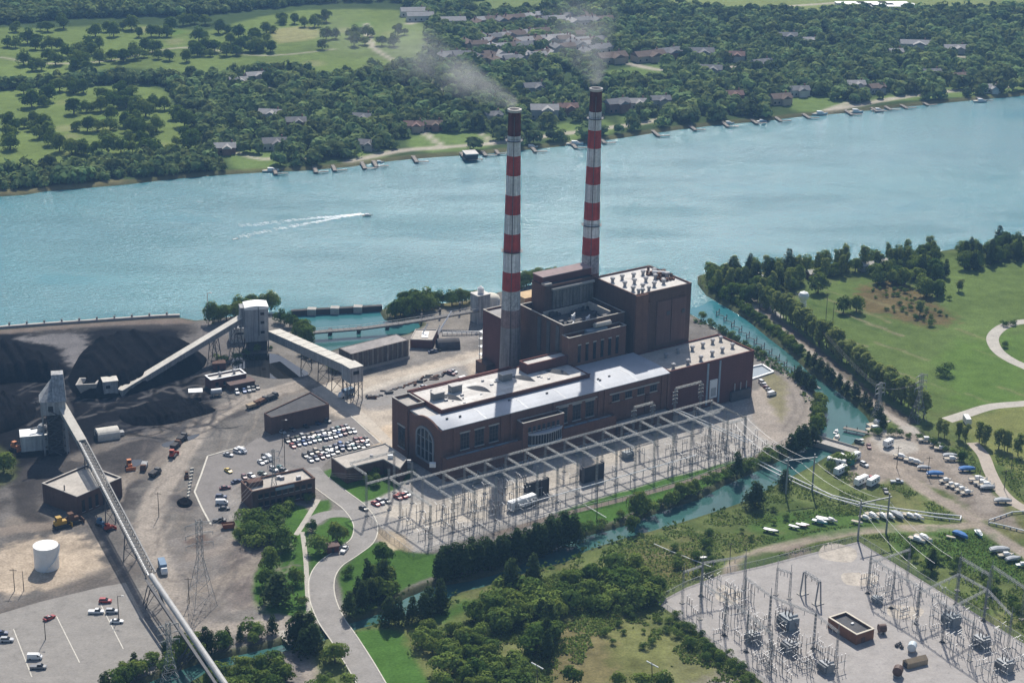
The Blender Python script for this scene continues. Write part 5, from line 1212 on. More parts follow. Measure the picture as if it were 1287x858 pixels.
for i in range(10):
    for j in range(6):
        u = -76 + 4.2 * i + rg.uniform(-1.2, 1.2); v = -55 + 4.6 * j + rg.uniform(-1.2, 1.2)
        if rg.random() < .3: continue
        place_sup(UV(u, v), AX + rg.choice([0, math.pi / 2]), 'slim insulator stand at the right end of the switchyard, below red annex', 'insulator stands at the right end of the switchyard', rg)
def transformer(label, p, rz, s=1.0, m=None):
    o = thing('transformer', label, 'transformer', p, rz); m = m or xf_m
    t = MB().box(-2.4 * s, 2.4 * s, -1.4 * s, 1.4 * s, .3, 3.4 * s).build('tank', m, o); MB().box(-2.7 * s, 2.7 * s, -1.9 * s, 1.9 * s, 0, .298).build('plinth', concrete, o)
    for y0 in (-2.3, 1.42):
        f = MB().box(-2.2 * s, 2.0 * s, (y0 + .3) * s, (y0 + .6) * s, .9, 1.3)
        for k in range(8): x = -2.1 * s + .55 * s * k; f.box(x - .1, x + .1, y0 * s, (y0 + .88) * s, .8, 3.0 * s)
        f.build('radiator', m, o)
    for k in range(3): MB().bar((-1.4 * s + 1.4 * s * k, 0, 3.4 * s), (-1.4 * s + 1.5 * s * k, .2, 5.4 * s), .42 * s, n=8, w2=.2 * s).build('bushing', porc, o)
    MB().bar((2.0 * s, -1.2 * s, 4.2 * s), (2.0 * s, 1.3 * s, 4.2 * s), .8 * s, n=10).build('conservator', m, o); return o
# transformers in the shade of the hall
for k, u in enumerate((-163, -150, -137, -108, -93, -80.5, -67, -44)):
    transformer('%s shaded transformer from the left, along the foot of hall wall' % ORD[k], UV(u, -11.5), AX, 1.0)
transformer('grey transformer standing apart at the sunlit edge of hall shadow', UV(-93.5, -25.5), AX, .9)
for k, u in enumerate((-149, -120.5)):
    o = thing('blast_wall', ('left' if k == 0 else 'right') + ' black blast wall between the gantry columns, white trailer in front' if k == 0 else 'right black blast wall between gantry columns, open gravel around it', 'wall', UV(u, -36), AX)
    MB().box(-5, 5, -.5, .5, 0, 7).build('panel', blk, o); MB().box(-5.3, -5.003, -.8, .8, 0, 7.3).build('post', steel_d, o); MB().box(5.003, 5.3, -.8, .8, 0, 7.3).build('post', steel_d, o)
    MB().box(-4.4, -4.0, .503, 3.5, 0, 5).build('buttress', blk, o)
# ---------------------------------------------------------------- substation at the lower right
SA = math.radians(-60); S1 = Vector((math.cos(SA), math.sin(SA), 0)); S2 = Vector((math.cos(SA - math.pi / 2), math.sin(SA - math.pi / 2), 0))
def portal(label, b0, b1, h, w=.6, spikes=3, group=None, m=gal_d, beams=1):
    d = b1 - b0; Ln = d.length; o = thing('lattice_portal', label, 'portal', (b0.x, b0.y, 0), math.atan2(d.y, d.x), group)
    for x in (0, Ln):
        c = MB(); lattice(c, (x, 0, 0), (x, 0, h), w * 1.25, .085, 1.5, w * .8); c.bar((x, 0, h), (x, 0, h + spikes), .16); c.build('column', m, o); MB().box(x - .8, x + .8, -.8, .8, 0, .3).build('footing', concrete, o)
    c = MB(); lattice(c, (0, 0, h - .4), (Ln, 0, h - .4), w, .085, 1.3); c.build('beam', m, o)
    for k in range(3): x = Ln * (k + 1) / 4; MB().bar((x, 0, h - .8), (x, 0, h - 2.6), .24, n=6).build('insulator', porc_g, o)
    return o
def gp(x, y, z=0): return G(x, y, z)
PORT = [((857.4, 757.5), (881, 749), 13), ((881, 749), (934.7, 740), 14), ((879.5, 778), (910.3, 798.6), 15), ((910.3, 798.6), (937.7, 819.2), 15), ((937.7, 819.2), (967, 843.7), 15), ((934.7, 768), (966, 792), 14),
        ((1090.5, 745.6), (1120.1, 764.2), 15), ((1120.1, 764.2), (1151.9, 783.9), 15), ((1151.9, 783.9), (1184.1, 806.9), 15), ((1184.1, 806.9), (1218.7, 829.9), 15),
        ((1201.2, 760), (1236.2, 780), 13), ((1236.2, 780), (1266.9, 813.5), 13), ((1022, 815), (1050, 838), 14), ((1090.5, 745.6), (1140, 728), 13), ((1151.9, 783.9), (1201.2, 760), 13), ((1184.1, 806.9), (1236.2, 780), 13), ((966, 792), (1022, 815), 14), ((975, 747), (992, 752), 11)]
wh = ['at the left corner of the substation pad', 'behind the left rack of the substation', 'beside left pad edge, upper', 'beside left pad edge, middle', 'beside left pad edge, lower', 'inside the left equipment field',
      'farthest in the row right of the brick control house', 'second in the row right of the brick control house', 'third in the row right of the brick control house', 'nearest in the row right of the brick control house',
      'near the right fence, farther one', 'near the right fence, nearer one', 'below the brick control house at the bottom edge', 'reaching toward the far right fence', 'crossing between the control house row and right fence', 'crossing low at the right bus field', 'spanning from left field toward the bottom edge', 'thin one standing alone behind the left field']
for (a, b, h), w_ in zip(PORT, wh): portal('grey lattice portal ' + w_, gp(*a), gp(*b), h)
o = thing('lattice_portal', 'short double-legged A-frame portal alone on open gravel above the brick house', 'portal', gp(1009, 746), math.atan2((gp(1028, 758.5) - gp(1009, 746)).y, (gp(1028, 758.5) - gp(1009, 746)).x)); Ln = (gp(1028, 758.5) - gp(1009, 746)).length
for x in (0, Ln):
    for y in (-1.3, 1.3): MB().bar((x, y, 0), (x, y * .3, 9.2), .42).build('leg', gal_d, o)
    MB().box(x - 1.2, x + 1.2, -2, 2, 0, .3).build('footing', concrete, o)
c = MB(); lattice(c, (0, 0, 9.2), (Ln, 0, 9.2), .9, .13, 1); c.build('beam', gal_d, o)
for k in range(3): MB().bar((Ln * (k + .5) / 3, 0, 8.7), (Ln * (k + .5) / 3, 0, 7.2), .26, n=6).build('insulator', porc, o)
rg = random.Random(31)
def inpad(p): return sdist(np.array([p.x]), np.array([p.y]), PADW)[0] > 3
PADW = W2(PAD)
def field(cx, cy, na, nb, da, db, jit, keep, label, group):
    c = gp(cx, cy)
    for i in range(na):
        for j in range(nb):
            p = c + S1 * ((i - (na - 1) / 2) * da + rg.uniform(-jit, jit)) + S2 * ((j - (nb - 1) / 2) * db + rg.uniform(-jit, jit))
            if rg.random() > keep * .8 or not inpad(p): continue
            place_sup(p, SA + rg.choice([0, math.pi / 2]), label, group, rg)
field(955, 800, 12, 7, 4.6, 4.4, 1.1, .72, 'dark insulator stand crowded in the left half of the substation', 'insulator stands in the left substation field')
field(985, 838, 6, 8, 4.4, 4.6, 1.2, .7, 'dark insulator stand at the bottom edge below the substation transformers', 'insulator stands at the bottom of the substation')
field(1205, 800, 14, 6, 4.6, 4.4, 1.2, .72, 'dark insulator stand in the right field of the substation by the fence', 'insulator stands in the right substation field')
field(1115, 740, 5, 4, 3.8, 4.0, 1.0, .8, 'dark insulator stand in the small cluster nearest the boat storage', 'insulator stands in the far substation cluster')
field(905, 748, 4, 3, 4.0, 4.0, .8, .8, 'dark insulator stand at the far left corner of the substation', 'insulator stands at the left substation corner')
transformer('large blue-grey transformer with round cooler, left of the brick control house', gp(990, 788), SA + .0, 1.35); transformer('dark transformer at left substation field, near its left portals', gp(946, 806), SA, 1.0, gal_d)
transformer('dark transformer in the lower middle of left substation field', gp(992, 818), SA, 1.05, gal_d); transformer('dark transformer near the bottom edge of the substation', gp(1038, 843), SA, 1.0, gal_d); transformer('blue-grey transformer at the far end of right substation field', gp(1195, 785), SA, 1.2)
transformer('dark transformer in the middle of right substation field', gp(1233, 812), SA, 1.1, gal_d); transformer('dark transformer at the lower right substation edge', gp(1262, 842), SA, 1.1, gal_d); transformer('small transformer beside the far substation cluster', gp(1102, 757), SA, .7)
# brick control house and tanks
o, ln, dp = rect_bld('control_house', 'small brown brick control house with dark sunken roof on the substation pad', 'building', (1076.7, 797.5), (1098.9, 790), (1043.3, 774.8), 4.0, mat('tan_brick', (.22, .105, .062), .9, .15, .2, .15, fine=.08), roof_dark, par=.8, cop=mat('cream_coping', (.60, .54, .44), .8, .1))
MB().box(ln * .3, ln * .5, -.1, -.004, 0, 2.2).build('door', brick_d, o); MB().box(ln * .55, ln * .68, dp * .5, dp * .55, 3.25, 3.7).build('roof_vent', white, o)
def htank(label, px, py, L_, r, rz, m, cat='tank', skid=True):
    o = thing('horizontal_tank', label, cat, gp(px, py), rz); MB().bar((-L_ / 2, 0, r + .5), (L_ / 2, 0, r + .5), 2 * r, n=18).build('shell', m, o)
    for x in (-L_ * .3, L_ * .3): MB().box(x - .25, x + .25, -r * .8, r * .8, 0, r * .7).build('saddle', concrete, o)
htank('short brown drum tank right beside the brick control house', 1108, 795, 2.6, 1.5, .2, mat('brown_paint', (.12, .075, .06), .6, .2)); htank('grey tank with shiny end, in front of the long tan tank', 1146, 818, 2.8, 1.5, 1.2, mat('pale_blue_paint', (.55, .62, .66), .5, .1)); htank('dark brown drum tank at the bottom edge of the substation', 1128, 849, 2.6, 1.7, 1.2, mat('brown_paint', (.12, .075, .06), .6, .2))
o = thing('gabled_container', 'long tan ridged container on the substation gravel', 'container', gp(1150, 835), math.radians(26)); MB().add([(-4.2, -1.6, 0), (4.2, -1.6, 0), (4.2, 1.6, 0), (-4.2, 1.6, 0), (-4.2, -1.6, 2), (4.2, -1.6, 2), (4.2, 1.6, 2), (-4.2, 1.6, 2), (-4.2, 0, 3.2), (4.2, 0, 3.2)], [(0, 1, 5, 4), (2, 3, 7, 6), (1, 2, 6, 9, 5), (3, 0, 4, 8, 7), (4, 5, 9, 8), (6, 7, 8, 9)]).build('shell', mat('tan_sheet', (.34, .26, .17), .8, .15, .4), o)
MB().box(-4.32, -4.203, -1, 1, 0, 1.9).build('door', blk, o)
for k, (x, y) in enumerate(((1127, 812), (1131, 810), (1133, 814))): tag(MB().rbox(0, 0, 0, 1.1, 1.1, .9, .4).lathe([(.3, .9), (.25, 1.4)], 8).build('cable_drum_box', steel_d, loc=gp(x, y)), '%s of three small dark boxes left of the grey tank' % ORD[k], 'box', 'small dark boxes on the substation gravel')
# chain-link fences
fence_m = bpy.data.materials.new('chain_link'); fence_m.use_nodes = True; nt = fence_m.node_tree; b_ = nt.nodes['Principled BSDF']; b_.inputs['Base Color'].default_value = (.32, .33, .33, 1); b_.inputs['Alpha'].default_value = .12; b_.inputs['Roughness'].default_value = .6
def fence(label, pts, h=2.2, step=3.2):
    P = [G(x, y) for x, y in pts]; o = thing('chain_link_fence', label, 'fence', P[0]); mb = MB(); ps_ = MB()
    for p, q in zip(P[:-1], P[1:]):
        a, b = p - P[0], q - P[0]; mb.bar((a.x, a.y, h / 2 + .05), (b.x, b.y, h / 2 + .05), .04, h); ps_.bar((a.x, a.y, h + .1), (b.x, b.y, h + .1), .1); n = max(1, int((b - a).length / step))
        for k in range(n): c = a.lerp(b, k / n); ps_.bar((c.x, c.y, 0), (c.x, c.y, h + .1), .1)
    mb.build('mesh_panel', fence_m, o); ps_.build('rail_and_posts', gal_d, o)
fence('chain-link fence around the upper edge of the substation pad, below the dirt track', [(826, 756), (862, 737), (905, 721), (960, 709), (1010, 696), (1079, 679)]); fence('chain-link fence along the right edge of the substation pad, beside the scrub', [(1079, 679), (1130, 710), (1185, 744), (1290, 809), (1420, 889)]); fence('chain-link fence along the left edge of the substation pad', [(826, 757), (905, 817), (960, 859), (1010, 901)])
fence('chain-link fence along the lawn edge in front of the hall switchyard', [(520, 700), (620, 670), (720, 644), (800, 626), (880, 602), (960, 571), (1003, 548)]); fence('chain-link fence at the left end of switchyard beside the plant road', [(462, 652), (490, 678), (520, 700)])
# ---------------------------------------------------------------- pylons, H-frames, poles, wires
def pylon(label, px, py, h, w, arms=3, rz=0.0, m=gal_d):
    o = thing('pylon', label, 'pylon', G(px, py), rz); t = .12; z1 = h * .55; wt = w * .22
    body = MB(); cs = ((-1, -1), (1, -1), (1, 1), (-1, 1))
    def cw(z): return w / 2 + (wt / 2 - w / 2) * min(1, z / z1) if z < z1 else wt / 2
    lv = [0, z1 * .3, z1 * .55, z1 * .78, z1] + [z1 + (h - z1) * k / 6 for k in range(1, 7)]
    for za, zb in zip(lv[:-1], lv[1:]):
        for i in range(4):
            c0, c1 = cs[i], cs[(i + 1) % 4]; a, b = cw(za), cw(zb)
            body.bar((c0[0] * a, c0[1] * a, za), (c0[0] * b, c0[1] * b, zb), t); body.bar((c0[0] * a, c0[1] * a, za), (c1[0] * b, c1[1] * b, zb), t * .55).bar((c1[0] * a, c1[1] * a, za), (c0[0] * b, c0[1] * b, zb), t * .55).bar((c0[0] * b, c0[1] * b, zb), (c1[0] * b, c1[1] * b, zb), t * .55)
    body.build('lattice_body', m, o)
    for k in range(arms):
        z = h - .12 * h * (k + .4)
        for s in (-1, 1):
            a = MB(); a.bar((0, 0, z + .9), (s * w * .62, 0, z), .12).bar((0, -wt / 2, z), (s * w * .62, 0, z), .1).bar((0, wt / 2, z), (s * w * .62, 0, z), .1); a.build('cross_arm', m, o); MB().bar((s * w * .6, 0, z), (s * w * .6, 0, z - 1.6), .2, n=6).build('insulator', porc_g, o)
    return o
pylon('tall lattice pylon on bare dirt right of the long conveyor', 254, 757, 33, 8.5, 3, .5); pylon('lattice pylon in the tree belt at bottom left, under the long conveyor', 215, 862, 24, 6, 3, .5)
pylon('lattice pylon nearest the canal among trees above the boat yard', 1103, 527, 18, 5, 3, .6); pylon('lattice pylon on gravel at the end of poplar row', 1153, 529, 23, 6, 3, .6); pylon('lattice pylon on lawn in front of the brick office', 345, 633, 24, 4, 3, .3)
def hframe(label, b0, b1, h0):
    a, b = G(*b0), G(*b1); d = b - a; o = thing('transmission_frame', label, 'pole', a, math.atan2(d.y, d.x))
    for x in (0, d.length): MB().bar((x, 0, 0), (x, 0, h0 + 1.6), .85, n=8, w2=.6).build('pole', gal, o)
    MB().bar((-1.2, 0, h0), (d.length + 1.2, 0, h0), .45).build('crossarm', gal, o)
    for k in range(3): MB().bar((d.length * k / 2, 0, h0 - .2), (d.length * k / 2, 0, h0 - 1.6), .24, n=6).build('insulator', porc_g, o)
    return o
hframe('pale steel H-frame on the canal bank above the white pipes', (987.5, 622), (1020.5, 618), 15.5); hframe('pale steel H-frame at the top corner of the substation', (1078, 679), (1113.5, 671), 16)
wood = mat('weathered_pole', (.10, .085, .07), .9, .2, .5, .15)
def pole(label, px, py, h, lamp=False, arm=False, cat='pole', m=None, name=None):
    o = thing(name or ('lamp_post' if lamp else 'utility_pole'), label, cat, G(px, py)); MB().bar((0, 0, 0), (0, 0, h), .34, n=8, w2=.22).build('post', m or wood, o)
    if lamp:
        MB().bar((0, 0, h - .1), (1.6, 0, h + .1), .12).build('arm', m or wood, o); MB().rbox(1.8, 0, h, .9, .4, .22).build('lamp_head', steel, o)
    if arm: MB().bar((-1.3, 0, h - .7), (1.3, 0, h - .7), .16).build('crossarm', m or wood, o)
for a in (('dark lamp post left of centre in the lower-left parking lot', 57.3, 803, 9, True), ('dark lamp post among parked cars in lower-left lot', 149.3, 777, 9, True), ('wooden pole right of the winding dirt road', 199.7, 648.5, 10.5, False, True), ('wooden pole beside the lower end of dirt road, left of pylon', 237.8, 758, 10.5, False, True), ('wooden pole standing left of the white tank dirt', 18.5, 742, 9, False, True),
          ('tall lamp pole in the car park behind the office', 358, 586, 14, True), ('tall lamp pole on the car park, left of double car rows', 355, 560, 12, True), ('tall lamp pole by the river trees at the coal yard corner', 262, 408, 17, True), ('tall wooden pole on lawn left of canal willow', 750, 652, 15, False, True), ('wooden pole in the boat yard by the blue-covered boat', 1166, 598, 9, False, True), ('wooden pole in scrub below the substation track', 917, 708, 9, False, True), ('wooden pole left of the rusty trestle in lower trees', 30, 742, 8, False, False),
          ('thin pole on the park meadow nearest poplars', 1038, 400, 14, False, True), ('thin pole on the park meadow, right of another thin pole', 1046, 412, 14, False, True), ('wooden pole at the far right beside the park path', 1262, 615, 9, False, True), ('wooden pole near the right edge above the park path', 1270, 597, 9, False, True), ('wooden pole left of the trailers on the boat yard dirt', 1127, 588, 10, False, True), ('wooden pole beside the row of white boats', 1230, 612, 8, False, True)): pole(*a)
def cable(label, p, q, sag, w=.16, m=None, n=14, group=None):
    p = Vector(p); q = Vector(q); o = MB(); pts = []
    for k in range(n + 1): t = k / n; c = p.lerp(q, t) - p; c.z -= sag * 4 * t * (1 - t); pts.append(c)
    for a, b in zip(pts[:-1], pts[1:]): o.bar(a, b, w)
    ob = o.build('power_cable', m or wire_m, loc=p); tag(ob, label, 'cable', group)
for k in range(3):
    a0 = G(987.5, 622).lerp(G(1020.5, 618), k / 2); b0 = G(1078, 679).lerp(G(1113.5, 671), k / 2); c0 = G(1150, 735).lerp(G(1195, 722), k / 2)
    nm = ('left', 'middle', 'right')[k]
    cable('%s power cable sagging between the two pale H-frames' % nm, (a0.x, a0.y, 14), (b0.x, b0.y, 14.5), 2.5, .09); cable('%s power cable from the nearer H-frame down into the substation' % nm, (b0.x, b0.y, 14.5), (c0.x, c0.y, 7), 2.0, .09)
    g0 = UV(-52 + 4 * k, -45, 14); cable('%s power cable from the switchyard over canal to the farther H-frame' % nm, g0, (a0.x, a0.y, 14), 2.5, .09)
    cable('%s power cable between the two boat yard pylons' % nm, G(1103, 527) + Vector((k - 1, 0, 15)), G(1153, 529) + Vector((k - 1, 0, 19)), 1.5, .05, wire_d)
    cable('%s power cable from the dirt pylon toward the office lawn pylon' % nm, G(254, 757) + Vector((k * 1.5 - 1.5, 0, 29)), G(345, 633) + Vector((k * 1.5 - 1.5, 0, 20)), 4, .06, wire_d)
    cable('%s power cable from the lawn pylon to the switchyard gantry' % nm, G(345, 633) + Vector((k * 1.5 - 1.5, 0, 20)), UV(-217, -14 + 3 * k, 16), 2, .06, wire_d)
    cable('%s power cable from the canal pylon along poplar row' % nm, G(1103, 527) + Vector((k - 1, 0, 15)), G(1000, 395) + Vector((k - 1, 0, 12)), 4, .05, wire_d)
# white pipelines across the scrub
def pipeline(label, pts, r=.55, z=.9, sup=True):
    P = [G(x, y, z) for x, y in pts]; o = thing('pipeline', label, 'pipe', (P[0].x, P[0].y, 0)); mb = MB(); 
    for p, q in zip(P[:-1], P[1:]): mb.bar(p - o.location, q - o.location, r, n=10)
    mb.build('pipe', white, o)
    if sup:
        for p, q in zip(P[:-1], P[1:]):
            for t in (.0, .5): c = p.lerp(q, t) - o.location; MB().rbox(c.x, c.y, 0, .5, .5, z - r / 2).build('support', concrete, o)
pipeline('upper white pipeline curving from the canal down the scrub slope', [(943, 573), (980, 592), (1010, 606), (1046, 622), (1085, 632), (1130, 639), (1175, 645), (1208, 648), (1207, 652)]); pipeline('lower white pipeline curving from the canal down the scrub slope', [(940, 576), (978, 596), (1008, 610), (1044, 625), (1083, 635), (1130, 643), (1180, 650), (1207, 653)])
pipeline('white pipeline at the right edge, upper branch', [(1243, 653), (1258, 648), (1272, 643), (1300, 641)], .5); pipeline('white pipeline at the right edge, lower branch', [(1243, 656), (1262, 660), (1278, 664), (1300, 670)], .5)
pipeline('thin white pipe in brush left of the substation corner', [(822, 683), (845, 693), (868, 702), (896, 713)], .35, .7, False)
pipeline('thin white rail across lawn by the switchyard fence', [(735, 634), (752, 644), (762, 650)], .3, .6, False)
# lattice deadend frames at the extreme right edge
portal('pale lattice frame outside the right substation fence, farther', gp(1203, 742), gp(1239, 764), 14, .8, 2); portal('pale lattice frame at the right picture edge, in dry grass', gp(1243, 750), gp(1284, 778), 13, .8, 2)
for k, (x, y) in enumerate(((676, 852), (820, 850))):
    o = thing('utility_pole', ('left' if k == 0 else 'right') + ' leaning white-armed pole in the brush at bottom edge', 'pole', G(x, y + 12)); MB().bar((0, 0, 0), (-.6, 0, 9), .3, n=8).build('post', wood, o); MB().bar((-2.4, .4, 9.4), (1.6, -.6, 7.6), .34).build('crossarm', white, o)
# ================================================================== VEHICLES
tyre = mat('tyre_rubber', (.025, .025, .026), .85, .1, 1, .2)
CARC = {'white': (.72, .72, .71), 'silver': (.42, .43, .44), 'grey': (.16, .165, .17), 'black': (.018, .018, .02), 'dark blue': (.02, .04, .11), 'blue': (.04, .12, .34), 'red': (.36, .025, .022), 'maroon': (.14, .02, .025), 'green': (.025, .07, .05), 'yellow': (.62, .44, .04), 'tan': (.38, .31, .22), 'teal': (.05, .18, .19), 'orange': (.50, .13, .02)}
CARM = {}
def carm(c):
    if c not in CARM:
        m = mat('car_paint_' + c.replace(' ', '_'), CARC[c], .3, .03, .5, .5); m.node_tree.nodes['Principled BSDF'].inputs['Coat Weight'].default_value = .4; CARM[c] = m
    return CARM[c]
def loft(mb, secs):
    """closed body from x-sections: (x, half width, z low, z high, top half width)"""
    P = []
    for x, w, z0, z1, wt in secs: P += [(x, -w, z0), (x, w, z0), (x, w, (z0 + z1) * .55), (x, wt, z1), (x, -wt, z1), (x, -w, (z0 + z1) * .55)]
    F = []
    for k in range(len(secs) - 1):
        for i in range(6): F.append((k * 6 + i, k * 6 + (i + 1) % 6, (k + 1) * 6 + (i + 1) % 6, (k + 1) * 6 + i))
    F += [tuple(range(5, -1, -1)), tuple(range((len(secs) - 1) * 6, len(secs) * 6))]; return mb.add(P, F)
CPROTO = {}
def car(kind, col, p, rz, label, group=None):
    key = (kind, col)
    if key in CPROTO: return copy_thing(CPROTO[key], p, rz, label, group)
    o = thing({'sedan': 'parked_car', 'suv': 'parked_car', 'pickup': 'pickup_truck', 'van': 'van'}[kind], label, {'pickup': 'pickup truck', 'van': 'van'}.get(kind, 'car'), p, rz, group); m = carm(col)
    if kind == 'sedan':
        b = loft(MB(), [(-2.35, .78, .35, .82, .7), (-2.2, .88, .28, .95, .8), (-1.2, .9, .25, 1.0, .82), (.9, .9, .25, .98, .82), (1.9, .88, .28, .86, .78), (2.35, .72, .38, .7, .62)]); g_ = loft(MB(), [(-1.75, .78, .9, 1.0, .74), (-1.0, .8, .9, 1.38, .62), (.15, .8, .9, 1.4, .62), (1.05, .78, .9, .98, .74)]); rf_ = MB().box(-1.0, .15, -.6, .6, 1.385, 1.43); ax = (-1.4, 1.45)
    elif kind == 'suv':
        b = loft(MB(), [(-2.3, .85, .4, 1.05, .8), (-2.15, .92, .3, 1.12, .85), (.8, .92, .3, 1.12, .85), (1.9, .9, .32, 1.02, .8), (2.3, .78, .42, .85, .7)]); g_ = loft(MB(), [(-2.15, .84, 1.05, 1.14, .8), (-1.95, .84, 1.05, 1.68, .68), (.1, .84, 1.05, 1.7, .68), (1.0, .82, 1.05, 1.12, .78)]); rf_ = MB().box(-1.95, .15, -.68, .68, 1.69, 1.75); ax = (-1.4, 1.45)
    elif kind == 'pickup':
        b = loft(MB(), [(-2.75, .92, .45, 1.05, .9), (-.4, .95, .38, 1.08, .9), (1.3, .95, .38, 1.1, .88), (2.4, .9, .4, 1.0, .82), (2.75, .82, .5, .85, .75)]); b.box(-2.7, -.5, -.78, .78, 1.081, 1.1); g_ = loft(MB(), [(-.45, .86, 1.05, 1.14, .82), (-.3, .86, 1.05, 1.75, .7), (.9, .86, 1.05, 1.77, .7), (1.6, .84, 1.05, 1.12, .8)]); rf_ = MB().box(-.32, .92, -.7, .7, 1.76, 1.82); ax = (-1.75, 1.7)
    else:
        b = loft(MB(), [(-2.5, .92, .4, 2.0, .82), (1.2, .94, .35, 2.05, .84), (1.9, .92, .35, 1.35, .84), (2.5, .82, .42, 1.0, .72)]); g_ = loft(MB(), [(.9, .945, 1.25, 1.8, .86), (1.35, .94, 1.25, 1.8, .86), (1.95, .9, 1.2, 1.34, .84)]); rf_ = MB().box(-2.4, 1.1, -.8, .8, 2.051, 2.09); ax = (-1.5, 1.6)
    bo = b.build('body', m, o, smooth=False); g_.build('windows', glass, o); rf_.build('roof', m, o)
    for x in ax:
        for y in (-.82, .82): MB().bar((x, y - .11, .33), (x, y + .11, .33), .66, n=12).build('wheel', tyre, o)
    CPROTO[key] = o; return o
def hd(px, py, dx, dy): a, b = G(px - dx, py - dy), G(px + dx, py + dy); d = b - a; return math.atan2(d.y, d.x)
def cars_row(cx, dx, dy, kinds, label, group, ox=350, oy=520, s=9.9):
    for k, ((x, y), c) in enumerate(zip(cx, kinds)):
        kd = 'sedan'
        if c[0] == '+': kd = 'suv'; c = c[1:]
        if c[0] == '=': kd = 'pickup'; c = c[1:]
        if c == 'white' and k % 4 in (1, 2): c = ('dark blue', 'grey', 'silver', 'maroon', 'black')[(k + len(label)) % 5]
        px, py = ox + x / s, oy + y / s
        car(kd, c, G(px, py), hd(px, py, dx, dy), '%s %s, %s from left in the %s' % (c, {'sedan': 'car', 'suv': 'car', 'pickup': 'pickup'}[kd], ORD[k], label), group)
gA = 'cars parked in the double rows of the plant lot'
cars_row([(178, 408), (245, 385), (318, 372), (378, 358), (437, 340), (500, 325), (575, 312), (635, 300), (702, 285), (758, 265), (818, 252), (878, 232), (936, 222)], 3, 3, ['red', 'white', 'blue', 'dark blue', '+white', 'teal', '=white', 'white', 'silver', 'blue', '+maroon', 'black', 'white'], 'front line of the upper double row', gA)
cars_row([(108, 345), (178, 330), (238, 318), (300, 298), (372, 290), (432, 268), (492, 262), (556, 242), (622, 236), (682, 212), (745, 198), (795, 184), (848, 172)], 3, 3, ['black', 'white', 'green', '+silver', 'grey', 'tan', 'dark blue', 'white', 'grey', 'silver', 'teal', 'maroon', 'silver'], 'back line of the upper double row', gA)
cars_row([(398, 585), (468, 565), (538, 545), (602, 522), (662, 502), (722, 472), (785, 445), (868, 432), (935, 428), (990, 410), (1042, 420), (1098, 388)], 3, 3, ['silver', 'white', 'maroon', 'silver', '=white', 'grey', '+dark blue', 'black', 'teal', 'black', 'white', 'silver'], 'front line of the lower double row', gA)
cars_row([(330, 530), (400, 500), (470, 480), (532, 482), (588, 445), (650, 440), (715, 418), (778, 402), (868, 392), (908, 372), (968, 350), (1030, 335), (1092, 328)], 3, 3, ['black', 'white', '+tan', 'grey', 'green', 'silver', 'dark blue', '+blue', 'silver', 'grey', '+white', 'red', 'black'], 'back line of the lower double row', gA)
gB = 'cars parked against the wedge-shaped garage'
cars_row([(40, 235), (165, 205), (330, 165), (480, 125), (605, 100)], 3, 1.2, ['silver', 'grey', 'black', 'dark blue', '+grey'], 'shadow along the garage', gB)
gC = None
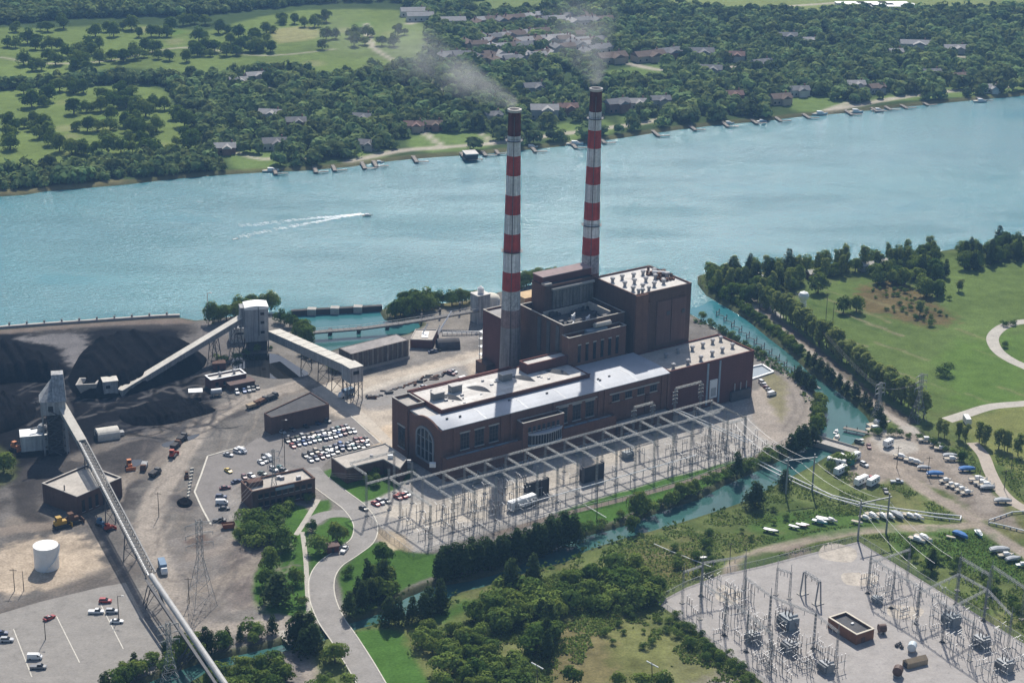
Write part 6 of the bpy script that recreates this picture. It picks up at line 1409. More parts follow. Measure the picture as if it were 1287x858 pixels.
for px, py, dx, dy, k, c, lab in ((287, 572.5, 3, .6, 'sedan', 'silver', 'silver car at the upper left kerb of office lot'), (299, 568.5, 3, 1, 'suv', 'white', 'white tall car at the upper left kerb of office lot'), (304, 568, 3, 1, 'van', 'white', 'white van at upper left kerb of office lot'), (328, 582, 3, 2.5, 'sedan', 'white', 'white car first in the small group above the office'), (333, 580, 3, 2.5, 'suv', 'silver', 'silver car second in the small group above the office'), (338.5, 577.5, 3, 2.5, 'van', 'white', 'white van in the small group above the office'), (333, 574, 3, 2.5, 'sedan', 'black', 'black car behind the small group above the office'),
        (287, 592.5, 3, 2, 'sedan', 'yellow', 'yellow car alone in the office lot'), (307, 600, 2, 3, 'sedan', 'maroon', 'maroon car left behind the office roof'), (316, 598.5, 3, 2, 'sedan', 'white', 'white car beside a maroon one behind the office'), (330, 596, 3, 1, 'sedan', 'green', 'green car behind the middle of the office'), (344, 591, 3, 1.5, 'suv', 'white', 'white tall car behind the office roof, left of teal car'), (353, 589, 3, 1.5, 'sedan', 'teal', 'teal car behind the office roof'), (297, 606, 3, -1, 'sedan', 'dark blue', 'dark blue car at the left office corner'),
        (283, 614, 3, -.4, 'sedan', 'maroon', 'maroon car at top of the left office column'), (278, 625.5, 3, 0, 'suv', 'dark blue', 'dark blue car second in the left office column'), (279, 633, 3, 0, 'van', 'white', 'white van in the left office column'), (282, 640, 3, 0, 'sedan', 'black', 'black car fourth in the left office column'), (276, 655, 3, 0, 'pickup', 'black', 'black pickup at the bottom of left office column'),
        (357, 593, 3, 1, 'suv', 'grey', 'grey tall car against the right end of office roof'), (2, 796.5, 3, 0, 'sedan', 'dark blue', 'dark blue car at the left edge of the lower lot'), (9, 805.5, 3, 0, 'suv', 'silver', 'silver car at the left edge of the lower lot'), (62, 777.5, 3, -1.4, 'sedan', 'red', 'red car nearest the lamp post in lower lot'), (132.5, 756.5, 3, 0, 'suv', 'red', 'red tall car at the top of lower lot'), (121, 770, 3, 0, 'pickup', 'white', 'white pickup in the lower lot'), (141, 769.5, 3, 0, 'suv', 'silver', 'silver car right of the white pickup, lower lot'), (147, 782, 3, 0, 'sedan', 'white', 'white car below the silver one, lower lot'),
        (44, 827.5, 3, 0, 'van', 'white', 'white van near the bottom of lower lot'), (48.5, 839.5, 3, 0, 'pickup', 'grey', 'dark grey pickup at the bottom of lower lot'), (433, 692, 2, -2.4, 'pickup', 'white', 'white pickup driving on the plant road bend'), (457, 640, 2, 1, 'sedan', 'black', 'black car at the switchyard road corner'),
        (472, 634, 3, 1.6, 'sedan', 'red', 'red car first from left beside switchyard'), (478, 632, 3, 1.6, 'suv', 'silver', 'silver car second from left beside switchyard'), (486, 630.5, 3, 1.6, 'sedan', 'grey', 'grey car third from left beside switchyard'), (500, 626, 3, 1.6, 'sedan', 'red', 'red car fourth from left beside switchyard'), (506, 624, 3, 1.6, 'pickup', 'red', 'red pickup beside switchyard'), (511, 622, 3, 1.6, 'sedan', 'white', 'white car last in the line beside switchyard'),
        (958, 482, 3, 1.6, 'suv', 'white', 'white tall car first by the basin'), (960, 485, 3, 1.6, 'sedan', 'silver', 'silver car second by the basin'), (964, 488.5, 3, 1.6, 'sedan', 'maroon', 'maroon car third by the basin'), (967, 491.5, 3, 1.6, 'sedan', 'silver', 'silver car fourth by the basin'), (970, 496.5, 3, -.8, 'van', 'white', 'white van last by the basin'),
        (298, 494, 1.5, 3, 'suv', 'white', 'white car first in front of the brick workshop'), (307, 492, 1.5, 3, 'sedan', 'blue', 'blue car in front of the brick workshop'), (313, 491, 1.5, 3, 'suv', 'silver', 'silver car in front of the brick workshop'), (318, 489.5, 1.5, 3, 'pickup', 'grey', 'grey pickup in front of the brick workshop'), (323.5, 487.5, 1.5, 3, 'sedan', 'black', 'black car last in front of the brick workshop'),
        (532, 487, 3, -.8, 'sedan', 'silver', 'silver car alone on the rear gravel lot'), (567, 470.5, 3, 1.0, 'suv', 'maroon', 'maroon tall car at the right end of rear lot'), (570, 468, 3, 1.0, 'sedan', 'silver', 'silver car at the right end of rear lot'), (582, 477.5, 3, -.8, 'van', 'white', 'white van by the hall at rear lot'), (544, 443, 3, -.4, 'sedan', 'dark blue', 'dark blue car by the red inlet house'), (549, 441.5, 3, -.4, 'sedan', 'black', 'black car by the dark hut'),
        (1082, 604, 2, 2, 'pickup', 'white', 'white pickup left of boat trailers on dirt'), (1086, 585, 2, 1, 'suv', 'white', 'white tall car beside the teal trailer'), (1113, 618, 1, 2, 'sedan', 'grey', 'grey car hidden below the white trailers'), (1127, 606.5, 3, 0, 'pickup', 'silver', 'silver pickup right of the white trailers'), (1095, 602, 2, 1, 'sedan', 'red', 'red car between the white trailers'), (1080, 557, 3, 1, 'suv', 'green', 'green car by the marina dirt'), (1092, 562, 1, 3, 'sedan', 'maroon', 'maroon car by the marina dirt')): car(k, c, G(px, py), hd(px, py, dx, dy), lab, gC)
# trucks and earth movers
yel = mat('machine_yellow', (.42, .25, .03), .6, .15, .6, .3); rust = mat('rust', (.13, .07, .045), .9, .3); redp = mat('machine_red', (.38, .05, .02), .6, .15, .6, .3)
def lorry(label, px, py, dx, dy, L_, body, cab, name='lorry', hb=2.6):
    o = thing(name, label, 'lorry', G(px, py), hd(px, py, dx, dy)); MB().box(-L_ / 2, L_ / 2 - 2.2, -1.25, 1.25, 1.0, 1 + hb).build('cargo_box', body, o); c = loft(MB(), [(L_ / 2 - 2.1, 1.2, .6, 2.7, 1.1), (L_ / 2 - .7, 1.2, .6, 2.7, 1.05), (L_ / 2, 1.2, .6, 1.6, 1.1)]).build('cab', cab, o); MB().box(L_ / 2 - .75, L_ / 2 - .55, -1.0, 1.0, 1.7, 2.5).build('windscreen', glass, c)
    for x in (-L_ / 2 + 1, -L_ / 2 + 2.2, L_ / 2 - 1.4):
        for y in (-1.1, 1.1): MB().bar((x, y - .15, .5), (x, y + .15, .5), 1.0, n=12).build('wheel', tyre, o)
lorry('blue and grey lorry driving beside the long conveyor', 205, 717, 1.5, 4, 8.5, mat('grey_blue_tarp', (.16, .24, .34), .7, .15), white)
lorry('blue-topped lorry parked by the stilted conveyor house', 435, 498, -3, 1, 8, mat('grey_blue_tarp', (.16, .24, .34), .7, .15), white)
for k, (lab, px, py, dx, dy, m1) in enumerate((('dark coal truck leading on yard road', 229, 553, 3, -2.6, blk), ('dark coal truck following on yard road', 221, 562, 3, -2.6, blk), ('dark low wagon on the dirt by the crusher house', 195, 597, 3, -2, blk), ('pale low trailer on the dirt near the orange tractor', 181, 589, -1, 2.5, conv_grey), ('brown flat truck by the dirt road bend', 330, 506, 3, -1.5, rust), ('brown tanker truck by the dirt road', 318, 512, 3, -1, mat('tan_sheet', (.34, .26, .17), .8, .15, .4)), ('small dark truck beyond the dirt road bend', 342, 501, 3, -1.2, blk))): lorry(lab, px, py, dx, dy, 6.5, m1, rust if k % 2 else steel_d, 'yard_truck', 1.2)
def dozer(label, px, py, dx, dy, m, s=1.0, name='bulldozer'):
    o = thing(name, label, 'digger', G(px, py), hd(px, py, dx, dy)); o.scale = (s, s, s)
    MB().box(-1.8, 1.4, -.7, .7, .9, 1.9).build('engine_hood', m, o); MB().box(-1.3, .1, -.75, .75, 1.9, 3.1).build('cab', m, o); MB().box(-1.35, .15, -.6, .6, 2.2, 2.8).build('cab_window', glass, o)
    for y in (-1.0, 1.0): MB().add([(-2, y - .3, .4), (-1.6, y - .3, 0), (1.5, y - .3, 0), (1.9, y - .3, .4), (1.5, y - .3, .9), (-1.6, y - .3, .9), (-2, y + .3, .4), (-1.6, y + .3, 0), (1.5, y + .3, 0), (1.9, y + .3, .4), (1.5, y + .3, .9), (-1.6, y + .3, .9)], [(5, 4, 3, 2, 1, 0), (6, 7, 8, 9, 10, 11)] + [(i, (i + 1) % 6, 6 + (i + 1) % 6, 6 + i) for i in range(6)]).build('track', blk, o)
    MB().box(2.3, 2.5, -1.7, 1.7, .1, 1.3).build('blade', m, o)
    for y in (-.9, .9): MB().bar((.5, y, .6), (2.3, y, .6), .2).build('push_arm', m, o)
dozer('yellow scraper parked below the crusher house, left one', 77, 662, 4, -1, yel, 1.5); dozer('dark machine parked behind the yellow scraper', 92, 657, 4, -1, rust, 1.5); dozer('red tractor under the long conveyor', 137, 666, 3, -1, redp, 1.0); dozer('blue machine beside the red tractor', 127, 660, 3, 1, mat('machine_blue', (.06, .14, .24), .6, .15), 1.0); dozer('orange loader on dirt near the yard puddles', 163, 588, 1, 2, mat('machine_orange', (.5, .17, .06), .6, .1), 1.2); dozer('red digger near the coal trucks', 217, 574, 2, -3, redp, 1.2); dozer('orange machine left of the white shed', 20, 565, 3, 1, mat('machine_orange', (.5, .17, .06), .6, .1), 1.2); dozer('small dark loader at the lot corner', 235, 600, 1, 3, rust, .8)
# trailers and caravans
def trailer(label, px, py, dx, dy, L_, m, top=None, W_=2.5, H_=2.6):
    o = thing('box_trailer', label, 'trailer', G(px, py), hd(px, py, dx, dy)); b = MB(); loft(b, [(-L_ / 2, W_ / 2, .7, .7 + H_, W_ / 2 - .12), (L_ / 2, W_ / 2, .7, .7 + H_, W_ / 2 - .12)]); w = b.build('body', m, o); MB().box(-L_ / 2 + .1, L_ / 2 - .1, -W_ / 2 + .2, W_ / 2 - .2, .703 + H_, .78 + H_).build('roof', top or white, w)
    for k in range(3): MB().box(-L_ * .35 + L_ * .3 * k - .5, -L_ * .35 + L_ * .3 * k + .5, -W_ / 2 - .03, -W_ / 2 - .004, 1.8, 2.5).build('window', glass, w)
    for y in (-1, 1):
        for x in (-.8, .8): MB().bar((x - L_ * .1, y - .12, .4), (x - L_ * .1, y + .12, .4), .8, n=10).build('wheel', tyre, o)
    MB().bar((L_ / 2, 0, .75), (L_ / 2 + 1.4, 0, .6), .18).build('drawbar', steel_d, o)
trailer('long white trailer standing on the switchyard gravel', 656, 637, 10, -3.6, 13.5, white, None, 3.2, 3.4)
for a in (('white caravan left of the teal trailer', 1051, 585, 5, 1, 8, white), ('teal box trailer among caravans', 1063, 582, 4, 2, 8, mat('teal_sheet', (.03, .20, .17), .6, .1)), ('white caravan right of the teal trailer', 1073, 578, 4, -1.6, 6.5, white), ('pale caravan in front of the other caravans', 1056, 595, 4, -2, 7, mat('pale_blue_paint', (.55, .62, .66), .5, .1)), ('left white box trailer of the pair by the red car', 1082, 608, 4, -2, 7.5, white), ('right white box trailer of the pair by the red car', 1097, 609, 4, -2.4, 7, white), ('white caravan at the marina near the canal end', 1116, 561, 3, -1.5, 5, white), ('white camper at the far upper right shore sheds', 1163, 332, 5, -1, 8, white), ('long white trailer in the peninsula wood', 955, 352, 5, 2, 9, white), ('white camper beside the park trees', 1215, 532, 2, 3, 6, white)): trailer(*a)
o = thing('water_tank', 'small white domed tank at the meadow edge of the poplars', 'tank', G(1009, 388)); MB().lathe([(1.6, 0), (1.6, 5), (2.6, 6), (2.9, 7.5), (2.2, 9), (.4, 9.8)], 20).build('shell', white, o); MB().lathe([(1.9, 0), (1.9, .5)], 16).build('footing', concrete, o)
for lab, px, py, c in (('grey shed in the trees above the meadow', 1083, 342, conv_grey), ('pale shed right of the grey shed above meadow', 1100, 338, whitewash), ('brown shed hidden in peninsula wood', 1018, 352, rust)):
    o = thing('park_shed', lab, 'shed', G(px, py), .3); MB().box(0, 8, 0, 6, 0, 3.4).build('wall', c, o); MB().add([(-.4, -.4, 3.404), (8.4, -.4, 3.404), (8.4, 6.4, 3.404), (-.4, 6.4, 3.404), (-.4, 3, 5), (8.4, 3, 5)], [(0, 1, 5, 4), (2, 3, 4, 5), (1, 2, 5), (3, 0, 4), (3, 2, 1, 0)]).build('roof', conv_roof, o)
o = thing('gate_hut', 'tiny red-brown brick hut beside the plant road bend', 'hut', G(417, 692), .4); MB().box(-2.4, 2.4, -1.8, 1.8, 0, 2.6).build('wall', brick_r, o); MB().box(-2.8, 2.8, -2.2, 2.2, 2.603, 2.85).build('roof', mat('brown_roof', (.13, .085, .075), .85, .15), o); MB().box(-.5, .5, -1.9, -1.803, 0, 2).build('door', blk, o)
o = thing('skip_bin', 'rusty orange skip by the bush at the office lot', 'skip', G(287, 663), .3); MB().add([(-2, -1.2, .2), (2, -1.2, .2), (2, 1.2, .2), (-2, 1.2, .2), (-2.6, -1.3, 2), (2.6, -1.3, 2), (2.6, 1.3, 2), (-2.6, 1.3, 2)], [(3, 2, 1, 0), (0, 1, 5, 4), (1, 2, 6, 5), (2, 3, 7, 6), (3, 0, 4, 7)]).build('bin', mat('orange_rust', (.33, .10, .045), .8, .2), o); MB().box(-2.2, 2.2, -1.1, 1.1, 1.2, 1.5).build('load', rust, o)
# stored pipes and fittings on the rear lot
rg = random.Random(41)
for k in range(26):
    t = k / 25; px, py = 462 + 102 * t + rg.uniform(-2, 2), 501 - 33 * t + rg.uniform(-2.5, 2.5); L_ = rg.uniform(1.5, 4); a = rg.uniform(-.4, 1.4); mb = MB()
    for j in range(rg.randint(2, 4)): mb.rbox(rg.uniform(-.6, .6), rg.uniform(-.8, .8), .55 * (j // 2), L_, .5, .5, a)
    tag(mb.build('scrap_pile', rg.choice([blk, rust, steel_d]), loc=G(px, py)), '%s heap of steel scrap from the left across the rear lot' % ORD[k], 'scrap heap', 'scrap heaps on the rear lot')
for k in range(14):
    px, py = 522 + 4.8 * k + rg.uniform(-2, 2), 497 - 1.5 * k + rg.uniform(-1.5, 1.5); a = rg.uniform(-.2, 1.3); mb = MB(); L_ = rg.uniform(1.5, 4.5)
    for j in range(rg.randint(1, 3)): mb.rbox(rg.uniform(-.5, .5), rg.uniform(-.6, .6), .7 * j, L_, 1.0, .7, a)
    tag(mb.build('crate_stack', rg.choice([rust, yel, concrete, steel_d]), loc=G(px, py)), '%s crate stack from left beside the hall rear wall' % ORD[k], 'crate', 'crate stacks behind the hall')
# ================================================================== BOATS
hullw = mat('white_hull', (.72, .72, .70), .4, .05, .5, .4); BC = {'white': hullw, 'blue': mat('blue_tarp', (.05, .17, .42), .7, .1), 'grey': mat('grey_hull', (.36, .38, .40), .6, .1), 'teal': mat('teal_hull', (.10, .36, .36), .5, .1), 'red': mat('red_hull', (.30, .05, .04), .5, .1), 'tan': mat('tan_hull', (.42, .36, .27), .6, .1), 'green': mat('green_hull', (.05, .14, .07), .6, .1)}
BPROTO = {}
def boat(label, px, py, rz, L_=7.0, col='white', cabin=True, group=None, z=.55, cover=False, cradle=True):
    key = (col, cabin, cover, cradle)
    if key in BPROTO: o = copy_thing(BPROTO[key], (*G(px, py)[:2], z), rz, label, group, L_ / 7.0); return o
    o = thing('boat', label, 'boat', (*G(px, py)[:2], z), rz, group); o.scale = (L_ / 7.0,) * 3
    S = [(-3.5, 1.05, .95, .55), (-2, 1.22, .95, .5), (0, 1.25, 1.0, .45), (1.6, 1.05, 1.1, .3), (2.8, .55, 1.2, .12), (3.6, .04, 1.3, .02)]; mb = MB(); P = []
    for x, w, zt, wb in S: P += [(x, -w, zt), (x, -w * .9, .45), (x, -wb * .25, 0), (x, wb * .25, 0), (x, w * .9, .45), (x, w, zt)]
    F = []
    for k in range(5):
        for i in range(5): F.append((k * 6 + i, (k + 1) * 6 + i, (k + 1) * 6 + i + 1, k * 6 + i + 1))
    F.append((0, 1, 2, 3, 4, 5)); mb.add(P, F); mb.build('hull', BC[col], o)
    dk = MB(); pts = [(x, -w * .96, zt - .12) for x, w, zt, wb in S] + [(x, w * .96, zt - .12) for x, w, zt, wb in reversed(S)]; dk.add(pts, [tuple(range(len(pts)))]); dk.build('deck', BC['tan' if col == 'white' else 'white'], o)
    if cover: loft(MB(), [(-3.2, 1.1, .9, 1.25, .6), (-1, 1.2, .95, 1.9, .35), (1.2, 1.1, 1.0, 1.8, .3), (3.0, .4, 1.1, 1.35, .15)]).build('cover', BC[col if col != 'white' else 'grey'], o)
    elif cabin: c = loft(MB(), [(-1.2, .9, .9, 1.9, .72), (.9, .85, .95, 1.85, .62), (2.0, .55, 1.0, 1.25, .4)]).build('cabin', BC['white'], o); MB().box(.2, .95, -.78, .78, 1.45, 1.7).build('cabin_window', glass, c)
    if cradle:
        for x in (-1.8, 1.2): MB().box(x - .12, x + .12, -1.0, 1.0, -.55, .2).build('cradle', steel_d, o)
    BPROTO[key] = o; return o
gD = 'boats stored on land in the boat yard'
BT = [(1132, 576, -.5, 8, 'white', 'white motor boat at the top of the dirt track, left of others'), (1145, 581, -.4, 8, 'white', 'white boat first in the pair above the blue cover'), (1151, 583, -.4, 8, 'white', 'white boat second in the pair above the blue cover'), (1161, 590, -.1, 7, 'grey', 'grey covered boat left of the blue cover'), (1175, 598, 0, 9, 'blue', 'long boat under bright blue cover on the dirt'), (1188, 606, .4, 7.5, 'white', 'white boat first in the row right of the track'), (1195, 611, .4, 7, 'white', 'white boat second in the row right of the track'), (1202, 613, .4, 7, 'white', 'white boat third in the row right of the track'), (1208, 617, .4, 7.5, 'white', 'white boat fourth in the row right of the track'), (1215, 621, .4, 7.5, 'white', 'white boat last in the row right of the track'),
      (1164, 555, .1, 9, 'white', 'long white boat at the upper yard edge'), (1177, 561, -.2, 7, 'grey', 'grey boat beside the long white one, upper edge'), (1183, 566, -.2, 8, 'white', 'white boat third along the upper edge'), (1194, 575, 0, 8, 'grey', 'pale grey boat near the round bush'), (1196, 579, 0, 8, 'white', 'white boat below the pale grey one'), (1215, 592, .1, 9, 'blue', 'blue boat at the far track by bushes'), (1229, 605, .1, 10, 'white', 'white boat top of the far right stack'), (1234, 609, .1, 9, 'white', 'white boat second of the far right stack'), (1239, 612, .1, 9, 'white', 'white boat third of the far right stack'), (1241, 615, .1, 8, 'grey', 'grey boat last of the far right stack'), (1260, 632, 0, 9, 'grey', 'pale boat alone by the right path'),
      (1087, 653, -.6, 7, 'white', 'white boat first on lawn below the pipes'), (1096, 651, -.9, 9, 'white', 'large white boat second on lawn below the pipes'), (1109, 651, -1.0, 8, 'white', 'white boat third on lawn below the pipes'), (1118, 651, -1.0, 7.5, 'white', 'white boat fourth on lawn below the pipes'), (1128, 650, -1.1, 9, 'grey', 'grey boat fifth on lawn below the pipes'), (1143, 651, -.7, 8, 'white', 'white boat sixth on lawn below the pipes'), (1152, 652, -.7, 8, 'white', 'white boat last on lawn below the pipes'), (1077, 658, -.5, 6, 'white', 'flat white skiff left of the lawn boats'),
      (1152, 681, -.7, 9, 'white', 'white boat left of the pair below the track'), (1160, 679, -.7, 10, 'white', 'white boat right of the pair below the track'), (1195, 677, -.6, 5, 'white', 'small white skiff below the track'), (1207, 675, -.9, 9, 'blue', 'blue-decked boat below the track'), (1230, 673, -1.4, 8, 'teal', 'teal boat standing upright below the track'), (1256, 694, .1, 10, 'grey', 'grey boat first at the lower right'), (1264, 700, .2, 8, 'white', 'white boat second at the lower right'), (1273, 705, .3, 8, 'grey', 'grey boat third at the lower right'), (1285, 712, .2, 7, 'teal', 'teal boat at the right picture edge'),
      (1030, 658, -.5, 8, 'teal', 'pale teal boat left of the track boats'), (1036, 655, -.5, 9, 'tan', 'tan boat beside the pale teal one'), (1044, 656, -.5, 7, 'white', 'white boat right of the tan one'), (1007, 662, -.6, 6, 'red', 'red rowing boat in the grass'), (1012, 661, -.6, 5, 'red', 'second red rowing boat in the grass'), (998, 664, -.6, 6, 'grey', 'grey rowing boat left of the red ones'), (969, 669, -.5, 8, 'green', 'dark green boat in the grass, leftmost'), (881, 703, 0, 6, 'grey', 'pale skiff left of the substation track')]
for px, py, rz, L_, c, lab in BT: boat(lab, px, py, rz, L_ * .8, c, c in ('white', 'teal') and L_ > 6, gD, .55, c in ('blue', 'grey') and L_ > 6.5)
gE = 'boats moored along the canal'
for px, py, rz, L_, c, lab in ((1052, 547, 1.2, 7, 'white', 'white boat moored left of the dam, nearest'), (1051, 539, 1.2, 5, 'grey', 'grey boat moored left of the dam'), (1083, 552, .4, 7, 'grey', 'grey boat moored below the marina corner'), (1105, 531, .4, 12, 'white', 'big white cabin boat at the marina corner'), (1100, 536, .4, 9, 'white', 'white boat at the marina corner, inner'), (1026, 484, -.5, 5, 'white', 'white boat on the channel at grove'), (340, 213, .2, 11, 'white', 'white motor boat at the far left dock'), (476, 202, .2, 7, 'white', 'white boat by the far shore road dock'), (667, 183.5, .1, 10, 'white', 'white boat at the far shore between chimneys'), (722, 179.5, .1, 12, 'white', 'white yacht at the far shore right of farther chimney'), (915, 153.5, .1, 9, 'white', 'white covered boat at the right far shore'), (1030, 142, .1, 12, 'white', 'white boat at the sandy far shore landing'), (1075, 139.5, .1, 12, 'white', 'white boat at the middle right docks'), (1103, 137.5, .1, 10, 'white', 'white boat beside the middle right docks'), (1232, 126, .1, 11, 'white', 'white boat at the far right dock'), (957, 151, .1, 8, 'grey', 'grey boat at the right far shore dock')):
    boat(lab, px, py, rz, L_, c, True, gE, -1.75, False, False)
sb = boat('white speedboat trailing a long wake on the open river', 461, 268.5, .12, 6, 'white', True, None, -1.6, False, False); boat('tiny dark boat drifting left of the wake', 296, 297.5, .6, 3.5, 'grey', False, None, -1.7, False, False)
foam = mat('foam', (.80, .85, .85), .9, .2, .8, .1)
rs = np.random.RandomState(2); mbw = MB()
for br in (0, 1):
    for k in range(280):
        t = rs.rand() ** 1.5; px = 455 - 155 * t; py = 269 + (29 if br else 15) * t ** 1.1 + rs.randn() * (.25 + 1.3 * t * .8); p = G(px, py, -1.47); L_ = rs.uniform(1.2, 4.5) * (1 - .3 * t); w_ = rs.uniform(.12, .5) * (1.2 - .6 * t)
        mbw.rbox(p.x, p.y, -1.482 + .0001 * k + .05 * br, L_, w_, .03, -.35 + rs.randn() * .25)
tag(mbw.build('wake', foam), kind='stuff')
MBd = MB(); p = G(1098, 545); o = thing('dock', 'L-shaped wooden dock at the marina corner of canal', 'dock', (p.x, p.y, -1.5), -.5); MB().box(-14, 6, -1.2, 1.2, 1.2, 1.6).build('deck', mat('dock_planks', (.24, .215, .185), .9, .15, .5, .15), o)
for x in (-13, -8, -3, 3): MB().bar((x, 1.1, -2), (x, 1.1, 2.4), .35, n=6).build('pile', blk, o)
# ================================================================== VEGETATION
def leaf_mat(name, base, alt, rand=.3):
    m = bpy.data.materials.new(name); m.use_nodes = True; nt = m.node_tree; N = nt.nodes; L = nt.links; N.clear()
    out = N.new('ShaderNodeOutputMaterial'); d = N.new('ShaderNodeBsdfDiffuse'); t = N.new('ShaderNodeBsdfTranslucent'); mx = N.new('ShaderNodeMixShader'); mx.inputs[0].default_value = .34
    a = N.new('ShaderNodeAttribute'); a.attribute_name = 'Col'; oi = N.new('ShaderNodeObjectInfo')
    mc = N.new('ShaderNodeMix'); mc.data_type = 'RGBA'; mc.inputs[6].default_value = (*base, 1); mc.inputs[7].default_value = (*alt, 1); L.new(oi.outputs['Random'], mc.inputs[0])
    mu = N.new('ShaderNodeMix'); mu.data_type = 'RGBA'; mu.blend_type = 'MULTIPLY'; mu.inputs[0].default_value = 1; L.new(mc.outputs[2], mu.inputs[6]); L.new(a.outputs['Color'], mu.inputs[7])
    L.new(mu.outputs[2], d.inputs['Color']); L.new(mu.outputs[2], t.inputs['Color']); L.new(d.outputs[0], mx.inputs[1]); L.new(t.outputs[0], mx.inputs[2]); L.new(mx.outputs[0], out.inputs['Surface'])
    return m
LEAF = {'tree': leaf_mat('broad_leaves', (.062, .122, .028), (.17, .235, .055)), 'conifer': leaf_mat('conifer_needles', (.040, .072, .026), (.060, .096, .034)), 'poplar': leaf_mat('poplar_leaves', (.17, .225, .065), (.23, .285, .09)),
        'shrub': leaf_mat('shrub_leaves', (.066, .125, .032), (.165, .24, .06)), 'far': leaf_mat('far_leaves_hazed', (.105, .172, .075), (.140, .212, .09))}  # far foliage is paler and bluer: distance haze put into its colour
bark = mat('bark', (.085, .068, .052), .95, .2, 1.2, .1)
def leaf_cloud(rs, kind, n, leaf):
    """Leaf clumps of a crown about 10 m tall: vertices (4 per leaf) and tints."""
    if kind == 'tree':
        k = rs.randint(10, 16); a = rs.rand(k) * 6.28; rr = rs.rand(k) ** .6 * 3.0; c = np.stack([rr * np.cos(a), rr * np.sin(a), 1.9 + rs.rand(k) * 5.8 * (1 - rr / 6)], 1); r = 1.35 + rs.rand(k) * 1.35
    elif kind == 'conifer':
        k = 11; z = np.linspace(1.0, 9.4, k); a = rs.rand(k) * 6.28; w = .55 * (1 - z / 10.5) ** .7; c = np.stack([w * np.cos(a) * 1.4, w * np.sin(a) * 1.4, z], 1); r = 2.1 * (1 - z / 10.6) ** .6 + .25 + rs.rand(k) * .3
    elif kind == 'poplar':
        k = 12; z = np.linspace(2.0, 9.2, k); a = rs.rand(k) * 6.28; c = np.stack([.7 * np.cos(a), .7 * np.sin(a), z], 1); r = .75 + rs.rand(k) * .6 + .35 * np.sin((z - 2) / 7.2 * 3.14)
    else:
        k = rs.randint(6, 10); a = rs.rand(k) * 6.28; rr = rs.rand(k) ** .5 * 4.2; c = np.stack([rr * np.cos(a), rr * np.sin(a), 2.0 + rs.rand(k) * 3.2], 1); r = 2.0 + rs.rand(k) * 2.0
    wts = r ** 2 / (r ** 2).sum(); li = rs.choice(k, n, p=wts); d = rs.randn(n, 3); d /= np.linalg.norm(d, axis=1)[:, None]; d[:, 2] = np.where(d[:, 2] < -.45, -d[:, 2], d[:, 2])
    p = c[li] + d * (r[li] * (.62 + .45 * rs.rand(n) ** .6))[:, None]
    p[:, 2] = np.maximum(p[:, 2], .25)
    cen = np.array([0, 0, 4.5]); o = p - cen; o /= np.linalg.norm(o, axis=1)[:, None] + 1e-6
    nr = d * .9 + o * .5 + rs.randn(n, 3) * .30; nr /= np.linalg.norm(nr, axis=1)[:, None]
    t = np.cross(nr, rs.randn(n, 3)); t /= np.linalg.norm(t, axis=1)[:, None] + 1e-6; b = np.cross(nr, t)
    s = leaf * (.6 + .8 * rs.rand(n))[:, None]; s2 = s * (.55 + .5 * rs.rand(n))[:, None]
    V = np.stack([p - t * s - b * s2 * .6, p + t * s * .3 - b * s2, p + t * s + b * s2 * .5, p - t * s * .2 + b * s2], 1).reshape(-1, 3)
    lobe = .86 + .30 * rs.rand(k); tint = lobe[li] * (.80 + .42 * rs.rand(n)); warm = rs.rand(n) * .16
    C_ = np.stack([tint * (1 + warm), tint, tint * (1 - warm)], 1)
    return V, np.repeat(C_, 4, 0)
def trunk_mb(kind, seed):
    rg = random.Random(seed); mb = MB(); h = {'tree': 4.6, 'conifer': 8.5, 'poplar': 8.2, 'shrub': 2.2}[kind]; r = {'tree': .34, 'conifer': .22, 'poplar': .2, 'shrub': .16}[kind]
    mb.bar((0, 0, -.3), (rg.uniform(-.2, .2), rg.uniform(-.2, .2), h), r * 2, n=7, w2=r * .7)
    for k in range(5 if kind != 'conifer' else 2):
        a = rg.uniform(0, 6.28); z = h * rg.uniform(.4, .9); q = 1.9 if kind == 'tree' else .8; mb.bar((0, 0, z), (q * math.cos(a), q * math.sin(a), z + q * .9), r * .8, n=5, w2=r * .25)
    return mb
PROTO = {}
NP = {'tree': 7, 'conifer': 4, 'poplar': 4, 'shrub': 5}; NL = {'tree': 1250, 'conifer': 760, 'poplar': 640, 'shrub': 640}; LS = {'tree': .40, 'conifer': .34, 'poplar': .34, 'shrub': .50}
def tree(kind, p, h, label, group=None, name=None, cat=None, rg=random, wide=1.0):
    i = rg.randrange(NP[kind]); key = (kind, i); s = h / (10.0 if kind != 'shrub' else 6.5); rz = rg.uniform(0, 6.28)
    name = name or kind; cat = cat or {'tree': 'tree', 'conifer': 'conifer', 'poplar': 'poplar', 'shrub': 'shrub'}[kind]
    r = thing(name, label, cat, (p[0], p[1], 0), rz, group); w = s * wide * rg.uniform(.88, 1.15); r.scale = (w, w, s)
    if key not in PROTO:
        rs = np.random.RandomState(100 * len(PROTO) + 7); V, Cc = leaf_cloud(rs, kind, NL[kind], LS[kind]); F = np.arange(len(V)).reshape(-1, 4)
        c = mesh_np('crown', V, F, LEAF[kind], r, Cc); t = trunk_mb(kind, i + 31).build('trunk', bark, r); PROTO[key] = (c, t)
    else:
        for q in PROTO[key]: c = q.copy(); COL.objects.link(c); reg(c, r)
    return r
rgT = random.Random(77)
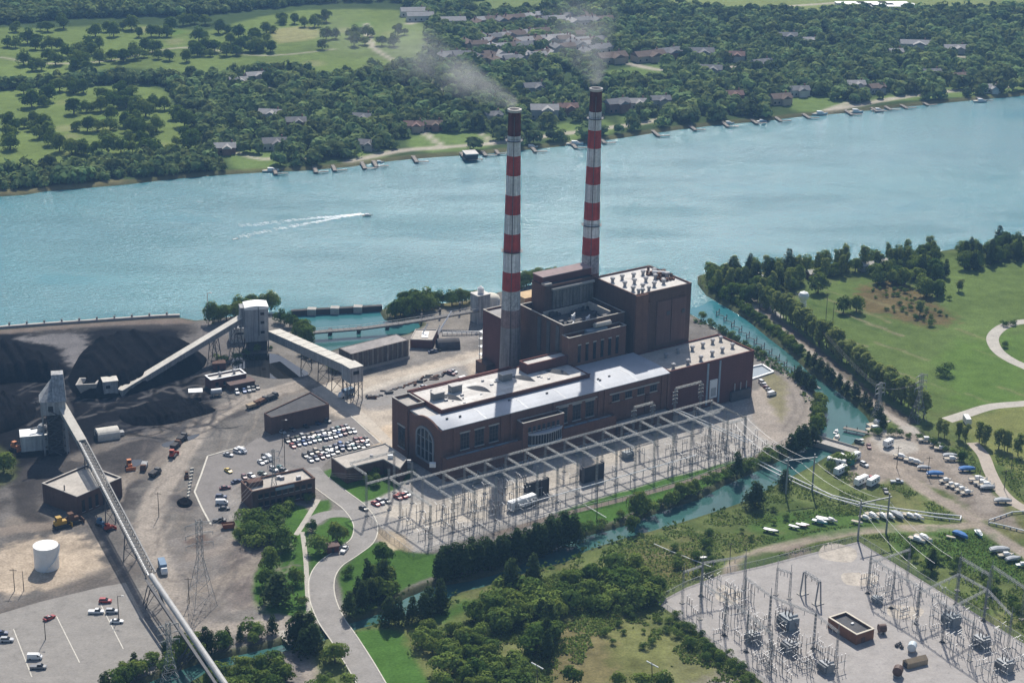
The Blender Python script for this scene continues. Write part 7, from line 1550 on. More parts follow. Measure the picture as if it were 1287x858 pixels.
def trow(kind, pts, n, h, label, group, jit=1.0, wide=1.0, ordn=True):
    """A row of plants; each label counts from the left or far end."""
    Ln = smooth_line(W2(pts), 8); seg = np.r_[0, np.cumsum(np.linalg.norm(np.diff(Ln, axis=0), axis=1))]
    for k in range(n):
        d = seg[-1] * (k + .5) / n; x = np.interp(d, seg, Ln[:, 0]) + rgT.uniform(-jit, jit); y = np.interp(d, seg, Ln[:, 1]) + rgT.uniform(-jit, jit)
        tree(kind, (x, y), rgT.uniform(*h), (ORD[k] + ' ' + label) if ordn else label, group, rg=rgT, wide=wide)
def tfill(kinds, poly, sp, h, label, group, keep=1.0, wide=1.0, clear=1.5):
    P = W2(poly); mn, mx = P.min(0), P.max(0); y = mn[1]; pts = []
    while y < mx[1]:
        x = mn[0] + rgT.uniform(0, sp)
        while x < mx[0]: pts.append((x + rgT.uniform(-.35, .35) * sp, y + rgT.uniform(-.35, .35) * sp)); x += sp
        y += sp * .87
    A = np.array(pts); ok = sdist(A[:, 0], A[:, 1], P) > 0
    land = np.maximum(sdist(A[:, 0], A[:, 1], plantW), sdist(A[:, 0], A[:, 1], southW)) > clear
    k = 0
    for (x, y) in A[ok & land]:
        if rgT.random() < keep:
            kd = rgT.choice(kinds); tree(kd, (x, y), rgT.uniform(*(h[kd] if isinstance(h, dict) else h)), label.replace('KIND', {'tree': 'leafy tree', 'conifer': 'dark conifer', 'poplar': 'slender poplar', 'shrub': 'shrub'}[kd]), group.replace('KIND', kd), rg=rgT, wide=wide); k += 1
    return k
def T(kind, px, py, h, label, group=None, wide=1.0): tree(kind, G(px, py), h, label, group, rg=rgT, wide=wide)
# plant lawns
for a in (('tree', 424, 681, 11, 'round dark tree on lawn inside the bend of the plant road'), ('tree', 392, 668, 6, 'small reddish-green tree left of the footpath fork'), ('shrub', 402, 693, 5, 'round bush beside the brick hut at the road bend'), ('tree', 359, 690, 11, 'dark tree on the left lawn, upper one'),
          ('tree', 341, 716, 11, 'broad dark tree on left lawn, middle left'), ('tree', 333, 735, 9, 'dark tree on left lawn near the lawn edge'), ('conifer', 348, 758, 12, 'dark spreading conifer at the bottom of the left lawn', None, 1.9), ('tree', 371, 733, 8, 'low round tree on left lawn beside footpath'), ('shrub', 380, 760, 3, 'small dark bush where footpath meets the dirt road'),
          ('shrub', 435, 723, 3.2, 'low round bush on lawn right of the plant road'), ('tree', 481, 706, 10, 'large round tree right of the plant road near the switchyard corner'), ('tree', 421, 832, 10, 'round tree beside the road at bottom, right of trestle track'), ('conifer', 1, 0, 0, '') ):
    if a[3]: T(*a)
T('tree', 5, 594, 11, 'yellow-green tree alone at the left picture edge')
tfill(['shrub', 'tree'], [(297, 680), (316, 655), (345, 650), (340, 680), (312, 690)], 4.2, {'shrub': (4, 6), 'tree': (5, 7)}, 'dense KIND below the brick office, left of the lawn', 'KIND clump below the office', wide=1.1)
tfill(['shrub'], [(345, 640), (395, 625), (392, 633), (350, 650)], 4.5, (2, 3.5), 'low KIND along the office foot', 'shrubs along the office')
tfill(['shrub', 'tree'], [(440, 588), (470, 580), (490, 582), (500, 592), (470, 612), (445, 605)], 5.5, {'shrub': (2.5, 4), 'tree': (5, 7)}, 'KIND in the garden between annex and gantry', 'KIND of the annex garden', .7)
tfill(['conifer', 'tree'], [(432, 788), (440, 760), (460, 735), (495, 725), (505, 745), (470, 770), (446, 786)], 5.5, {'conifer': (9, 13), 'tree': (8, 11)}, 'dense dark KIND on canal bank right of the road bridge', 'KIND clump by the road bridge', wide=1.15)
trow('conifer', [(478, 786), (500, 783), (528, 778), (556, 764)], 6, (9, 12.5), 'dark conifer from left on the lower canal bank below the lawn', 'conifers on the lower canal bank', .8, 1.2)
trow('conifer', [(543, 728), (590, 718), (640, 706), (690, 690), (722, 678)], 24, (10, 13.5), 'dark conifer from left in dense canal row before the switchyard', 'dark conifer row before the switchyard', 1.2, 1.25)
trow('conifer', [(548, 718), (610, 703), (660, 688), (700, 676)], 13, (8, 11), 'dark conifer from left in the back of the canal row', 'dark conifer row before the switchyard, back line', 1.2, 1.2)
trow('shrub', [(620, 708), (680, 690), (735, 670), (760, 660)], 10, (2.5, 4.5), 'bush from left under the canal row of conifers', 'bushes under the canal conifers', 1.0)
T('tree', 800, 650, 14, 'tall dark willow on the canal bank in front of switchyard', None, .85); T('tree', 795, 668, 9, 'bright round tree on the lower canal bank below the willow')
T('tree', 812, 642, 7, 'small tree right against the tall canal willow')
trow('tree', [(835, 636), (852, 628), (866, 622), (880, 615)], 5, (6, 9), 'rounded tree from left on the canal bank, middle stretch', 'trees on the canal bank, middle stretch', .8)
trow('shrub', [(770, 652), (830, 640), (900, 604), (935, 592), (985, 566)], 15, (2.2, 4), 'bush from left on the switchyard canal bank', 'bushes on the switchyard canal bank', 1.0)
T('conifer', 926, 600, 12, 'narrow dark conifer on canal bank at the switchyard end', None, 1.2); T('conifer', 949, 636, 11, 'broad dark conifer alone on the lower canal bank', None, 2.0); T('conifer', 985, 612, 8, 'dark conifer hiding the white pipes at the canal', None, 1.5)
trow('conifer', [(990, 572), (1000, 567), (1012, 561), (1022, 556)], 7, (8, 11), 'dense dark conifer from left beside the dam bridge', 'conifers beside the dam bridge', .8, 1.3)
trow('tree', [(1024, 547), (1028, 533), (1030, 518), (1028, 506)], 6, (8, 11), 'dark tree from below in the grove on the channel edge', 'trees of the channel edge grove', 1.0)
trow('conifer', [(1000, 476), (1012, 484), (1022, 492)], 6, (6, 8), 'dark bushy tree from the left at the channel bend', 'dark trees at the channel bend', .8, 1.5)
trow('shrub', [(880, 400), (905, 416), (935, 434), (965, 450)], 11, (2, 3.6), 'low bush from the river end on the left channel bank', 'bushes on the left channel bank', .8)
# bottom-left tree belt along the canal
tfill(['tree', 'shrub', 'conifer'], [(120, 870), (150, 850), (200, 826), (260, 808), (310, 796), (342, 790), (348, 800), (300, 812), (240, 826), (190, 846), (165, 880)], 4.6, {'tree': (5, 8), 'shrub': (3, 5), 'conifer': (6, 9)}, 'KIND in the dense belt above the lower-left canal', 'KIND belt above the lower-left canal', .95, 1.1, .3)
tfill(['tree', 'shrub'], [(256, 878), (268, 855), (311, 838), (345, 828), (362, 845), (355, 880), (300, 890)], 5.4, {'tree': (6, 9), 'shrub': (3.5, 5.5)}, 'KIND in the thicket below the lower-left canal', 'KIND thicket below the lower-left canal', .95, 1.1, .3)
trow('conifer', [(368, 812), (378, 806), (388, 812), (394, 822), (380, 824)], 6, (10, 13), 'dark conifer from left between trestle track and the plant road', 'conifers by the plant road bridge', .8, 1.4)
tfill(['shrub'], [(395, 870), (415, 845), (436, 860), (440, 890), (400, 895)], 4.5, (2.5, 4), 'KIND at the bottom edge left of the plant road', 'shrubs at the bottom edge by the road')
# lower middle thicket
tfill(['tree', 'shrub', 'shrub'], [(606, 760), (650, 750), (700, 743), (748, 722), (800, 712), (826, 735), (832, 765), (790, 772), (740, 765), (700, 775), (660, 790), (610, 770)], 6.6, {'tree': (7, 12), 'shrub': (3.5, 7)}, 'KIND in the broad thicket right below the canal', 'KIND thicket below the canal', .92, 1.15)
tfill(['tree', 'shrub', 'conifer'], [(590, 774), (640, 764), (690, 775), (700, 800), (690, 830), (660, 815), (610, 790), (575, 775)], 6.8, {'tree': (8, 12), 'shrub': (4, 6), 'conifer': (10, 13)}, 'KIND in the tall left part of the thicket', 'KIND of the tall thicket', .9, 1.1)
tfill(['shrub', 'shrub', 'tree'], [(530, 800), (575, 785), (640, 810), (665, 840), (660, 890), (580, 890), (545, 850)], 6.2, {'tree': (6, 8), 'shrub': (3.5, 5.5)}, 'KIND in the low thicket at the bottom edge', 'KIND of the bottom thicket', .92, 1.15)
for a in (('conifer', 643, 745, 14, 'tall dark spruce rising from the thicket at the canal'), ('conifer', 671, 736, 13, 'second tall dark spruce, right of the canal spruce'), ('tree', 690, 806, 11, 'bright green tree at the clearing edge left'), ('tree', 720, 858, 8, 'young light green tree in the clearing at bottom'), ('tree', 776, 860, 6, 'smaller young tree right in the bottom clearing'), ('tree', 808, 864, 7.5, 'dense young tree at bottom edge left of the bare patch'), ('tree', 832, 866, 8, 'dense tree at the bottom edge beside the bare patch'),
          ('conifer', 553, 764, 12, 'single dark conifer standing in the canal edge below the row'), ('conifer', 1170, 716, 9, 'dark conifer in scrub right of the substation fence')): T(*a, None, 1.15)
tfill(['shrub'], [(840, 765), (900, 815), (960, 862), (920, 870), (880, 825), (830, 790)], 4.6, (1.5, 3.2), 'KIND along the left fence of the substation', 'shrubs along the left substation fence', .8)
tfill(['shrub'], [(760, 770), (830, 770), (860, 810), (800, 830), (740, 800)], 7.5, (1.2, 2.6), 'KIND scattered in the dry clearing', 'shrubs of the dry clearing', .55)
tfill(['shrub'], [(830, 690), (870, 680), (905, 660), (900, 720), (860, 740), (840, 720)], 6.5, (1.6, 3.2), 'KIND in brush between canal and the substation', 'shrubs between canal and substation', .7)
tfill(['shrub'], [(900, 650), (960, 640), (1000, 640), (980, 670), (930, 690), (905, 680)], 8, (1.2, 2.4), 'KIND on the scrub slope below the canal', 'shrubs on the scrub slope', .5)
tfill(['shrub'], [(1120, 690), (1200, 700), (1270, 740), (1287, 770), (1230, 755), (1150, 715)], 6.0, (1.5, 3.2), 'KIND in the scrub right of the substation fence', 'shrubs right of the substation', .65)
tfill(['shrub'], [(1040, 590), (1060, 575), (1075, 580), (1060, 600)], 5, (2, 4), 'KIND behind the trailers at the canal', 'shrubs behind the trailers', .7)
# peninsula
def PEN(k): return {'tree': (9, 13), 'poplar': (10, 14), 'conifer': (10, 14), 'shrub': (3, 5)}
tfill(['tree', 'tree', 'poplar', 'conifer'], [(881, 353), (900, 344), (940, 344), (1000, 339), (1010, 358), (990, 375), (962, 392), (930, 384), (900, 368)], 7.2, PEN(0), 'KIND in the dense wood at the tip of the peninsula', 'KIND wood at the peninsula tip', .95)
tfill(['tree', 'poplar', 'poplar'], [(1000, 339), (1060, 333), (1120, 327), (1180, 318), (1188, 330), (1130, 340), (1080, 344), (1020, 354)], 7.2, PEN(0), 'KIND in the shoreline wood above the park meadow', 'KIND of the shoreline wood', .95)
tfill(['tree', 'tree', 'conifer'], [(1085, 352), (1120, 340), (1180, 336), (1192, 352), (1180, 368), (1140, 362), (1100, 360)], 7.5, PEN(0), 'KIND in the clump around the park sheds', 'KIND clump around the park sheds', .85)
tfill(['conifer', 'tree'], [(1205, 318), (1240, 312), (1290, 304), (1330, 300), (1330, 322), (1270, 330), (1225, 345), (1205, 335)], 7.2, PEN(0), 'KIND in the dark grove at the upper right shoreline', 'KIND grove at the upper right', .95)
trow('tree', [(891, 360), (912, 374), (938, 391), (968, 413), (993, 433), (1008, 446)], 24, (4.5, 6.5), 'leafy tree from the river end on the right channel bank', 'trees on the right channel bank', .8, 1.3)
trow('conifer', [(1014, 452), (1030, 467), (1054, 486), (1080, 504), (1102, 524), (1114, 540)], 13, (5.5, 8), 'dark conifer from the river end on the right channel bank', 'conifers on the right channel bank', 1.0, 1.35)
trow('poplar', [(968, 392), (1000, 412), (1040, 440), (1080, 470), (1120, 500), (1160, 526)], 38, (11, 15), 'slender poplar from the river end in the meadow row', 'poplars of the meadow row', 1.4, 1.2)
trow('poplar', [(980, 396), (1020, 420), (1060, 448), (1100, 480), (1140, 512)], 18, (8, 11), 'lower poplar from river end, meadow side of the row', 'lower poplars of the meadow row', 1.4, 1.2)
trow('shrub', [(1100, 545), (1130, 548), (1165, 556), (1200, 575)], 10, (1.8, 3.4), 'bush from left along the upper boat yard edge', 'bushes along the upper boat yard edge', 1.2)
trow('poplar', [(1180, 545), (1200, 552), (1225, 556), (1250, 562), (1290, 575)], 13, (7, 10), 'young poplar from left beside the park path', 'young poplars by the park path', 2.0, 1.2)
for a in (('tree', 1060, 393, 11, 'left big tree of the pair in the park meadow'), ('tree', 1076, 392, 11, 'right big tree of the pair in the park meadow'), ('tree', 1028, 368, 13, 'round dark tree on the meadow edge by white tank'), ('poplar', 1156, 396, 8, 'slender tree beside the brown meadow patch', None, 1.6), ('poplar', 1205, 366, 7, 'small tree alone on the upper meadow', None, 1.6), ('shrub', 1185, 471, 4.5, 'dark bush alone in the middle of the park meadow', None, 1.3), ('shrub', 1170, 410, 3, 'bush at the lower end of the brown meadow patch'), ('shrub', 1193, 377, 2, 'tiny bush on the upper meadow'), ('shrub', 1262, 409, 2.5, 'small bush at the top of the looping park road'), ('shrub', 1274, 408, 2.5, 'small bush right of another atop the looping road'),
          ('shrub', 1262, 436, 2.6, 'small bush inside the looping park road'), ('tree', 1208, 580, 6, 'round bush-like tree at the boat yard track'), ('tree', 1164, 372, 12, 'big dark tree at the upper end of the meadow'), ('tree', 1178, 373, 11, 'big dark tree right at the meadow top')): T(*a)
tfill(['shrub'], [(1085, 366), (1130, 360), (1195, 398), (1168, 410), (1120, 395)], 5.5, (1.0, 2.2), 'low russet KIND on the brown meadow patch', 'shrubs on the brown meadow patch', .7)
# shore trees by the inlet
trow('tree', [(262, 408), (278, 403), (296, 400), (312, 393), (330, 390), (345, 388)], 9, (10, 14), 'leafy tree from left on the river shore beside the transfer tower', 'river trees beside the transfer tower', 1.0)
trow('tree', [(345, 404), (360, 408), (370, 412), (380, 424), (392, 438)], 6, (8, 12), 'dark tree from left between transfer tower and inlet', 'trees between tower and inlet', 1.0)
trow('tree', [(484, 398), (498, 400), (512, 394), (528, 392), (545, 388)], 8, (9, 13), 'dark tree from left on the point right of inlet', 'trees on the inlet point', 1.2)
trow('tree', [(500, 386), (540, 382), (570, 384), (590, 380), (602, 378)], 7, (7, 12), 'leafy tree from left along the river behind the dome tank', 'river trees behind the dome tank', 1.2)
trow('tree', [(650, 364), (670, 356), (690, 352), (705, 352)], 6, (9, 12), 'leafy tree from left peeking over the boiler house roof', 'river trees behind the boiler house', 1.0)
trow('shrub', [(375, 444), (400, 452), (420, 462), (425, 470)], 8, (2.5, 4.5), 'bush from left under the covered conveyor', 'bushes under the covered conveyor', 1.0)
trow('shrub', [(268, 450), (285, 455), (330, 441), (345, 440)], 6, (1.6, 3), 'bush from left at the pond edge', 'bushes at the pond edge', 1.0)
# ground cover: tall weeds and brush, one mesh
def cover(name, polys, n, size, seed, mcol):
    rs = np.random.RandomState(seed); pts = []
    for poly, share in polys:
        P = W2(poly); mn, mx = P.min(0), P.max(0); q = rs.rand(int(n * share * 2.2), 2) * (mx - mn) + mn; q = q[sdist(q[:, 0], q[:, 1], P) > 0][:int(n * share)]; pts.append(q)
    q = np.vstack(pts); ok = np.maximum(sdist(q[:, 0], q[:, 1], plantW), sdist(q[:, 0], q[:, 1], southW)) > -.5
    ok &= sdist(q[:, 0], q[:, 1], PADW) < -1.5
    for ln_ in ([(1225, 658), (1190, 663), (1120, 664), (1060, 670), (1000, 682), (950, 697), (925, 710), (915, 722)], [(1105, 575), (1150, 608), (1190, 632), (1225, 655), (1262, 680), (1310, 706)], [(1130, 545), (1170, 560), (1205, 590), (1232, 620), (1238, 640)], [(1222, 556), (1236, 572), (1244, 592), (1256, 614), (1275, 632), (1310, 650)], [(970, 668), (1050, 655), (1160, 652)]): ok &= ldist(q[:, 0], q[:, 1], smooth_line(W2(ln_), 4)) > 4.6
    dn = 0; dn = fbm(q[:, 0], q[:, 1], 11, 91) + .6 * fbm(q[:, 0], q[:, 1], 40, 5); ok &= dn > -.12; q = q[ok]; m = len(q)
    p = np.concatenate([q, (rs.rand(m, 1) * .9 + .1) * size], 1); nr = rs.randn(m, 3) * .7 + np.array([0, 0, .8]); nr /= np.linalg.norm(nr, axis=1)[:, None]; t = np.cross(nr, rs.randn(m, 3)); t /= np.linalg.norm(t, axis=1)[:, None]; b = np.cross(nr, t); s = size * (.3 + .5 * rs.rand(m, 1))
    V = np.stack([p - t * s, p - b * s, p + t * s, p + b * s], 1).reshape(-1, 3); ti = (.7 + .6 * rs.rand(m)) * (1 + .25 * fbm(q[:, 0], q[:, 1], 25, 61)); w = rs.rand(m) * .22
    Cc = np.stack([ti * (1 + w), ti, ti * (1 - w * .4)], 1); mesh_np(name, V, np.arange(len(V)).reshape(-1, 4), mcol, None, np.repeat(Cc, 4, 0), kind='stuff')
cover('undergrowth', [([(560, 790), (640, 755), (740, 695), (900, 645), (1000, 600), (1060, 640), (1200, 660), (1287, 700), (1330, 830), (1180, 740), (1080, 675), (930, 712), (820, 755), (960, 862), (900, 900), (560, 900)], .55), ([(600, 750), (720, 715), (830, 765), (940, 865), (700, 890), (560, 880)], .25), ([(1060, 585), (1110, 600), (1200, 640), (1215, 655), (1050, 650)], .05), ([(1200, 560), (1290, 580), (1290, 640), (1240, 610)], .03)], 85000, .62, 5, LEAF['shrub'])
cover('bank_weeds', [([(430, 790), (450, 765), (508, 738), (588, 716), (653, 696), (733, 662), (808, 640), (905, 600), (990, 562), (1000, 572), (905, 614), (808, 654), (733, 676), (653, 711), (588, 733), (508, 754), (450, 790)], .3), ([(446, 800), (540, 770), (640, 735), (739, 698), (822, 672), (900, 648), (972, 616), (1042, 576), (1036, 565), (960, 606), (822, 656), (711, 696), (560, 748), (446, 782)], .35), ([(870, 392), (946, 434), (1004, 470), (1034, 500), (1034, 540), (1024, 540), (1000, 480), (930, 440), (870, 404)], .15), ([(880, 350), (990, 430), (1060, 485), (1106, 535), (1090, 545), (1050, 490), (960, 425), (880, 366)], .2)], 16000, 1.3, 9, LEAF['shrub'])
# ================================================================== FAR SHORE: golf course trees, houses, woods, docks
FW = farW
def onfar(q, m=3.0): return sdist(q[:, 0], q[:, 1], farP) > m
# trees of the golf course, each read off the photograph
GOLF = [(20, 165), (10, 160), (40, 135), (93, 143), (60, 128), (105, 117), (127, 140), (143, 136), (130, 128), (152, 122), (160, 130), (172, 140), (183, 146), (165, 165), (176, 172), (170, 160), (193, 138), (196, 165), (110, 165), (13, 188), (12, 178), (45, 158), (55, 164), (60, 172), (66, 182), (75, 190), (90, 195), (105, 194), (120, 196), (136, 192), (152, 192), (135, 180), (184, 195), (192, 196), (240, 186), (180, 182), (75, 115), (30, 118), (122, 165), (140, 150), (245, 178), (222, 150), (232, 160),
        (20, 60), (35, 55), (45, 62), (60, 75), (30, 82), (52, 88), (70, 82), (85, 72), (100, 70), (110, 65), (125, 62), (143, 46), (120, 46), (135, 40), (165, 38), (190, 46), (200, 46), (182, 65), (192, 66), (213, 76), (235, 78), (248, 70), (258, 66), (270, 66), (285, 70), (300, 65), (315, 66), (325, 64), (340, 66), (290, 55), (250, 52), (215, 38), (230, 32), (245, 30), (300, 48), (320, 52), (335, 42), (275, 42), (125, 80), (140, 76), (155, 78), (170, 74), (65, 62), (95, 85), (110, 90), (405, 62), (410, 50), (440, 48), (445, 58), (462, 46), (495, 58), (500, 45), (395, 34), (370, 30), (410, 28), (355, 28), (20, 40), (60, 40), (80, 36)]
rgF = random.Random(5)
def farnm(px, py):
    v = 'lower golf fairway' if py > 105 else 'upper golf fairway'; h_ = 'far left' if px < 70 else 'left' if px < 130 else 'middle' if px < 230 else 'right' if px < 345 else 'far right'; return v, h_
cnt = {}
for px, py in sorted(GOLF):
    v, h_ = farnm(px, py); key = (v, h_); cnt[key] = cnt.get(key, 0) + 1
    r = tree('tree', G(px, py), rgF.uniform(11, 16), '%s dark tree from the left on the %s, %s part' % (ORD[cnt[key] - 1], v, h_), 'trees standing on the golf fairways', name='parkland_tree', rg=rgF, wide=1.05)
for px, py in GOLF:
    if rgF.random() < .62:
        v, h_ = farnm(px, py); c = G(px, py); a = rgF.uniform(-.6, .9) + (3.14 if rgF.random() < .5 else 0); d = rgF.uniform(7, 12)
        tree('tree', (c.x + d * math.cos(a), c.y + d * .8 * math.sin(a)), rgF.uniform(8, 13), 'companion tree crowding a larger one on the %s, %s part' % (v, h_), 'companion trees of the %s, %s part' % (v, h_), name='parkland_tree', rg=rgF, wide=1.1)
# ---- woods: one mesh of many crowns
def woods(name, polys, seed, leafn=130, leaf=1.05, sp=8.6, hr=(8.5, 15), holes=(), tintr=(.75, 1.3), kind='stuff'):
    rs = np.random.RandomState(seed); pts = []
    for P in polys:
        P = W2(P); mn, mx = P.min(0), P.max(0); nx = int((mx[0] - mn[0]) / sp) + 1; ny = int((mx[1] - mn[1]) / (sp * .87)) + 1
        if nx * ny <= 0: continue
        gx, gy = np.meshgrid(np.arange(nx) * sp, np.arange(ny) * sp * .87); q = np.stack([gx.ravel() + mn[0], gy.ravel() + mn[1]], 1) + rs.uniform(-.42, .42, (nx * ny, 2)) * sp
        q = q[sdist(q[:, 0], q[:, 1], P) > 0]; pts.append(q)
    q = np.vstack(pts); q = q[onfar(q, 4)]
    for Hh, m in holes: q = q[sdist(q[:, 0], q[:, 1], Hh) < -m]
    q = q[fbm(q[:, 0], q[:, 1], 45, seed + 3) > -.42]
    pr = []
    for k in range(7):
        V, Cc = leaf_cloud(np.random.RandomState(400 + k), 'tree', leafn, leaf); pr.append((V, Cc))
    VV = []; CC = []
    for k in range(7):
        idx = np.arange(k, len(q), 7); V, Cc = pr[k]
        if not len(idx): continue
        s = rs.uniform(hr[0], hr[1], len(idx)) / 9.5; a = rs.rand(len(idx)) * 6.28; ca, sa = np.cos(a), np.sin(a); w = s * rs.uniform(.95, 1.35, len(idx))
        x = (V[None, :, 0] * ca[:, None] - V[None, :, 1] * sa[:, None]) * w[:, None] + q[idx, 0][:, None]; y = (V[None, :, 0] * sa[:, None] + V[None, :, 1] * ca[:, None]) * w[:, None] + q[idx, 1][:, None]; z = V[None, :, 2] * s[:, None] - .6
        VV.append(np.stack([x, y, z], 2).reshape(-1, 3)); t = rs.uniform(*tintr, len(idx)); wm = rs.uniform(-.05, .18, len(idx)); tt = np.stack([t * (1 + wm), t, t * (1 - wm * .5)], 1); CC.append((Cc[None] * tt[:, None, :]).reshape(-1, 3))
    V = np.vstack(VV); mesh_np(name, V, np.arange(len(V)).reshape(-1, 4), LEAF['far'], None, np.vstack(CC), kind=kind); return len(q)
# ---- houses
wallc = [mat('house_wall', c, .85, .1, .4, .2) for c in ()]
HW = [mat('pale_house_wall', (.52, .50, .46), .85, .1, .4, .2), mat('brick_house_wall', (.24, .13, .10), .9, .15, .4, .15), mat('grey_house_wall', (.34, .34, .34), .85, .1, .4, .2), mat('tan_house_wall', (.42, .34, .25), .85, .1, .4, .2)]
HR = [mat('grey_shingle', (.20, .195, .195), .9, .15, .4, .15), mat('brown_shingle', (.17, .125, .10), .9, .15, .4, .15), mat('pale_shingle', (.36, .345, .33), .9, .12, .4, .15), mat('red_shingle', (.20, .125, .105), .9, .12, .4, .15)]
nmW = ['pale', 'brick', 'grey', 'tan']; nmR = ['grey', 'brown', 'pale', 'red']
def house(label, px, py, L_, D_, Hh, rz, wi, ri, wing=True, group=None):
    o = thing('house', label, 'house', G(px, py), rz, group); rh = D_ * .30
    def gab(mb, x0, x1, y0, y1, z, r, along='x', ov=.5):
        if along == 'x': ym = (y0 + y1) / 2; mb.add([(x0 - ov, y0 - ov, z), (x1 + ov, y0 - ov, z), (x1 + ov, y1 + ov, z), (x0 - ov, y1 + ov, z), (x0 - ov, ym, z + r), (x1 + ov, ym, z + r)], [(0, 1, 5, 4), (2, 3, 4, 5), (1, 2, 5), (3, 0, 4), (3, 2, 1, 0)])
        else: xm = (x0 + x1) / 2; mb.add([(x0 - ov, y0 - ov, z), (x1 + ov, y0 - ov, z), (x1 + ov, y1 + ov, z), (x0 - ov, y1 + ov, z), (xm, y0 - ov, z + r), (xm, y1 + ov, z + r)], [(3, 0, 4, 5), (1, 2, 5, 4), (0, 1, 4), (2, 3, 5), (3, 2, 1, 0)])
        return mb
    w = MB().box(-L_ / 2, L_ / 2, -D_ / 2, D_ / 2, 0, Hh)
    if wing: w.box(-L_ * .1, L_ * .3, -D_ * .85, -D_ / 2 - .004, 0, Hh)
    w.build('wall', HW[wi], o); r = gab(MB(), -L_ / 2, L_ / 2, -D_ / 2, D_ / 2, Hh + .004, rh); ro = r.build('roof', HR[ri], o)
    if wing: gab(MB(), -L_ * .1, L_ * .3, -D_ * .85, 0, Hh + .008, rh * .8, 'y').build('gable_roof', HR[ri], o)
    MB().box(L_ * .3, L_ * .3 + 1, D_ * .1, D_ * .1 + 1, Hh, Hh + rh + 1.2).build('chimney', HW[1], ro)
    for k in range(4):
        x = -L_ * .42 + L_ * .22 * k
        if wing and -L_ * .12 < x < L_ * .32: continue
        MB().box(x - .7, x + .7, -D_ / 2 - .06, -D_ / 2 - .004, 1, 2.6).build('window', glass, o)
    return o
HOUSES = [(283, 192, 14, 9, 4.5, 1, 2, 'beside the shore road at the left end of the woods'), (345, 187, 16, 10, 5, 0, 0, 'among trees above the small harbour dock'), (300, 107, 14, 9, 4, 0, 2, 'at the top of the left drive through the woods'), (322, 100, 16, 8, 4, 2, 2, 'beside a bright road in the left woods'), (340, 150, 16, 9, 5, 0, 2, 'deep in the left woods'), (372, 160, 14, 9, 5, 1, 0, 'half hidden in the left woods'),
          (455, 155, 13, 9, 5, 0, 0, 'half hidden in woods left of the nearer chimney'), (520, 164, 14, 9, 4.5, 3, 3, 'with a warm roof among trees left of the nearer chimney'), (545, 163, 12, 8, 4.5, 1, 1, 'beside a tree on the lawn left of the nearer chimney'), (463, 187, 13, 9, 4, 2, 0, 'by the shore road above the two left docks'),
          (684, 148, 20, 11, 7, 2, 2, 'large one with pale front between the chimneys'), (713, 142, 15, 9, 5, 1, 3, 'with red roof between the two chimneys'), (672, 118, 18, 10, 6, 2, 0, 'high in the trees between the chimney tops'), (775, 140, 18, 10, 7, 1, 0, 'large one right of the farther chimney'), (800, 136, 14, 9, 5, 0, 2, 'second one right of the farther chimney'), (829, 134, 15, 9, 6, 2, 0, 'third one right of the farther chimney'), (620, 152, 12, 8, 5, 0, 0, 'hidden in trees just left of nearer chimney'),
          (768, 78, 26, 12, 5, 3, 1, 'long one right of the farther chimney plume'), (815, 76, 28, 12, 5, 3, 1, 'long one in the middle distance right of the plume'), (838, 72, 24, 11, 5, 1, 0, 'long one at the end of a bright drive'), (880, 72, 22, 11, 5, 2, 0, 'wide one in the right woods'), (923, 76, 16, 10, 5, 0, 3, 'with bright front and red roof in the right woods'), (957, 86, 18, 10, 5, 2, 0, 'low one in the right woods'), (893, 92, 18, 10, 4, 2, 0, 'low one below the long houses'),
          (920, 126, 16, 9, 5, 1, 3, 'by the shore in the right woods'), (980, 130, 16, 10, 5, 3, 1, 'above the sandy landing'), (1003, 120, 16, 9, 5, 0, 0, 'above the boat docks on the right shore'), (1075, 112, 14, 9, 4.5, 0, 2, 'behind the right docks lawn'), (1100, 116, 14, 9, 4.5, 2, 1, 'beside the lawn behind the right docks'), (1245, 116, 13, 9, 4, 0, 2, 'white one at the far right water edge'), (1170, 98, 15, 9, 5, 2, 0, 'in trees beside the right shore road'), (1205, 102, 14, 9, 4.5, 1, 1, 'by the bend of the right shore road'),
          (1150, 60, 26, 10, 4, 0, 2, 'long pale one in the upper right woods'), (1200, 66, 20, 10, 4, 0, 2, 'pale one beside a bright lot, upper right woods'), (1125, 72, 12, 9, 5, 0, 2, 'small pale one in the upper right woods'), (1018, 56, 14, 9, 4, 0, 2, 'tiny pale one in the upper middle woods'), (990, 50, 16, 9, 4, 3, 0, 'tiny one in the upper middle woods')]
for (px, py, L_, D_, Hh, wi, ri, where) in HOUSES:
    house('%s-walled house with %s roof, %s' % (nmW[wi], nmR[ri], where), px, py, L_, D_, Hh, rgF.uniform(-.15, .55), wi, ri)
ROWS = [(610, 55, 5), (640, 52, 5), (590, 62, 4), (620, 66, 5), (650, 60, 5), (690, 56, 5), (700, 66, 5), (600, 78, 4), (625, 82, 4), (665, 76, 4), (640, 30, 5), (680, 32, 6), (600, 34, 4), (720, 60, 5), (740, 70, 3), (720, 34, 5), (560, 76, 3)]
k2 = 0
for (px, py, n) in ROWS:
    for k in range(n):
        k2 += 1; house('small pale-roofed row house in the estate beyond the smoke', px + 9.5 * k + rgF.uniform(-2, 2), py - 1.2 * k + rgF.uniform(-2, 2), 15, 9, 5, .45 + rgF.uniform(-.06, .06) + (1.57 if k % 3 == 0 else 0), rgF.choice([0, 2, 3]), rgF.choice([0, 2, 1]), False, 'row houses of the estate beyond the smoke')
tagg = [(520, 20, 'white'), (528, 26, 'pale'), (568, 32, 'white')]
for px, py, c in tagg: house('%s house in the sunlit clearing at the upper edge, left of smoke%s' % (c, ', lower one' if py == 26 else ', right one' if py == 32 else ''), px, py, 24, 10, 5, .2, 0, 2, False)
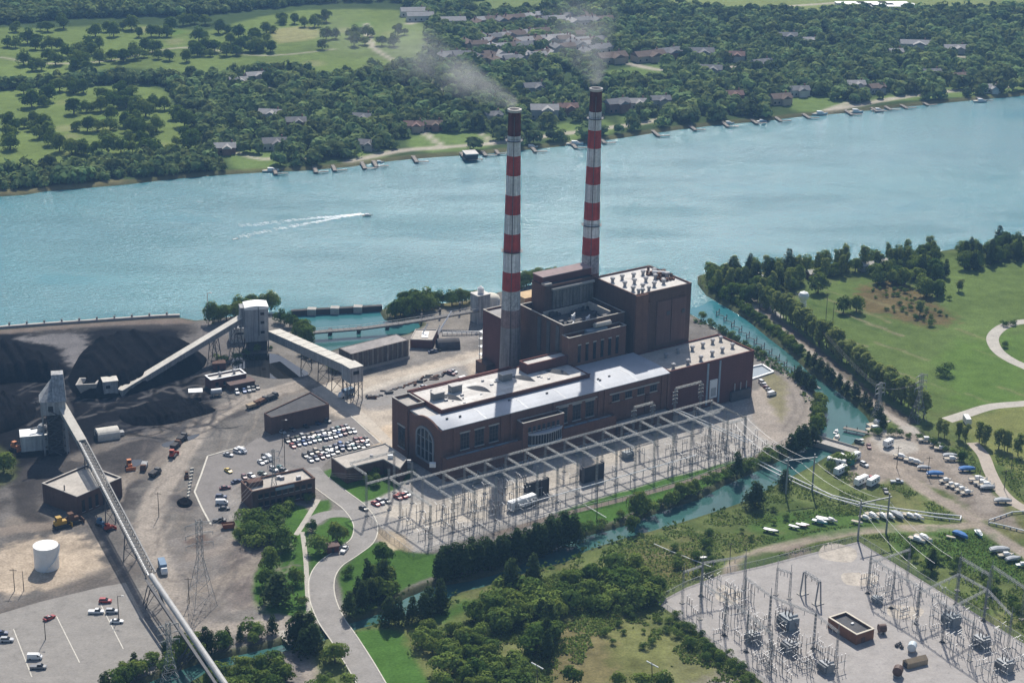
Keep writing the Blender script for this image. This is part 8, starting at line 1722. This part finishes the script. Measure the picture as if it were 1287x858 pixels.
for k in range(8): 
    o = thing('greenhouse', '%s long white-roofed building from the left at the upper right edge' % ORD[k], 'greenhouse', G(1068 + 9 * k, 9 + (k % 3) * 2.2), .12, 'long white buildings at the upper right edge'); MB().box(-14, 14, -4, 4, 0, 4).build('wall', HW[0], o); MB().box(-14.4, 14.4, -4.4, 4.4, 4.003, 4.6).build('roof', white, o)
# holes in the woods around fairways, houses, roads
HOL = []
def circ(px, py, r): c = G(px, py); return np.array([(c.x + r * math.cos(a), c.y - 7 + r * 1.45 * math.sin(a)) for a in np.arange(0, 6.28, .7)])
for h_ in HOUSES: HOL.append((circ(h_[0], h_[1], max(8, h_[2] * .62)), 0))
for px, py, n in ROWS: HOL.append((W2([(px - 9, py + 6.5), (px + 9.5 * n, py + 5.5 - 1.2 * n), (px + 9.5 * n, py - 5), (px - 9, py - 3)]), 0))
for px, py, c in tagg: HOL.append((circ(px, py, 14), 0))
for pts in ([(-60, 222), (-60, 122), (40, 108), (130, 104), (205, 108), (228, 140), (248, 172), (256, 194), (190, 199), (60, 211)], [(-60, 106), (-60, 30), (60, 25), (150, 20), (260, 20), (330, 10), (420, 4), (520, 10), (536, 68), (500, 84), (420, 96), (330, 90), (240, 99), (120, 99)], [(815, -10), (1400, -10), (1300, 11), (1050, 16), (880, 14)], [(596, 0), (682, 0), (690, 14), (620, 16)]): HOL.append((smooth_line(W2(pts), 4, True), 1))
for pts, w_ in (([(436, 205), (500, 192), (560, 187), (620, 182), (680, 174), (740, 166), (800, 158), (835, 150)], 7), ([(1036, 141), (1100, 130), (1180, 118), (1240, 113), (1287, 107)], 8), ([(790, 80), (830, 88), (870, 86), (930, 84)], 7), ([(300, 95), (330, 108), (345, 125)], 6), ([(460, 30), (470, 60), (520, 90), (560, 120)], 3)):
    a, b = strip(smooth_line(W2(pts), 3), w_); HOL.append((np.vstack([a, b[::-1]]), 0))
for pts in ([(500, 188), (560, 184), (620, 178), (622, 168), (560, 168), (505, 176)], [(690, 172), (760, 164), (768, 150), (700, 158)], [(764, 102), (830, 98), (848, 88), (780, 84)], [(985, 141), (1062, 138), (1062, 126), (990, 124)], [(275, 212), (345, 208), (342, 195), (282, 198)]): HOL.append((smooth_line(W2(pts), 4, True), 1))
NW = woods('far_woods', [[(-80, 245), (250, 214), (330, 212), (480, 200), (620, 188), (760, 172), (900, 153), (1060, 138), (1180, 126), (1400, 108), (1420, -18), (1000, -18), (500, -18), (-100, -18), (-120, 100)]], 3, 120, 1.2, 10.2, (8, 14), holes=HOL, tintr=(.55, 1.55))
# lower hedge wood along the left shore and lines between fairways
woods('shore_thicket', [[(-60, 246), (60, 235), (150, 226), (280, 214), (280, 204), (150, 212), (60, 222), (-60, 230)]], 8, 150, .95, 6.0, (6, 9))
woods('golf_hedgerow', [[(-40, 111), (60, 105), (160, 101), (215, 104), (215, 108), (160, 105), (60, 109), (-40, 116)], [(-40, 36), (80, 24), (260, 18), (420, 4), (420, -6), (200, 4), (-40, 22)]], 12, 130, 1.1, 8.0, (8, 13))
# ---- docks and boats of the far shore
dock_m = mat('dock_planks', (.24, .215, .185), .9, .15, .5, .15)
def dock(label, px, py, L_, rz=-1.35, roof=False, boat=True):
    p = G(px, py); o = thing('dock', label, 'dock', (p.x, p.y, -1.5), rz); MB().box(-4, L_, -1.4, 1.4, 1.0, 1.4).build('deck', dock_m, o)
    for k in range(4): 
        for s in (-1.2, 1.2): MB().bar((L_ * (k + .4) / 4, s, -2), (L_ * (k + .4) / 4, s, 2.0), .4, n=6).build('pile', dock_m, o)
    MB().box(L_ - 2, L_ - .2, 1.41, 8, 1.0, 1.35).build('side_deck', dock_m, o)
    if roof: MB().box(L_ - 11, L_, -4, 5, 4.6, 5.2).build('boathouse_roof', roof, o); MB().box(L_ - 10.5, L_ - .5, -3.5, 4.5, 1.41, 4.59).build('boathouse_wall', blk, o)
DK = [(345, 213, 10), (395, 210, 12), (418, 207, 14), (455, 204, 15), (470, 203, 12), (520, 197, 13), (580, 192, 16), (606, 189, 13), (622, 187, 13), (668, 184, 14), (718, 179, 15), (755, 174, 12), (822, 165, 13), (868, 158, 12), (908, 153, 14), (945, 150, 12), (975, 147, 12), (1010, 143, 13), (1062, 138, 15), (1095, 135, 12), (1112, 133, 12), (1132, 131, 12), (1160, 128, 10), (1228, 122, 12)]
for k, (px, py, L_) in enumerate(DK): dock('%s wooden dock from the left along the far shore' % ORD[k], px, py, L_)
dock('dark boathouse on a dock at the far shore, left of the nearer chimney', 586, 193.5, 15, -1.3, roof_pale)
# ================================================================== AIR: haze and chimney smoke
hz = MB().box(-9600, 9600, -9600, 11600, -7, 345).build('haze', None); hz['kind'] = 'stuff'
hz.data.materials.clear()
m = bpy.data.materials.new('haze_air'); m.use_nodes = True; nt = m.node_tree; nt.nodes.clear(); o_ = nt.nodes.new('ShaderNodeOutputMaterial'); pv = nt.nodes.new('ShaderNodeVolumePrincipled')
pv.inputs['Color'].default_value = (.30, .58, 1.0, 1); pv.inputs['Density'].default_value = .000085; pv.inputs['Anisotropy'].default_value = .25
nt.links.new(pv.outputs[0], o_.inputs['Volume']); hz.data.materials.append(m)
def plume(label, top, end, r0, r1, dens, seed):
    top = Vector(top); end = Vector(end); d = end - top; L_ = d.length
    m = bpy.data.materials.new('smoke_%d' % seed); m.use_nodes = True; nt = m.node_tree; N = nt.nodes; L = nt.links; N.clear(); out = N.new('ShaderNodeOutputMaterial'); pv = N.new('ShaderNodeVolumePrincipled'); pv.inputs['Color'].default_value = (.92, .92, .92, 1); pv.inputs['Anisotropy'].default_value = .35
    tc = N.new('ShaderNodeTexCoord'); sp = N.new('ShaderNodeSeparateXYZ'); L.new(tc.outputs['Object'], sp.inputs[0])
    def M(op, a, b=None, c=None):
        n = N.new('ShaderNodeMath'); n.operation = op
        for i, x in enumerate((a, b, c)):
            if x is None: continue
            if isinstance(x, (int, float)): n.inputs[i].default_value = x
            else: L.new(x, n.inputs[i])
        return n.outputs[0]
    t = M('DIVIDE', sp.outputs['X'], L_); rad = M('MULTIPLY_ADD', M('POWER', M('MAXIMUM', t, .0001), .8), r1 - r0, r0)
    nz = N.new('ShaderNodeTexNoise'); nz.inputs['Scale'].default_value = .045; nz.inputs['Detail'].default_value = 5; nz.inputs['Roughness'].default_value = .62; L.new(tc.outputs['Object'], nz.inputs['Vector'])
    n2 = N.new('ShaderNodeTexNoise'); n2.inputs['Scale'].default_value = .018; n2.inputs['Detail'].default_value = 2; L.new(tc.outputs['Object'], n2.inputs['Vector'])
    off = M('MULTIPLY', M('SUBTRACT', n2.outputs['Fac'], .5), M('MULTIPLY', t, r1 * 1.4))
    q = M('DIVIDE', M('SQRT', M('ADD', M('POWER', M('ADD', sp.outputs['Y'], off), 2), M('POWER', sp.outputs['Z'], 2))), rad)
    fall = M('MAXIMUM', M('SUBTRACT', 1.0, q), 0.0)
    wis = M('MAXIMUM', M('MULTIPLY', M('SUBTRACT', nz.outputs['Fac'], .42), 4.6), 0.0)
    fade = M('MULTIPLY', M('POWER', M('DIVIDE', r0, rad), 1.2), M('MAXIMUM', M('SUBTRACT', 1.0, t), 0.0))
    L.new(M('MULTIPLY', M('MULTIPLY', fall, wis), M('MULTIPLY', fade, dens)), pv.inputs['Density']); L.new(pv.outputs[0], out.inputs['Volume'])
    mb = MB(); n = 14; rings = 9; P = []; F = []
    for k in range(rings):
        t_ = k / (rings - 1); r = (r0 + (r1 - r0) * t_ ** .8) * 1.25
        for i in range(n): P.append((L_ * t_, r * math.cos(6.2832 * i / n), r * math.sin(6.2832 * i / n)))
    for k in range(rings - 1):
        for i in range(n): F.append((k * n + (i + 1) % n, (k + 1) * n + (i + 1) % n, (k + 1) * n + i, k * n + i))
    F += [tuple(range(n - 1, -1, -1)), tuple(range((rings - 1) * n, rings * n))]
    o = mb.add(P, F).build('smoke', m); o.location = top; o.rotation_euler = d.to_track_quat('X', 'Z').to_euler(); tag(o, kind='stuff')
p1 = UV(-95, 61, 137.5); p2 = UV(-40, 74, 138)
plume('', p1, G(400, 12, 158), 2.6, 25, .34, 1); plume('', p2, G(715, -6, 172), 2.7, 26, .42, 2)
